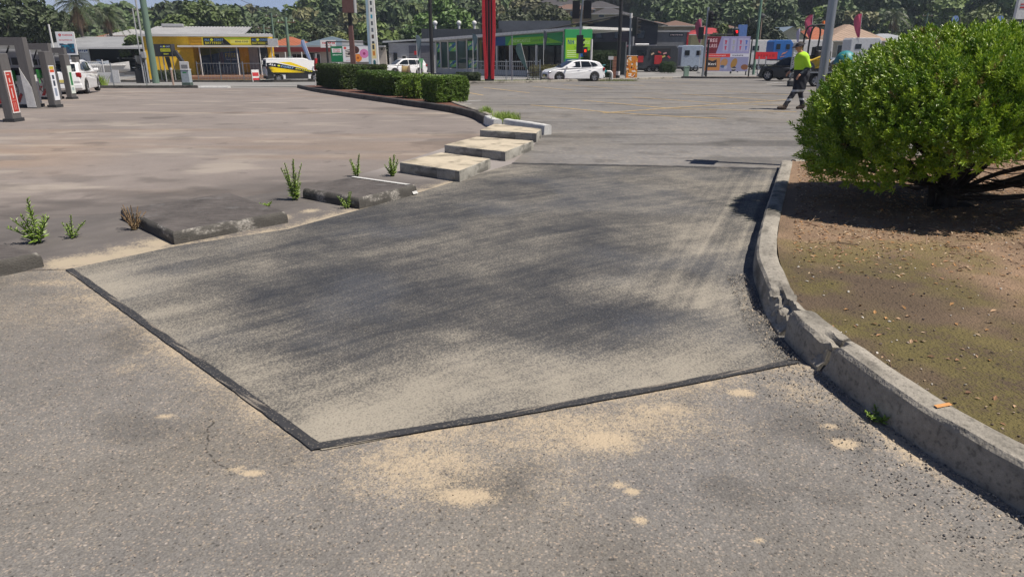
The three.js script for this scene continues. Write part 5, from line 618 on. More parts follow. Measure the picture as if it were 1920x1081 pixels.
{ // boat shed
  const o = thing('boat_shed', 'open fronted boat shed with grey corrugated roof beside the yellow shop', 'shed', [0, 0, -78]), x0 = -50.36, xa = -45.12, x1 = -39.08, fl = -0.78, ev = 1.55;
  const dk = wallM([.035, .037, .042]); part('back_wall', bulk(x0, x1, fl - .5, ev, -9, -9.15), dk, o); part('side_wall', [bulk(x0 - .12, x0, fl - .5, ev, 0, -9), bulk(x1, x1 + .12, fl - .5, ev, 0, -9), bulk(xa - .1, xa, fl, ev, -.2, -9)], dk, o); part('front_wall', bulk(x0, xa, fl - .5, ev, 0, -.12), wallM([.6, .64, .68]), o); part('floor_slab', bulk(x0, x1, fl - .5, fl, .3, -9), wallM([.36, .34, .32]), o);
  part('roof', corrugated(x1 - x0 + .8, 10.4).rotateX(.12).translate((x0 + x1) / 2, ev + .72, -4.4), mat([.32, .33, .34], .5), o); part('fascia', bulk(x0 - .4, x1 + .4, ev - .02, ev + .16, .78, .7), M.white, o); win(o, xa - 2.0, xa - 1.0, fl + .9, ev - .35, .002); win(o, xa - 4.2, xa - 3, fl + .9, ev - .35, .002); part('post', bulk(x1 - .12, x1, fl, ev, .1, 0), M.lgrey, o);
  const t = canvas(128, 32, (g) => { g.fillStyle = '#dfe6ee'; g.fillRect(0, 0, 128, 32); dashes(g, 64, 17, 100, 18, '#23488a'); }); part('wall_sign', face(1.6, .4, xa - .9, ev - .2, .01), signMat(t), o);
  struct('driveway', (() => { const g = sheet(rectPoly(-35.09, -34.51, 61.5, 77.8), 1, 0, [0, 8, 0, 8], (x, d) => lerp(gy(x, 61.5) - .02, fl + .005, smooth(61.5, 77.6, d))); return g; })(), wallM([.33, .29, .26]), 'sloping concrete driveway to the boat shed');
  const boat = (label, x, y, d, turn, L = 5, hullM = M.white) => { const b = thing('boat', label, 'boat', [x, y, -d], turn), pos = [], idx = [], n = 12, m = 7; for (let i = 0; i <= n; i++) { const t = i / n, wd = 1.05 * Math.pow(Math.sin(Math.PI * (.5 + t * .5)), .6) + .001, sh = .75 + .35 * t * t, ke = .3 * Math.pow(t, 4); for (let k = 0; k < m; k++) { const s = k / (m - 1) * 2 - 1, a = Math.abs(s); pos.push(-L / 2 + t * L, a < .67 ? ke + .42 * a : lerp(ke + .28, sh, (a - .67) / .33), s * wd * (a < .67 ? 1.1 : 1)); } } for (let i = 0; i < n; i++) for (let k = 0; k < m - 1; k++) { const a = i * m + k; idx.push(a, a + 1, a + m, a + 1, a + m + 1, a + m); } const g = new THREE.BufferGeometry(); g.setAttribute('position', new THREE.Float32BufferAttribute(pos, 3)); g.setIndex(idx); g.computeVertexNormals(); const hull = g.translate(0, .55, 0); part('hull', hull, hullM, b); part('deck', prism([[-L / 2, -.95], [L * .2, -.9], [L * .42, -.4], [L * .47, 0], [L * .42, .4], [L * .2, .9], [-L / 2, .95]], .06).rotateX(-Math.PI / 2).translate(0, 1.34, 0), M.white, b); part('windscreen', [quad([.35, 1.36, -.8], [.35, 1.36, .8], [-.05, 1.78, .7], [-.05, 1.78, -.7])], M.glass, b); part('outboard', [rbox(.35, .5, .3, .06, -L / 2 - .2, 1.5, 0), box(.12, .8, .12, -L / 2 - .2, .95, 0)], M.dark, b); part('trailer', [box(L * .9, .08, .1, .2, .42, .55), box(L * .9, .08, .1, .2, .42, -.55), bar([L * .4, .44, 0], [L * .75, .42, 0], .05), box(.1, .08, 1.9, -.5, .34, 0)], M.galv, b); for (const s of [-1, 1]) makeWheel(b, -.5, .3, s * 1.0, .3, .18); return b; };
  boat('white speedboat on a trailer parked inside the boat shed', -40.5, fl, 80.5, -Math.PI / 2 + .1, 4.6); boat('dark hulled dinghy with outboard inside the boat shed', -43.06, fl, 82, -Math.PI / 2, 3.8, M.dark);
  boat('white runabout on a trailer behind the white fence', -36.31, gy(-35, 64), 64, .3, 4.8); boat('white cabin boat behind the fuel pumps', -40.75, gy(-40, 62), 62, .2, 5.4); boat('white boat with blue hull stripe beside the dealer sign', -40.1, gy(-38, 68), 68, .15, 4.6, mat([.55, .62, .7], .4));
}
house('house with orange terracotta roof behind the boat shed', -55.32, 98, 7.2, 7, -1.2, 2.14, 3.48, [.5, .42, .35], terracotta); house('house with terracotta roof behind the fuel pumps', -66.6, 95, 6, 8, -1.2, 1.61, 3.29, [.45, .38, .3], terracotta); house('grey roofed house between the palms and the power pole', -52.58, 100, 4, 6, -1.2, 3.24, 4.06, [.07, .09, .13], mat([.45, .45, .44], .6), 1);
{ // dealer sign
  const d = 50, x = -30.31, t = canvas(256, 320, (g, w, h) => { g.fillStyle = '#eef0f2'; g.fillRect(0, 0, w, h); g.fillStyle = '#cc2030'; g.beginPath(); g.arc(58, 42, 20, 0, 7); g.fill(); g.strokeStyle = '#fff'; g.lineWidth = 3; for (let k = 0; k < 3; k++) { g.beginPath(); g.moveTo(58, 42); g.lineTo(58 + 18 * Math.cos(k * 2.094 - 1.57), 42 + 18 * Math.sin(k * 2.094 - 1.57)); g.stroke(); } txt(g, 'YAMAHA', 88, 43, 'bold 36px sans-serif', '#cc2030', 'left', 150); dashes(g, w / 2, 112, 190, 14, '#c44'); const gr = ['#17455e', '#1c6f8f', '#2c3b4e', '#43506a']; for (let k = 0; k < 60; k++) { g.fillStyle = gr[k % 4]; g.fillRect(26 + (k * 53) % 190, 160 + (k * 37) % 115, 60, 30); } g.fillStyle = '#1e8fb0'; g.fillRect(90, 195, 20, 60); g.fillRect(60, 185, 90, 14); g.fillStyle = '#eef0f2'; g.fillRect(0, 140, w, 16); g.fillRect(0, 302, w, 18); g.fillRect(0, 140, 22, 180); g.fillRect(236, 140, 20, 180); });
  const o = thing('sign_board', 'white dealer sign board with red lettering and blue picture on a post', 'sign', [x, gy(-30, 50), -d]), b = 1.15 - gy(-30, 50), h = 1.5; part('post', [cyl(.05, .05, b + .2, -.1, -.2, 0, 8), cyl(.06, .06, b + h + .7, -1.6, -.2, -1, 8)], M.white, o); part('panel', rbox(1.26, h, .1, .02, 0, b + h / 2, 0), M.white, o); part('printed_face', face(1.22, h - .04, 0, b + h / 2, .056), signMat(t), o);
}
{ // white tubular fence
  const fence = (label, x0, x1, d, h, gap, m, r = .018, dz = 0) => { const y = gy((x0 + x1) / 2, d), o = thing('fence', label, 'fence', [x0, y, -d], Math.atan2(dz, x1 - x0)), L = Math.hypot(x1 - x0, dz), p = []; for (let x = 0; x <= L; x += gap) p.push(bar([x, .08, 0], [x, h - .06, 0], r, 5)); const pk = part('pickets', p, m, o); pk.userData.kind = 'stuff'; part('rail', bar([0, h * .12, 0], [L, h * .12, 0], .025, 6), m, o); part('rail', bar([0, h - .1, 0], [L, h - .1, 0], .025, 6), m, o); for (let x = 0; x <= L + .01; x += L / Math.max(1, Math.round(L / 2.4))) part('post', box(.07, h + .1, .07, x, (h + .1) / 2 - .05, 0), m, o); return o; };
  fence('white tubular steel fence in front of the boats', -35.33, -32.62, 58, 1.7, .14, M.white, .022); fence('galvanised pool style fence in front of the yellow shop', -28.39, -22.22, 65.5, 1.55, .3, M.galv, .012); fence('grey pool style fence in front of the glass shop', -3.24, 2.28, 59, 1.5, .16, M.galv, .014);
  for (const [px, lab] of [[-25.4, 'leaning steel bollard post at the driveway edge by the white fence'], [-23.28, 'leaning steel bollard post near the green power pole']]) poleAt('steel_post', lab, px, 46, .04, 1.45, M.galv);
  const o = thing('panel_stack', 'white panels leaning against the white fence', 'panels', [-31.29, gy(-30, 56), -56.5]); part('panel', rbox(1.7, .75, .05, .01, -.7, .4, 0, 0, .02), M.white, o); part('panel', rbox(.5, .95, .05, .01, .45, .48, .1), M.white, o);
}
// printed logo of the battery shop
const battLogo = (g, x, y, w, h, bg = true) => { if (bg) { g.fillStyle = '#15181c'; g.fillRect(x, y, w, h); } txt(g, 'ALL', x + w * .05, y + h * .28, `bold ${h * .4}px sans-serif`, '#7fb2e6', 'left', w * .26); g.fillStyle = '#e9ee28'; g.beginPath(); g.arc(x + w * .40, y + h * .27, h * .17, 0, 7); g.fill(); txt(g, 'COAST', x + w * .51, y + h * .28, `bold ${h * .4}px sans-serif`, '#7fb2e6', 'left', w * .45); txt(g, 'BATTERIES', x + w * .05, y + h * .73, `bold ${h * .44}px sans-serif`, '#e6dc1c', 'left', w * .9); };
{ // yellow battery shop
  const o = thing('battery_shop', 'yellow battery shop with black and yellow signs and a front awning', 'shop', [-.69, 0, -76.2], .22), D = 70, x0 = -34.61, xm = -30.37, x1 = -23.26, yb = yL - .3, ye = 2.66, ya = 1.75, yel = wallM([.9, .57, .03]);
  part('wall', [bulk(x0, xm, yb, ye, 0, -6), bulk(xm, x1, yb, ye, -2.2, -2.6), bulk(xm, x1, ya + .1, ye, 0, -2.2)], yel, o); part('wall_band', bulk(x0 - .02, xm, 1.51, 1.51 + .06, .03, 0), wallM([.62, .34, .02]), o);
  part('roof', [corrugated(-25.66 - x0 + .3, 6.6, .03, .3).rotateX(.13).translate((x0 + -25.66) / 2, ye + .6, -3), corrugated(x1 - -25.66, 2.9, .03, .3).rotateX(.05).translate((-25.66 + x1) / 2, ye + .24, -1.2)], mat([.42, .42, .42], .5), o); part('gutter', [bulk(x0 - .3, x1 + .3, ye - .02, ye + .2, .34, .22)], mat([.62, .63, .62], .6), o); part('ridge_vent', rbox(2, .3, .6, .05, x0 + 1.6, ye + 1.1, -5.6), M.lgrey, o);
  part('awning', [bulk(xm - .9, -22.54, ya - .06, ya + .1, 2.0, 0)], mat([.75, .72, .66], .6), o); for (const px of [-29.45, -26.17, -24.14, -23.04]) part('awning_post', bar([px, yb, 1.8], [px, ya - .05, 1.8], .05, 8), M.white, o);
  part('louvre_vent', [bulk(-30.62, -29.45, 1.89, 2.61, .06, 0), ...[0, 1, 2, 3, 4].map((k) => box(1.05, .06, .05, -30.03, 1.94 + .1 + k * .13, .08, 0, 0, .6))], wallM([.75, .42, .02]), o);
  // sign parapet
  const t = canvas(1024, 160, (g, w, h) => { g.fillStyle = '#e8d417'; g.fillRect(0, 0, w, h); g.fillStyle = '#a8c02a'; g.beginPath(); g.moveTo(330, 0); g.lineTo(730, 0); g.lineTo(730, 40); g.lineTo(380, 40); g.fill(); g.fillStyle = '#15181c'; g.beginPath(); g.moveTo(20, 6); g.lineTo(330, 6); g.lineTo(440, 150); g.lineTo(20, 150); g.fill(); battLogo(g, 24, 10, 310, 138, false); g.fillStyle = '#f4ec70'; g.fillRect(430, 48, 290, 68); txt(g, '\u260E 4049 5345', 585, 82, 'bold 44px sans-serif', '#333a33', 'center', 260); battLogo(g, 745, 6, 262, 144); });
  part('sign_panel', face(-23.36 - -29.45, ye - ya - .16, (-23.36 + -29.45) / 2, (ye + ya) / 2, .03), signMat(t), o, 'yellow and black shop sign with phone number'); part('spotlight', [rbox(.2, .18, .3, .03, -27.55, ya + .28, .3), rbox(.2, .18, .3, .03, -23.52, ya + .28, .3)], M.black, o);
  // shopfront: tinted panes with printed film
  const t2 = canvas(512, 256, (g, w, h) => { g.fillStyle = '#243a5e'; g.fillRect(0, 0, w, h); g.fillStyle = '#59602f'; g.beginPath(); g.moveTo(0, 0); g.lineTo(w, 0); g.lineTo(w, 18); g.lineTo(0, 82); g.fill(); g.fillStyle = '#2f3d63'; g.fillRect(180, 60, 70, 140); g.fillStyle = '#5a4658'; g.fillRect(262, 40, 34, 130); txt(g, 'FREE', 390, 75, 'bold 62px sans-serif', '#9a8f3a'); dashes(g, 390, 118, 120, 16, '#8d93a8'); g.fillStyle = '#54607c'; g.beginPath(); g.moveTo(60, 230); g.lineTo(512, 160); g.lineTo(512, 256); g.lineTo(60, 256); g.fill(); });
  const wx = [-30.16, -29.19, -28.37, -27.4, -26.48], lo = yb + .75, hi = ya - .15; for (let k = 0; k < 4; k++) { const g = face(wx[k + 1] - wx[k] - .06, hi - lo, (wx[k] + wx[k + 1]) / 2, (lo + hi) / 2, -2.15), u = g.attributes.uv; for (let i = 0; i < 4; i++) u.setX(i, (k + u.getX(i)) / 4); part('window_pane', g, signMat(t2, .12), o); part('mullion', bulk(wx[k] - .04, wx[k] + .02, lo, hi, -2.1, -2.2), M.grey, o); }
  part('lower_wall', bulk(xm, x1, yb, lo, -2.0, -2.2), wallM([.2, .21, .24]), o); part('pillar', bulk(-26.48, -25.61, yb, ya, -2.0, -2.2), wallM([.7, .36, .02]), o); part('entry_wall', bulk(-25.61, -24.74, yb, ya, -1.98, -2.2), wallM([.33, .33, .37]), o); part('door', bulk(-24.74, -23.82, yb + .3, ya - .1, -2.05, -2.15), M.glass, o); part('terrace', bulk(xm - .5, x1 + .3, yb, yb + .62, 2.1, -2), wallM([.5, .3, .2]), o); part('low_brick_wall', bulk(-32.78, -24.33, yb, yb + .5, 2.6, 2.25), wallM([.3, .15, .08]), o);
  const ac = thing('air_conditioner', 'white air conditioner unit on the yellow shop wall', 'air conditioner', [-33.09, -0.72, -69.75]); part('casing', rbox(.72, .72, .3, .03, 0, .36, 0), M.white, ac); part('fan_grille', [new THREE.TorusGeometry(.24, .02, 6, 20).translate(-.05, .37, .155), new THREE.CircleGeometry(.23, 20).translate(-.05, .37, .153)], M.grey, ac); part('bracket', box(.7, .05, .3, 0, -.02, 0), M.grey, ac);
  const f = thing('wall_notice', 'white notice boards on the end of the battery shop', 'sign', [-22.52, 0, -69]); part('panel', bulk(-.4, .55, 1.79, 2.45, .05, 0), M.white, f);
  // pylon sign of the shop
  const p = thing('pylon_sign', 'black and yellow battery pylon sign on a bent grey leg', 'sign', [-29.39, gy(-28, 62), -62]), h = (py) => 5.36 * 0 + 1.6 - (py - 90) * 62 / 1443 - gy(-28, 62); const t3 = canvas(256, 256, (g, w, hh) => { g.fillStyle = '#1d2024'; g.fillRect(0, 0, w, hh); txt(g, 'ALL', 20, 48, 'bold 48px sans-serif', '#b9cbe6', 'left', 70); g.fillStyle = '#e9ee28'; g.beginPath(); g.arc(112, 46, 19, 0, 7); g.fill(); txt(g, 'COAST', 138, 48, 'bold 48px sans-serif', '#b9cbe6', 'left', 108); g.fillStyle = '#d8d820'; g.fillRect(16, 92, 228, 62); txt(g, 'BATTERIES', w / 2, 124, 'bold 44px sans-serif', '#23261e', 'center', 212); dashes(g, w / 2, 205, 96, 26, '#d8d820'); });
  part('cabinet', rbox(1.45, 1.0, .7, .02, 0, h(94), 0), M.dark, p); part('printed_face', face(.95, .96, .2, h(94), .356), signMat(t3), p); part('posts', [bar([-.62, 0, 0], [-.62, h(104), 0], .035, 6), bar([-.15, 0, .2], [-.15, h(104), .2], .05, 6), bar([.55, 0, 0], [.55, h(104), 0], .035, 6)], M.lgrey, p); part('bent_leg', prism([[.62, h(97)], [.95, h(94)], [1.35, h(110)], [1.75, h(128)], [1.55, h(128)], [1.1, h(112)], [.85, h(103)]], .35), M.dark, p); part('swoosh', prism([[-.05, h(106)], [.25, h(106)], [.32, h(122)], [.15, h(136)], [.05, h(122)]], .2), M.dark, p);
  const c = thing('meter_cabinet', 'grey green meter cabinet with a white top at the forecourt edge', 'cabinet', [-19.79, gy(-20, 44), -44]); part('plinth', rbox(.52, .28, .4, .02, 0, .14, 0), mat([.08, .12, .1], .7), c); part('casing', rbox(.48, .75, .38, .02, 0, .64, 0), mat([.4, .47, .52], .5), c); part('label', face(.24, .07, 0, .86, .194), M.green, c); part('lid', rbox(.52, .04, .42, .01, 0, 1.03, 0), M.white, c);
  const w = thing('notice_stand', 'white rounded sandwich board in front of the yellow wall', 'sign', [-27.04, gy(-27, 60), -60]); part('panel', rbox(.75, .95, .06, .03, 0, 1.15, 0), M.white, w); part('picture', face(.5, .35, 0, 1.2, .035), M.grey, w); part('legs', [box(.05, .8, .05, -.3, .4, 0), box(.05, .8, .05, .3, .4, 0)], M.grey, w);
  const s = thing('sandwich_board', 'red and white sandwich board at the shop gate', 'sign', [-21.96, gy(-22, 62), -62], .4); part('panel', [box(.6, 1.0, .03, 0, .5, .16, 0, 0, -.3), box(.6, 1.0, .03, 0, .5, -.16, 0, 0, .3)], M.white, s); part('red_print', [box(.5, .3, .01, 0, .62, .15, 0, 0, -.3), box(.5, .2, .01, 0, .22, .28, 0, 0, -.3)], M.red, s);
  const q = thing('white_peg', 'pinkish marker post on the verge in front of the yellow shop', 'post', [-20.66, gy(-21, 44), -44]); part('shaft', rbox(.1, 1.05, .08, .02, 0, .5, 0), mat([.62, .45, .36], .8), q); part('cap', rbox(.11, .12, .09, .02, 0, 1.06, 0), M.white, q);
}
{ // kerbs and crossings along the street
  kerbThing('dark kerb along the street edge of the forecourt', kerbGeo([[-44, 42.4], [-30, 42.4], [-22, 42.4], [-18.6, 42.5]], .16, .14, { side: -1, step: .6, seed: 71 }), kerbDark);
  kerbThing('far kerb of the street in front of the yellow shop', kerbGeo([[-44, 61.8], [-30, 61.8], [-20, 61.6], [-10, 61.8]], .16, .14, { side: -1, step: .8, seed: 73 }), kerbDark);
  kerbThing('kerb along the far edge of the car park by the red totem', kerbGeo([[-3.4, 46.6], [0, 47.1], [4, 50.6], [9, 55.4], [13.5, 60.6]], .2, .16, { side: -1, step: .5, seed: 75 }), kerbMat);
  kerbThing('kerb round the mulched island under the posters', kerbGeo([[14.6, 62.4], [16.2, 61.4], [19, 60.8], [22, 60.6], [24.2, 61.2]], .2, .16, { side: -1, step: .4, seed: 77 }), kerbDark);
  kerbThing('white painted kerb ramp at the forecourt exit', kerbGeo([[-18.5, 42.5], [-16.8, 42.6]], .5, .08, { side: -1, step: .2, seed: 78 }), kerbWhite);
  struct('mulch_strip', sheet([[-3.2, 46.9], [0, 47.4], [4, 50.9], [9, 55.7], [13.5, 60.9], [13.2, 61.6], [8.6, 56.8], [3.6, 51.9], [-.2, 48.6], [-3.4, 48]], 1, .1, [0, 4, 0, 4]), M.mulch, 'red mulch strip behind the car park kerb'); struct('mulch_island', sheet([[14.8, 62.6], [16.4, 61.7], [19, 61.1], [22, 60.9], [24, 61.4], [24, 64], [15, 64]], 1, .1, [0, 4, 0, 4]), M.mulch, 'mulched island under the posters');
  struct('footpath', sheet([[-46, 44.6], [-13, 44.8], [-13, 45.9], [-46, 45.7]], 1, 0.01, [0, 3, 0, 3]), wallM([.42, .40, .36]), 'pale concrete footpath along the street'); struct('footpath', sheet([[-3.4, 49.5], [0, 50], [4, 53.4], [9, 58], [14, 64], [30, 66], [30, 68], [13, 66], [7.6, 59.6], [3, 55], [-.6, 51.6], [-3.6, 51]], 1, 0.01, [0, 3, 0, 3]), wallM([.44, .42, .38]), 'pale concrete footpath in front of the glass shop'); struct('garden_verge', sheet([[-33.17, 65.4], [-23.54, 65.4], [-23.54, 67.4], [-33.17, 67.4]], 1, .02, [0, 4, 0, 4]), M.mulch, 'brown garden bed below the yellow shop');
}
{ // red roofed shop
  const o = thing('red_fascia_shop', 'low shop with a red fascia and blue grey hip roof', 'shop', [0, 0, -84]), x0 = -27.85, x1 = -14.48, yb = yL - .3, t0 = 1.66, t1 = 1.2; part('wall', bulk(x0, x1, yb, t0, 0, -9), wallM([.55, .5, .44]), o); part('fascia', bulk(x0, -20.49, t1, t0 + .05, .8, 0), mat([.5, .07, .06], .6), o); part('roof', hipRoof(-25.03, -17.91, 0, -8, t0 + .05, 2.92, .3), mat([.13, .18, .22], .6), o); part('flat_roof', bulk(x0, x1, t0 + .05, t0 + .22, .9, -9), M.lgrey, o);
  for (const [a, b] of [[-27.48, -26.75], [-25.27, -24.78], [-24.72, -24.17], [-24.11, -23.62], [-22.7, -22.08]]) win(o, a, b, yb + 1.1, t1 - .25, .002); part('dark_bay', bulk(-23.43, -22.21, yb, t1 - .1, .04, 0), M.dark, o); for (const px of [-25.69, -23.83]) part('veranda_post', bar([px, yb, 1.2], [px, t1, 1.2], .07, 8), M.white, o);
  const t = canvas(256, 128, (g) => { g.fillStyle = '#f4f2f0'; g.fillRect(0, 0, 256, 128); dashes(g, 128, 46, 190, 32, '#d66'); dashes(g, 128, 92, 110, 18, '#d88'); }); part('roof_sign', rbox(1.75, .82, .08, .01, -20.66, 2.05, 1.5), M.white, o); part('roof_sign_face', face(1.7, .78, -20.66, 2.05, 1.545), signMat(t), o); part('roof_sign_face', face(2.4, .5, -17.97, 2.17, 1.2), M.white, o);
  house('terracotta roofed house behind the battery shop end', -32.28, 104, 6, 7, -1.2, 1.75, 3.17, [.6, .5, .4], terracotta, 1); 
  const g = thing('garage_block', 'long white painted garage block with grey roller doors', 'garage', [0, 0, -84.5]), a = -14.23, b = -7.85, gb = yR - .2; part('wall', bulk(a, b, gb, 2.18, 0, -10), wallM([.55, .56, .57]), g); part('roof', prism([[a - .6, 2.18], [b + .3, 2.64], [b + .3, 2.75], [a - .6, 2.38]], 10.6).translate(0, 0, -5), mat([.55, .58, .6], .5), g); for (const [p, q] of [[-11.9, -10.86], [-10.55, -9.32]]) { const dr = part('roller_door', bulk(p, q, gb, 1.89, .04, 0), mat([.2, .2, .23], .6), g); for (let k = 0; k < 9; k++) part('slat', bulk(p + .03, q - .03, gb + .1 + k * .26, gb + .3 + k * .26, .065, .042), mat([.21, .21, .24], .6), dr); } win(g, -13.68, -13.31, gb + .5, gb + 2.1, .002, M.dark, 'door'); win(g, -12.7, -12.27, gb + 1, gb + 1.8, .002);
  const upper = thing('dark_warehouse', 'dark metal clad warehouse with round roof vents behind the glass shop', 'warehouse', [0, 0, -98]); part('wall', bulk(-12.02, -1.29, -1.2, 4.01, 0, -14), wallM([.075, .085, .1]), upper); part('parapet', bulk(-1.79, 7.87, -1.2, 5.06, -1, -14), wallM([.12, .135, .16]), upper); part('ribs', Array.from({ length: 26 }, (_, k) => bulk(-12.02 + k * .42, -12.02 + k * .42 + .05, 0, 4.01, .04, 0)), wallM([.06, .068, .08]), upper); for (const px of [-10.38, -7.16, -5.08]) part('roof_vent', [cyl(.16, .16, .7, px, 3.88, -2, 10), new THREE.SphereGeometry(.32, 12, 8).translate(px, 4.8, -2)], M.white, upper);
}
{ // glass fronted green shop, set at an angle to the street
  const A = [-8.19, 79], B = [7.03, 65], L = Math.hypot(B[0] - A[0], B[1] - A[1]), th = Math.atan2(-(A[1] - B[1]), B[0] - A[0]), o = thing('glass_shop', 'green glass fronted carpet shop with a white sloping canopy roof', 'shop', [A[0], 0, -A[1]], th), yb = yR - .3, r0 = 2.47, r1 = 3.37, rt = (x) => lerp(r0, r1, x / L), K = (px) => { const q = (px - 960) / 1366; const dx = B[0] - A[0], dd = B[1] - A[1], t = (q * A[1] - A[0]) / (dx - q * dd); return clamp(t, 0, 1) * L; };
  part('roof', prism([[-.5, rt(0) - .22], [L + .2, rt(L) - .22], [L + .2, rt(L)], [-.5, rt(0) + .05]], 7.6).translate(0, 0, -2.2), mat([.8, .8, .78], .5), o); part('back_wall', bulk(0, L, yb, r0 - .3, -5.4, -5.6), wallM([.07, .08, .09]), o); part('base_wall', bulk(0, L, yb, yb + .72, .12, -.1), wallM([.7, .7, .68]), o); part('floor_slab', bulk(0, L, yb, yb + .35, 0, -5.5), wallM([.3, .3, .3]), o);
  const deco = canvas(512, 128, (g, w, h) => { g.fillStyle = '#3f9c70'; g.fillRect(0, 0, w, h); for (let k = 0; k < 40; k++) { g.fillStyle = ['#8cc63f', '#2b6cb0', '#c5dd9a', '#5fb58a', '#6db33f', '#1d4f91'][k % 6]; g.fillRect((k * 97) % w, (k * 41) % h, 50 + (k * 13) % 50, 22 + (k * 7) % 26); } });
  const xs = [0, 828, 842, 858, 877, 897].map((p) => p ? K(p) : .1), low = yb + .75; for (let k = 0; k < xs.length; k++) { const a = xs[k], b = k < xs.length - 1 ? xs[k + 1] : K(905); part('glass_pane', bulk(a + .06, b - .04, low, rt((a + b) / 2) - .35, .04, 0), new THREE.MeshStandardMaterial({ color: lin(.03, .07, .065), roughness: .06 }), o); if (k % 2 === 0) { part('window_print', face((b - a) * .9, .85, (a + b) / 2, rt(a) - .85, .05), signMat(deco), o); part('window_print', face((b - a) * .8, .7, (a + b) / 2, low + .45, .05), signMat(deco), o); } part('column', bar([a, yb, .1], [a, rt(a) - .2, .1], .08, 8), M.white, o); }
  const c0 = K(908), cols = [910, 932, 957, 1006, 1055].map(K); part('shop_glazing', bulk(c0, K(1056), yb + .7, rt(c0) - 1.0, -1.4, -1.45), new THREE.MeshStandardMaterial({ color: lin(.012, .014, .017), roughness: .08 }), o); for (const x of cols) part('column', rbox(.2, rt(x) - yb - .3, .2, .03, x, (rt(x) + yb) / 2 - .1, .0), M.white, o); part('handrail', [bar([c0, yb + 1.5, .3], [K(985), yb + 1.5, .3], .03, 6), bar([c0, yb + 1.1, .3], [K(985), yb + 1.1, .3], .03, 6)], M.white, o);
  const ft = canvas(1024, 128, (g, w, h) => { g.fillStyle = '#2f9b62'; g.fillRect(0, 0, w, h); g.fillStyle = '#1d4f91'; g.fillRect(0, 0, 170, h); g.fillStyle = '#7ec832'; g.beginPath(); g.moveTo(200, 128); g.lineTo(260, 30); g.lineTo(760, 40); g.lineTo(1024, 128); g.fill(); txt(g, 'NEWCASTLE', 420, 78, '52px serif', '#d9efc8', 'center', 270); txt(g, 'Carpets & Flooring', 700, 84, '40px sans-serif', '#1d6a4a', 'center', 270); }); { const a = K(930), b = K(1056), g = quad([a, rt(a) - 1.05, .14], [b, rt(b) - 1.15, .14], [b, rt(b) - .24, .14], [a, rt(a) - .24, .14]); part('fascia_sign', g, signMat(ft), o, 'green fascia sign with carpet shop name'); part('fascia_backing', bulk(a, b, rt(a) - 1.0, rt(a) - .3, .1, 0), M.green, o); }
  const pt = canvas(256, 384, (g, w, h) => { g.fillStyle = '#2f9b5a'; g.fillRect(0, 0, w, h); g.fillStyle = '#9bd321'; g.fillRect(8, 60, 240, 150); txt(g, 'NH', 22, 90, 'bold 44px sans-serif', '#1d4f91', 'left'); txt(g, 'NEWCASTLE', 160, 92, '30px serif', '#e4f4c4', 'center', 150); txt(g, 'Carpets & Flooring', 160, 130, '24px sans-serif', '#1d6a4a', 'center', 150); g.fillStyle = '#2a6fc0'; g.fillRect(150, 156, 92, 44); g.fillStyle = '#dff0c0'; for (let k = 0; k < 4; k++) g.fillRect(20, 150 + k * 14, 90, 5); g.fillStyle = '#165a86'; g.fillRect(8, 212, 240, 70); txt(g, 'Ph: 4943 2', 128, 240, 'bold 40px sans-serif', '#eef', 'center', 200); g.fillStyle = '#9fc4d8'; g.fillRect(40, 264, 170, 5); });
  const ep = thing('carpet_sign', 'bright green carpet sign panel with phone number at the end of the glass shop', 'sign', [5.66, 0, -63], .22), pw = 2.45; part('panel', rbox(pw, r1 - yb - .2, .3, .02, 0, (r1 + yb) / 2 - .15, 0), M.green, ep); part('printed_face', face(pw - .04, r1 - yb - .24, 0, (r1 + yb) / 2 - .15, .156), signMat(pt), ep); part('return_wall', bulk(pw / 2 - .1, pw / 2 + .02, yb, r1 - .2, -.15, -2.5), M.green, ep);
  struct('forecourt_apron', sheet([[-13.55, 62.5], [-3.74, 62.5], [-3.97, 66], [A[0], 78.6], [-14.11, 84]], 1, .012, [0, 4, 0, 4]), wallM([.36, .33, .3]), 'concrete apron in front of the glass shop');
}
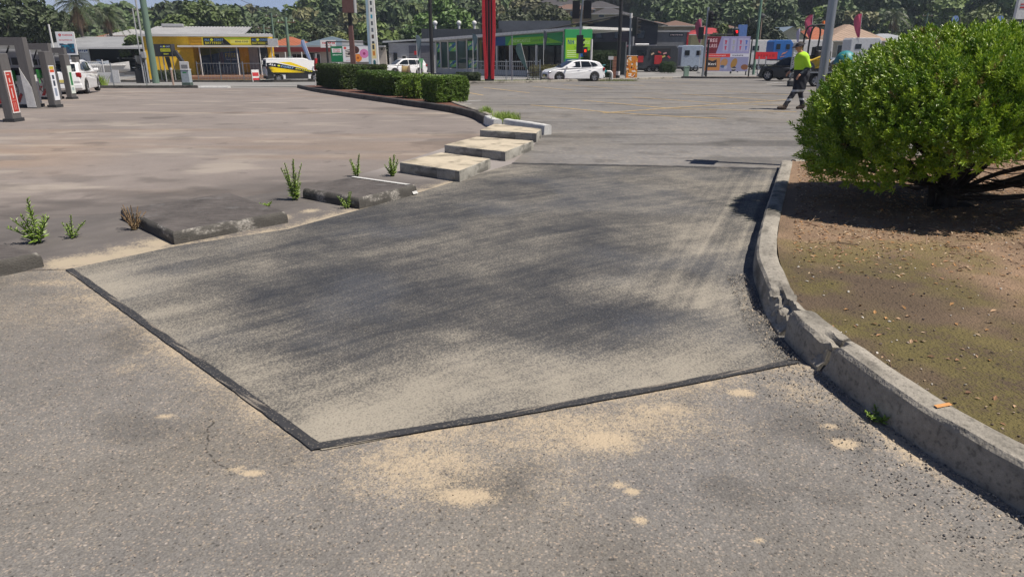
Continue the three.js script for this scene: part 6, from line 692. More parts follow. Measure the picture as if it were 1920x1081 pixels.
{ // dark gabled building and what stands in front
  const o = thing('dark_gabled_building', 'dark blue grey weatherboard building with a low gable roof', 'building', [0, 0, -86]), x0 = 9.55, x1 = 16.96, xr = 12.88, e0 = 4.29, e1 = 4.23, yr = 5.21, m = wallM([.055, .065, .08]); part('wall', prism([[x0, -1.2], [x1, -1.2], [x1, e1], [xr, yr], [x0, e0]], 12).translate(0, 0, -6), m, o); part('roof', [quad([3.14, 3.6, .6], [xr, yr + .1, .6], [xr, yr + .1, -12], [3.14, 3.6, -12]), quad([xr, yr + .1, .6], [17.96, 4.12, .6], [17.96, 4.12, -12], [xr, yr + .1, -12])], mat([.17, .18, .17], .6), o); part('barge_board', [bar([3.14, 3.54, .6], [xr, yr, .6], .07, 4), bar([xr, yr, .6], [17.96, 4.06, .6], .07, 4)], M.dark, o); part('left_wing', bulk(4.4, x0, -1.2, 3.36, -.3, -12), m, o);
  const boards = []; for (let k = 0; k < 20; k++) { const y = -.6 + k * .24; if (y < e1 - .1) boards.push(box(x1 - x0, .2, .03, (x0 + x1) / 2, y, .02, 0, 0, .06)); } part('weatherboards', boards, wallM([.075, .085, .10]), o); for (const [p, q] of [[9.8, 10.49], [11.93, 12.56], [14.63, 15.45]]) win(o, p, q, 2.66, 3.54, .045, M.black, 'window', 1); part('white_band', bulk(x0, x1, 1.84, 1.96, .08, 0), M.white, o);
  const s = thing('grey_shed', 'low grey shed with a white roof edge beside the gabled building', 'shed', [0, 0, -90]); part('wall', bulk(17.75, 21.56, -1, 3.57, 0, -8), wallM([.2, .21, .23]), s); part('roof_edge', bulk(17.61, 21.69, 3.45, 3.63, .2, -8), M.lgrey, s); part('red_corner', bulk(21.36, 21.56, -1, 3.63, .1, 0), M.red, s); const st = canvas(256, 64, (g) => { g.fillStyle = '#393c42'; g.fillRect(0, 0, 256, 64); dashes(g, 128, 32, 210, 26, '#f2d6cc'); }); part('name_sign', face(1.75, .42, 20.05, 3.14, .06), signMat(st), s);
  // hillside and background houses
  house('cream house with dark roof on the hillside, topmost of three', 11.93, 190, 13, 9, 8.82, 11.85, 13.86, [.6, .45, .28], darkTile, 3); house('two storey brick house with white veranda on the hillside', 14.89, 182, 10, 8, 7.79, 10.58, 11.9, [.52, .33, .18], brownTile, 3); house('cream hillside house with dark hip roof beside the black lamp pole', 22.28, 186, 9, 8, 9.17, 11.15, 12.87, [.6, .5, .32], darkTile, 2); house('tan hillside house with a low gable below the cream one', 23.66, 178, 9, 8, 8.13, 9.32, 10.85, [.58, .46, .33], darkTile, 2); house('brown tiled house behind the grey shed', 24.83, 125, 8, 8, -1, 5.01, 6.02, [.35, .25, .2], brownTile, 2); house('brick house with a blue window behind the grey shed', 26.99, 120, 5, 7, -1, 5.03, 5.92, [.45, .35, .28], brownTile, 2); house('yellow house with a red metal roof behind the posters', 27.02, 100, 5.4, 6, -1, 3.38, 4.46, [.75, .68, .36], mat([.45, .05, .05], .6), 1); house('brown roofed house beside the red roofed one', 39.36, 140, 6, 6, -1, 5.23, 6.36, [.3, .25, .22], brownTile, 1); house('house with terracotta roof behind the loader', 47.19, 112, 7, 7, -1, 2.83, 4.8, [.5, .45, .4], terracotta, 1); house('house with a tan hip roof behind the pink flag', 50.64, 108, 8.4, 8, -1, 2.64, 4.98, [.6, .52, .45], tanTile, 2); house('tin roofed house half hidden by the shrub', 57.2, 110, 8, 7, -1, 2.51, 3.71, [.5, .5, .5], mat([.4, .42, .44], .6), 2);
  const w = thing('white_gable_house', 'cream gable fronted house with a blue grey roof', 'house', [0, 0, -110]), a = 38.56, b = 44.02; part('wall', prism([[a, -1], [b, -1], [b, 2.96], [42.01, 4.53], [41.45, 4.53], [a, 2.81]], 8).translate(0, 0, -4), wallM([.72, .68, .55]), w); part('roof', [quad([a - .3, 2.74, .4], [41.69, 4.67, .4], [41.69, 4.67, -9], [a - .3, 2.74, -9]), quad([41.69, 4.67, .4], [b + .3, 2.89, .4], [b + .3, 2.89, -9], [41.69, 4.67, -9])], mat([.28, .36, .44], .6), w);
}
{ // caravans, trailers and posters across the street
  const van = (name, label, x0, x1, y0, y1, d, bodyM, trim, turn = 0) => { const o = thing(name, label, name.replace('_', ' '), [(x0 + x1) / 2, yR - .03, -d], turn), w = x1 - x0, b = y0 - yR, t = y1 - yR, side = prism([[-w / 2, b], [w / 2 - .1, b], [w / 2, b + .5], [w / 2 - .05, t - .35], [w / 2 - .35, t], [-w / 2 + .2, t], [-w / 2, t - .2]], 2.2, .06); part('body', side.translate(0, 0, -1.1), bodyM, o); part('skirt', box(w * .96, .16, 2.1, 0, b - .02, -1.1), trim, o); part('chassis', [bar([w / 2 - .3, .55, -.6], [w / 2 + 1.1, .5, -1.1], .05), bar([w / 2 - .3, .55, -1.6], [w / 2 + 1.1, .5, -1.1], .05)], M.dark, o); for (const k of [-.42, .42]) for (const z of [-.1, -2.1]) makeWheel(o, k, .34, z, .34, .2); const wn = (cx, cy, ww, hh) => part('window', rbox(ww, hh, .04, .03, cx, cy, .015), M.glass, o); wn(-w * .25, lerp(b, t, .66), w * .2, .55); wn(w * .22, lerp(b, t, .66), w * .18, .5); return o; };
  const fb = van('food_trailer', 'black food trailer with red counter and red banner parked across the street', 12.85, 18.23, -0.5, 1.93, 80, mat([.05, .055, .065], .5), M.black); const W = 18.23 - 12.85, at = (px) => (px - 1226) * 80 / 1366, ay = (py) => 1.6 - (py - 90) * 80 / 1443 - yR; part('counter_panel', rbox(.84, .92, .06, .02, at(1234), ay(111), .1), M.red, fb); part('red_banner', box(1.1, .66, .03, at(1197), ay(110), .05), M.red, fb); part('serving_hatch', rbox(2.2, .7, .05, .02, at(1238), ay(96), .03), M.black, fb); [[1223, 100, .5, [.8, .6, .4]], [1236, 97, -.4, [.7, .1, .1]], [1246, 99, .3, [.8, .4, .4]], [1244, 105, .35, [.8, .7, .2]], [1254, 106, -.7, [.7, .08, .1]]].forEach(([px, py, a, c]) => part('menu_board', box(.36, .16, .03, at(px), ay(py), .09, 0, a), mat(c, .6), fb)); part('awning_roll', bar([at(1190), ay(83), .1], [at(1215), ay(83), .1], .12, 8), M.white, fb); part('exhaust_flue', [cyl(.16, .16, .9, at(1187), ay(84), -.8, 10)], M.grey, fb);
  van('red_trailer', 'red food trailer partly hidden behind the black lamp pole', 12.27, 13.62, -0.61, 1.84, 84, mat([.5, .03, .03], .5), M.black); van('caravan', 'blue and white caravan between the food trailer and the posters', 18.98, 21.68, -0.44, 1.94, 82, mat([.46, .55, .68], .45), M.dark); van('caravan', 'grey silver caravan behind the food trailer', 18.54, 21.56, 0.24, 2.59, 91, mat([.5, .53, .56], .4), M.grey); van('caravan', 'long white caravan behind the red banner', 28.28, 32.26, -0.22, 2.57, 88, M.white, M.grey); van('caravan', 'white caravan behind the mesh ramp', 34.27, 40.31, -0.3, 2.61, 92, M.white, M.grey); van('caravan', 'white caravan with black end behind the teal tank', 38.77, 42.33, -0.02, 2.75, 84, mat([.66, .68, .7], .5), M.dark); van('caravan', 'pale green camper roof behind the hedge', 8.0, 10.38, 0.17, 1.71, 74, mat([.35, .48, .42], .5), M.white);
  const bt = van('box_trailer', 'bright blue box trailer with a swoosh emblem', 27.8, 29.96, 0.47, 2.46, 78, mat([.02, .17, .55], .5), M.dark); part('emblem', [prism([[-.3, -.1], [.1, .05], [.4, .35], [.15, .2], [-.2, .1]], .02).translate(.15, 1.9, .03), prism([[-.35, -.05], [.3, .12], [-.3, .08]], .02).translate(.1, 1.6, .03)], mat([.7, .3, .2], .5), bt);
  const banner = thing('banner', 'red banner tied between steel posts', 'banner', [24.38, 0, -70]); const bnt = canvas(256, 96, (g) => { g.fillStyle = '#d8242c'; g.fillRect(0, 0, 256, 96); dashes(g, 128, 50, 210, 40, '#b01822'); }); part('sheet', box(2.1, .66, .02, 0, 0.93, 0), M.red, banner); part('printed_face', face(2.06, .62, 0, 0.93, .012), signMat(bnt), banner); part('rope', [bar([-1.05, 0.93, 0], [-1.2, -0.34, 0], .02), bar([1.05, 0.93, 0], [1.15, -0.34, 0], .02)], M.dark, banner);
  // poster hoarding; the shade on it is put into the darkened print colours
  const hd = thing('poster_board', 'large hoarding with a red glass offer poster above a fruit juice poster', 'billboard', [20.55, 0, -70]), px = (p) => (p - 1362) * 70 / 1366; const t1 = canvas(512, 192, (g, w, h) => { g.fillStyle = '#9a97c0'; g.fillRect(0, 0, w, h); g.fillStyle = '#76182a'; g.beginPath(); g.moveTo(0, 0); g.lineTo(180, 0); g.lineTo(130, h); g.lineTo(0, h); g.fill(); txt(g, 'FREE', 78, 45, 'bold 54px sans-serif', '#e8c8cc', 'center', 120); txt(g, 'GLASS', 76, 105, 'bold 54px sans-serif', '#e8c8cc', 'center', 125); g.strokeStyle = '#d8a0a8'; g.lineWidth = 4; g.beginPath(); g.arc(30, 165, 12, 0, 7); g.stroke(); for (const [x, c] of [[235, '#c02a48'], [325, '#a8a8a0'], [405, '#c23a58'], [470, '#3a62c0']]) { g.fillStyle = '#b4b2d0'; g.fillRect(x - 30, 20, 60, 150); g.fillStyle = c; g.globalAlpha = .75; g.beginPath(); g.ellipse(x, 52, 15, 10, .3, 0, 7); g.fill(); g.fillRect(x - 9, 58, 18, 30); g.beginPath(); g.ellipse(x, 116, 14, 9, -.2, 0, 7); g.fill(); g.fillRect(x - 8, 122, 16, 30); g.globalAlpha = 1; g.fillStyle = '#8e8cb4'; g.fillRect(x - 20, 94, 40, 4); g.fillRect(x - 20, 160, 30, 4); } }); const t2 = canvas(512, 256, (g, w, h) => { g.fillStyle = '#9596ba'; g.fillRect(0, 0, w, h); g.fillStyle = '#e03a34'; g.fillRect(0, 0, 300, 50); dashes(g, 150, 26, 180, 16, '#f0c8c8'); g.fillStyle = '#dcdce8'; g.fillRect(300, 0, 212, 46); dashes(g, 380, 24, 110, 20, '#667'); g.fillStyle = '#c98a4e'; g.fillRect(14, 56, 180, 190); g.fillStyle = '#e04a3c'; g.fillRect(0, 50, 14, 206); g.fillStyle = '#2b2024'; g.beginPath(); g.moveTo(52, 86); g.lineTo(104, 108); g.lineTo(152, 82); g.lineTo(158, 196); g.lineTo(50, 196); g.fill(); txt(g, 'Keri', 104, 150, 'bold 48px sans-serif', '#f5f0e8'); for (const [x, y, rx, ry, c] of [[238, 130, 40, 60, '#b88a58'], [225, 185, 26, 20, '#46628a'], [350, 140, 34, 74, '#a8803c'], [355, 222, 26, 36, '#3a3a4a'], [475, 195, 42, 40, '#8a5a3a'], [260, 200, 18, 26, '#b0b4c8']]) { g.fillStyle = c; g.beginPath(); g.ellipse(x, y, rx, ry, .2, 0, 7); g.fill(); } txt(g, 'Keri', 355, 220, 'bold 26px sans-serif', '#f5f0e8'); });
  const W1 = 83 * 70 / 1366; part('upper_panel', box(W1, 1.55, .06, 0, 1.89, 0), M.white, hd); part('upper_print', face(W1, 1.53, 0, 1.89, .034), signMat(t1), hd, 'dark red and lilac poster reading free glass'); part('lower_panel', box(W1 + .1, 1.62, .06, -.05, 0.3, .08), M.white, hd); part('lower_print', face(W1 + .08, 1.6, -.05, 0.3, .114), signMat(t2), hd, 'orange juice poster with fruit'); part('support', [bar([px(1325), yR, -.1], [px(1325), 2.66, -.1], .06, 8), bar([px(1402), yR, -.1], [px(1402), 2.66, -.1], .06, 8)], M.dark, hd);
  const bl = thing('blue_sign', 'plain blue sign panel behind the poster hoarding', 'sign', [24.27, 0, -78]); part('panel', bulk(-.4, .55, 2.56, 3.94, 0, -.12), mat([.13, .25, .6], .5), bl); part('post', bar([0, yR, -.06], [0, 2.67, -.06], .08, 8), M.dark, bl);
  for (const [p, lab] of [[22.36, 'steel post with sensor beside the green street pole'], [22.99, 'white banded steel post right of the sensor post']]) { const q = poleAt('steel_post', lab, p, 66, .06, 1.75, M.galv); part('collar', cyl(.085, .085, .2, 0, .35, 0, 10), M.white, q); }
  poleAt('lamp_post', 'thin black post beside the poster hoarding', 21.55, 66, .07, 3.4, M.black); const sl = poleAt('street_lamp', 'rusty lamp post with a round head behind the green pole', 30.97, 92, .08, 5.1 - yR, mat([.4, .3, .22], .8)); part('lamp_head', new THREE.SphereGeometry(.4, 12, 8).scale(1, .8, 1).translate(0, 5.34 - yR, 0), M.dark, sl);
  const ub = thing('utility_box', 'green utility box on the footpath', 'utility box', [15.62, gy(15, 65), -65]); part('casing', rbox(.42, .84, .38, .03, 0, .46, 0), mat([.28, .42, .33], .6), ub); part('lid', rbox(.46, .06, .42, .02, 0, .9, 0), mat([.3, .44, .35], .6), ub); part('plinth', box(.46, .08, .42, 0, .03, 0), M.concrete, ub);
  const gt = canvas(128, 256, (g, w, h) => { g.fillStyle = '#e0902c'; g.fillRect(0, 0, w, h); const r = mul(12); for (let k = 0; k < 46; k++) { g.fillStyle = ['#f3efe6', '#24242c', '#d9701c', '#f2b85a', '#f3efe6', '#e8a040'][k % 6]; g.beginPath(); g.ellipse(r() * w, r() * h, 6 + r() * 20, 4 + r() * 9, r() * 3, 0, 7); g.fill(); } g.strokeStyle = '#16161c'; g.lineWidth = 7; g.beginPath(); g.arc(70, 215, 34, 0, 2.6); g.stroke(); g.strokeStyle = '#f4f2ec'; g.beginPath(); g.arc(70, 205, 30, 0, 2.6); g.stroke(); }); const oc = thing('signal_cabinet', 'signal cabinet painted with an orange, white and black mural', 'cabinet', [9.86, gy(10, 60), -60]); part('casing', rbox(.92, 1.8, .5, .03, 0, .93, 0), M.lgrey, oc); part('mural', [face(.9, 1.76, 0, .93, .254), face(.48, 1.76, .464, .93, 0, Math.PI / 2)], signMat(gt), oc, 'orange, white and black painted mural'); part('plinth', box(.98, .1, .56, 0, .03, 0), M.concrete, oc);
  const bp = thing('brick_pillar', 'red brick pillar beside the black lamp pole', 'pillar', [8.08, gy(8, 57), -57]); part('core', box(.36, 1.75, .36, 0, .85, 0), wallM([.3, .26, .22]), bp); const bg = [0, 1].map((k) => new RoundedBoxGeometry(.2, .072, .12, 1, .006)), bm = [wallM([.4, .17, .1]), wallM([.32, .13, .08]), wallM([.45, .22, .14])]; for (let k = 0; k < 20; k++) for (let j = 0; j < 2; j++) { const m = new THREE.Mesh(bg[0], bm[(k * 7 + j * 3) % 3]); m.name = 'brick'; m.position.set(j * .205 - .1 + (k % 2 ? .03 : -.03), .05 + k * .086, .14); shade(m); bp.add(m); }
  const ps = thing('small_notice', 'small white notice on a post in front of the hedge', 'sign', [7.7, gy(7, 57), -56.8]); part('panel', rbox(.4, .26, .02, .005, 0, 1.62, 0), M.white, ps); part('post', bar([0, 0, -.02], [0, 1.6, -.02], .025, 6), M.galv, ps);
  // water valve assembly on the verge
  const teal = mat([.06, .32, .34], .5), bf = thing('water_valve', 'teal backflow valve with white bent pipes on the verge', 'valve', [5.84, gy(6, 53), -53.6]); part('riser', [tube([[-1.5, -.2, 0], [-1.5, .5, 0], [-1.42, .62, 0], [-1.2, .65, 0]], .075, 8), tube([[1.55, -.2, 0], [1.55, .5, 0], [1.46, .62, 0], [1.2, .65, 0]], .075, 8), tube([[-1.75, -.2, .1], [-1.75, .75, .1]], .06, 8)], M.white, bf); part('pipe', [bar([-1.2, .65, 0], [1.2, .65, 0], .065, 8), bar([-.6, .5, .05], [.2, .5, .05], .05, 8)], teal, bf); for (const x of [-.8, -.1, .9]) part('valve_body', [rbox(.34, .3, .26, .05, x, .66, 0), cyl(.04, .04, .35, x, .75, 0, 8), new THREE.TorusGeometry(.14, .025, 6, 14).rotateX(Math.PI / 2).translate(x, 1.1, 0)], teal, bf); part('stand', [-.9, -.3, .4, 1.0].map((x) => bar([x, -.1, .05], [x, .62, .05], .025, 6)), M.dark, bf); part('gauge', [new THREE.SphereGeometry(.1, 10, 8).translate(-.75, 1.3, .05), new THREE.SphereGeometry(.1, 10, 8).translate(-.3, 1.25, .05), rbox(.5, .25, .2, .05, .35, .5, .1)], mat([.3, .45, .7], .5), bf);
  const tp = thing('garden_tap_stand', 'dark steel stand pipe on the mulch beside the totem', 'stand pipe', [1.57, gy(2, 50), -50.4]); part('frame', [bar([-.5, -.1, 0], [-.5, .6, 0], .03), bar([.45, -.1, 0], [.45, .75, 0], .05), bar([-.5, .55, 0], [.45, .7, 0], .03), bar([-.1, -.1, 0], [-.1, 1.6, 0], .035)], M.dark, tp);
  poleAt('sign_post', 'thin grey street sign post in front of the glass shop fence', 0.0, 49.5, .04, 3.2, M.galv);
}
// ---------------------------------------------------------------- tall signs, flags, banners
{
  const d = 49, o = thing('totem_sign', 'tall red totem sign with black vertical grooves', 'totem', [-1.53, gy(-1.8, 49), -d]); const prof = (y) => .33 + .11 * smooth(.3, 3.4, y) - .02 * smooth(4, 7, y); for (const k of [-1, 1]) { const pts = []; for (let i = 0; i <= 14; i++) pts.push([prof(i * .55) * 1, i * .55 + .25]); for (let i = 14; i >= 0; i--) pts.push([prof(i * .55) - .21, i * .55 + .25]); part('red_fin', prism(pts.map((p) => [p[0] * k, p[1]]), .42, .02), mat([.62, .025, .035], .35), o); } part('core', box(.5, 8, .22, 0, 4.1, 0), M.black, o); part('red_rib', [box(.05, 7.8, .36, -.1, 4.2, 0), box(.05, 7.8, .36, .1, 4.2, 0)], mat([.5, .03, .04], .4), o); part('base', box(.62, .45, .4, 0, .2, 0), M.black, o);
  const b = thing('pylon_sign', 'brown pylon sign with a box top rising behind the hedge', 'sign', [-10.25, gy(-10, 47), -47]), brown = mat([.17, .085, .075], .7); part('shaft', prism([[-.16, -.3], [.2, -.3], [.12, 3.6], [-.12, 3.6]], .3), brown, b); part('neck', box(.22, 1.5, .2, 0, 3.7, 0), M.black, b); part('box_top', rbox(.72, 1.6, .6, .02, -.02, 4.45 - gy(-10, 47) + .05, 0), brown, b); part('light_edge', box(.06, 1.6, .6, .38, 4.45 - gy(-10, 47) + .05, 0), M.lgrey, b);
  const w = thing('pylon_sign', 'tall tapered white sign tower with blue edge and vertical lettering', 'sign', [-9.06, gy(-9, 48), -48]); const wt = canvas(64, 512, (g) => { g.fillStyle = '#eceee8'; g.fillRect(0, 0, 64, 512); const c = ['#4a525a', '#4a525a', '#3aa6c0', '#4a525a', '#6a727a', '#5a4a42', '#3a4248', '#d8a040', '#c8b060', '#4a525a']; c.forEach((q, k) => { g.fillStyle = q; g.fillRect(18, 20 + k * 44, 28, 26); }); g.fillStyle = '#f2dfa0'; g.fillRect(8, 300, 48, 100); g.fillStyle = '#3a4248'; g.fillRect(20, 308, 22, 30); g.fillStyle = '#d98a3a'; g.fillRect(20, 350, 24, 30); g.fillStyle = '#2f6d74'; g.fillRect(22, 410, 18, 70); }); part('tower', prism([[-.36, -.3], [.32, -.3], [.2, 5.6], [-.3, 5.6]], .4), M.white, w); part('printed_face', quad([-.14, .6, .206], [.26, .6, .206], [.17, 5.3, .206], [-.1, 5.3, .206]), signMat(wt), w); part('blue_edge', quad([-.36, -.1, .207], [-.2, -.1, .207], [-.15, 5.5, .207], [-.29, 5.5, .207]), mat([.42, .6, .72], .5), w); part('foot', rbox(1.0, .15, .6, .02, .05, .05, 0), M.white, w);
  // doughnut banner
  const kt = canvas(640, 256, (g, W, H) => { g.fillStyle = '#0f7a4a'; g.fillRect(0, 0, W, H); g.fillStyle = '#f2f0ee'; g.beginPath(); g.moveTo(20, 30); g.quadraticCurveTo(100, 50, 180, 30); g.lineTo(176, 110); g.quadraticCurveTo(100, 96, 24, 110); g.fill(); txt(g, 'Krispy', 98, 56, 'italic bold 34px serif', '#d23a44', 'center', 130); txt(g, 'Kreme', 98, 86, 'italic bold 34px serif', '#d23a44', 'center', 130); dashes(g, 100, 140, 140, 18, '#eef6ee'); g.fillStyle = '#f0eff0'; g.fillRect(196, 0, W - 196, H); const ring = (x, y, r, c, c2) => { g.fillStyle = c; g.beginPath(); g.arc(x, y, r, 0, 7); g.fill(); g.fillStyle = c2; g.beginPath(); g.arc(x, y, r * .3, 0, 7); g.fill(); }; ring(300, 120, 72, '#f5eee4', '#3a2a24'); g.strokeStyle = '#32262a'; g.lineWidth = 12; for (let k = 0; k < 5; k++) { g.beginPath(); g.moveTo(240, 70 + k * 26); g.lineTo(360, 50 + k * 26); g.stroke(); } ring(410, 60, 60, '#54302a', '#2a1a18'); ring(440, 190, 66, '#f2953a', '#b65a1a'); ring(545, 120, 74, '#e88ac0', '#a83a70'); g.fillStyle = '#e05a50'; g.beginPath(); g.arc(238, 30, 22, 0, 7); g.fill(); dashes(g, 300, 232, 120, 12, '#d99'); });
  const k = thing('doughnut_banner', 'green and white doughnut banner hung in a black frame', 'banner', [-12.39, gy(-12, 56), -56]), ph = (py) => 1.6 - (py - 90) * 56 / 1443 - gy(-12, 56), W = 73 * 56 / 1366; part('post', [bar([-1.75, -.1, 0], [-1.75, ph(78), 0], .08, 8)], M.black, k); part('post', [bar([1.65, -.1, 0], [1.65, ph(79), 0], .08, 8)], M.black, k); part('top_rail', bar([-1.75, ph(78), 0], [1.65, ph(79), 0], .04, 8), M.black, k); part('banner_sheet', box(W, 1.13, .02, .02, ph(101), .03), M.white, k); part('printed_face', face(W, 1.13, .02, ph(101), .045), signMat(kt), k); part('ties', [[-1.4, 86], [1.4, 86]].map(([x, p]) => bar([x, ph(p), .03], [x * 1.15, ph(79), 0], .012, 4)), M.dark, k);
  // marker stake in the island
  const s = thing('marker_stake', 'white stake with a red sleeve in the hedge island', 'stake', [-11.09, gy(-11, 40.6) + .08, -40.6]); part('stake', bar([0, -.1, 0], [.2, 1.75, 0], .025, 8), M.white, s); part('red_sleeve', bar([.1, .88, 0], [.17, 1.5, 0], .085, 10), M.red, s);
  // feather flags
  const flag = (label, x, d, y0, y1, w, col, lean = 0, top) => { const b = gy(x, d), o = thing('feather_flag', label, 'flag', [x, b, -d]), p = []; const h0 = y0 - b, h1 = y1 - b; for (let i = 0; i <= 10; i++) { const t = i / 10; p.push([w * (.25 + .75 * Math.sin(Math.min(1, t * 1.25) * 1.57)) * (t > .85 ? 1 - (t - .85) * 3 : 1) + lean * t, lerp(h0, h1, t)]); } p.push([lean, h1 + .05]); for (let i = 10; i >= 0; i--) p.push([lean * i / 10 - .02, lerp(h0, h1, i / 10)]); const g = prism(p, .02), q = g.attributes.position; for (let i = 0; i < q.count; i++) q.setZ(i, q.getZ(i) + .08 * Math.sin(q.getX(i) * 6 + q.getY(i) * 2)); g.computeVertexNormals(); part('sail', g, col, o); part('pole', tube([[0, -.2, 0], [lean * .1, h0, 0], [lean * .9, h1 - .2, 0], [lean, h1 + .05, 0]], .022, 6), M.white, o); part('ground_spike', box(.3, .05, .3, 0, .02, 0), M.dark, o); };
  const pink = mat([.55, .06, .14], .6); flag('pink feather flag beside the loader roll bar', 34.11, 84, 2.64, 5.13, -.85, pink, -.1); flag('pink feather flag standing behind the shrub', 39.63, 84, 2.75, 5.24, -.85, pink, -.1); flag('dark pink feather flag beside the signal post', 19.54, 76, 2.12, 4.39, -.65, mat([.4, .06, .13], .6), -.1); flag('navy and grey feather flag beside the garage', -9.1, 70, 0.73, 2.75, .45, mat([.14, .2, .24], .6)); flag('blue feather flag in front of the red fascia shop', -18.07, 66, 0.33, 2.28, -.4, mat([.25, .33, .55], .6), -.6); flag('dark teal feather flag on the glass shop corner', -3.31, 62, 1.26, 2.7, .4, mat([.1, .18, .22], .6)); flag('grey feather flag in front of the glass shop', 2.59, 60, 1.44, 2.91, .28, mat([.13, .16, .18], .6)); flag('teal feather flag leaning in front of the shop glass', 1.27, 58, -0.01, 1.92, -.55, mat([.13, .24, .22], .6), -.55); flag('lilac feather flag beside the white gable house', 35.1, 90, 2.1, 3.81, -.4, mat([.4, .38, .55], .6));
  // trestle with drum in front of the suv
  const tr = thing('cable_drum', 'small cable drum on a dark trestle beside the white car', 'drum', [-9.06, gy(-9, 62), -62]); part('drum', [new THREE.CylinderGeometry(.42, .42, .5, 18).rotateZ(1.57).translate(0, .75, 0)], mat([.35, .25, .1], .8), tr); part('flange', [new THREE.CylinderGeometry(.5, .5, .05, 18).rotateZ(1.57).translate(-.28, .75, 0), new THREE.CylinderGeometry(.5, .5, .05, 18).rotateZ(1.57).translate(.28, .75, 0)], M.wood, tr); part('leg', [bar([.35, .8, 0], [.75, 0, .2], .04), bar([.35, .8, 0], [.2, 0, .2], .04), bar([-.35, .8, 0], [-.5, 0, .1], .04)], M.dark, tr);
  const gm = thing('marker_post', 'white post with a bright green panel beside the white car', 'sign', [-7.74, gy(-8, 62), -62]); part('post', [cyl(.05, .05, 1.5, -.1, 0, 0, 8), cyl(.04, .04, 1.4, .12, 0, 0, 8)], M.white, gm); part('panel', prism([[-.15, 1.0], [.1, .95], [.2, 1.75], [-.2, 1.75]], .05), mat([.25, .62, .3], .5), gm); part('red_panel', rbox(.2, .3, .05, .01, -.45, 2.2, 0), M.red, gm);
  const ws = thing('pylon_sign', 'white sign tower with a black base rising behind the shrub', 'sign', [41.19, gy(40, 60), -60]); part('panel', rbox(1.3, 2.4, .3, .02, 0, 5.0 - gy(40, 60), 0), M.white, ws); part('red_print', [box(.9, .12, .02, 0, 4.68 - gy(40, 60), .16), box(.9, .08, .02, 0, 4.92 - gy(40, 60), .16)], M.red, ws); part('black_base', rbox(1.1, .9, .28, .02, .05, 4.04 - gy(40, 60), 0), M.black, ws); part('post', [cyl(.07, .07, 4.04 - gy(40, 60), -.45, 0, 0, 8), cyl(.07, .07, 4.04 - gy(40, 60), .45, 0, 0, 8)], M.galv, ws);
}
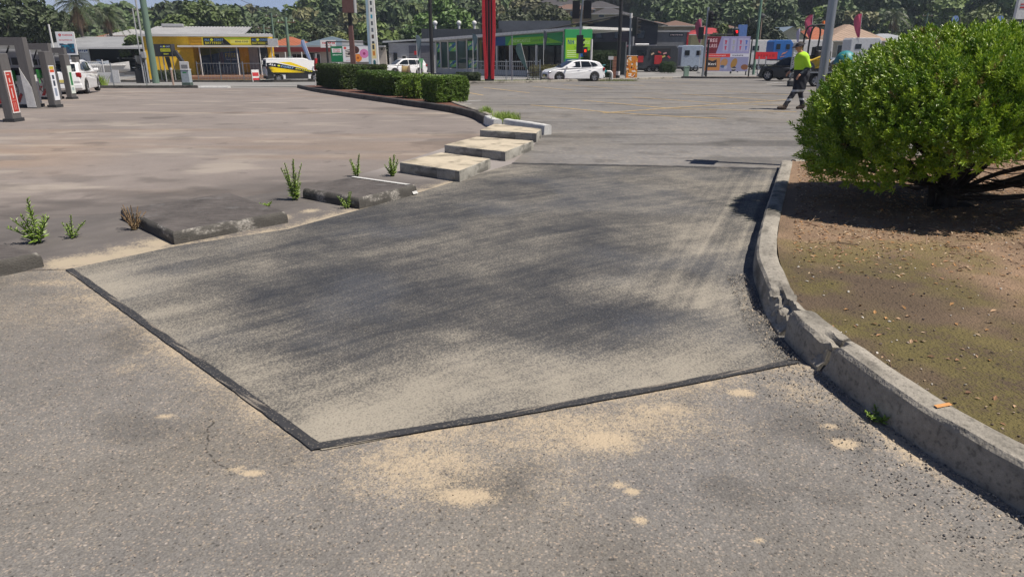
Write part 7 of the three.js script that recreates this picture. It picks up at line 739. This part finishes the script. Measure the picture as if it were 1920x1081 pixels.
{ // plant trailer, loader, ute and tank beyond the person
  const gY = gy(15, 40), d = 40, mk = (p) => (p - 1520) * 40 / 1366, my = (py) => 1.6 - (py - 90) * 40 / 1443 - gY; const o = thing('plant_trailer', 'plant trailer with an upright mesh loading ramp', 'trailer', [16.36, gY, -40]); part('deck', box(2.9, .12, 1.7, .7, .62, -.6), M.dark, o); part('side_rail', [box(2.9, .2, .06, .7, .74, .26), box(2.9, .2, .06, .7, .74, -1.46)], M.dark, o); for (const x of [.3, 1.1]) for (const z of [.32, -1.52]) makeWheel(o, x, .34, z, .34, .22); part('mudguard', [box(1.8, .05, .3, .7, .76, .35)], M.galv, o); part('drawbar', bar([2.1, .55, -.6], [3.4, .5, -.6], .07), M.dark, o);
  const rp = part('ramp_frame', [box(.05, my(82) - .5, .05, mk(1483), .5 + (my(82) - .5) / 2, .2), box(.05, my(82) - .5, .05, mk(1497), .5 + (my(82) - .5) / 2, .2), box(.42, .05, .05, mk(1490), my(82), .2), box(.42, .05, .05, mk(1490), .55, .2)], M.galv, o), mesh = []; for (let k = 0; k < 20; k++) { const y = .6 + k * .087; mesh.push(bar([mk(1484), y, .2], [mk(1496), y + .08, .2], .012, 4), bar([mk(1496), y, .2], [mk(1484), y + .08, .2], .012, 4)); } part('ramp_mesh', mesh, M.galv, rp); part('ramp_spring', [bar([mk(1480), .3, .35], [mk(1490), .7, .2], .05), rbox(.3, .3, .3, .05, mk(1486), .18, .2)], M.dark, o);
  const l = thing('compact_loader', 'yellow and black compact loader with roll bar and amber beacon on the trailer', 'loader', [16.71, gY + .68, -40.6]); part('chassis', rbox(1.4, .5, 1.1, .06, .1, .5, 0), mat([.75, .5, .03], .5), l); part('engine_cover', rbox(.8, .55, .9, .1, .45, .95, 0), mat([.06, .06, .065], .6), l); part('seat', [rbox(.5, .12, .5, .04, -.2, .9, 0), rbox(.12, .5, .48, .04, .05, 1.15, 0)], M.black, l); const ry = my(48) - .68; for (const z of [-.4, .4]) part('roll_bar', tube([[-.42, .75, z], [-.45, ry * .6, z], [-.32, ry - .1, z], [-.1, ry + .02, z], [.28, ry, z], [.4, ry - .2, z], [.36, .9, z]], .05, 8, 30), M.black, l); part('cross_bar', [bar([-.1, ry, -.4], [-.1, ry, .4], .04), bar([.3, ry, -.4], [.3, ry, .4], .04)], M.black, l); part('beacon', [cyl(.09, .07, .16, .22, ry + .08, .3, 12), cyl(.05, .05, .08, .22, ry, .3, 8)], M.amber, l); for (const x of [-.4, .55]) for (const z of [-.62, .62]) makeWheel(l, x, .32, z, .32, .26); part('arm', [bar([.5, 1.0, .6], [-.75, .5, .6], .06), bar([.5, 1.0, -.6], [-.75, .5, -.6], .06)], mat([.75, .5, .03], .5), l); part('bucket', prism([[-.35, 0], [.2, 0], [.25, .45], [.1, .45], [.05, .12], [-.35, .06]], 1.3).translate(-.95, .2, 0), M.dark, l);
  const tk = thing('tank_trailer', 'rounded teal tank on a yellow frame beside the grey pole', 'tank', [19.2, gy(18, 42), -42]); part('tank', new THREE.SphereGeometry(.85, 24, 10, 0, 6.284, 0, 1.57).scale(.72, .85, .7).translate(0, 1.2, 0), mat([.04, .30, .32], .5), tk); part('white_patch', new THREE.SphereGeometry(.86, 14, 8, 1.9, .6, 1.0, .4).scale(.72, .85, .7).translate(0, 1.2, 0), M.white, tk); part('frame', [box(1.2, .3, 1.0, 0, 1.0, 0), box(1.3, .25, .9, 0, .7, 0)], mat([.55, .5, .05], .5), tk); for (const s of [-1, 1]) makeWheel(tk, 0, .33, s * .6, .33, .2);
  car('utility_car', 'dark utility vehicle parked beyond the plant trailer', 'car', [20.2, gy(20, 52), -52], Math.PI - .9, { ...suvSpec, L: 4.9, wb: 3.0, wr: .4, paint: mat([.03, .032, .036], .35), bumper: M.black });
  car('parked_car', 'silver car half hidden by the shrub behind the tank', 'car', [25.41, gy(25, 58), -58], Math.PI + .3, { ...suvSpec, paint: mat([.4, .42, .44], .3, { metalness: .4 }) });
}
camera.updateMatrixWorld();
renderer.render(scene, camera);
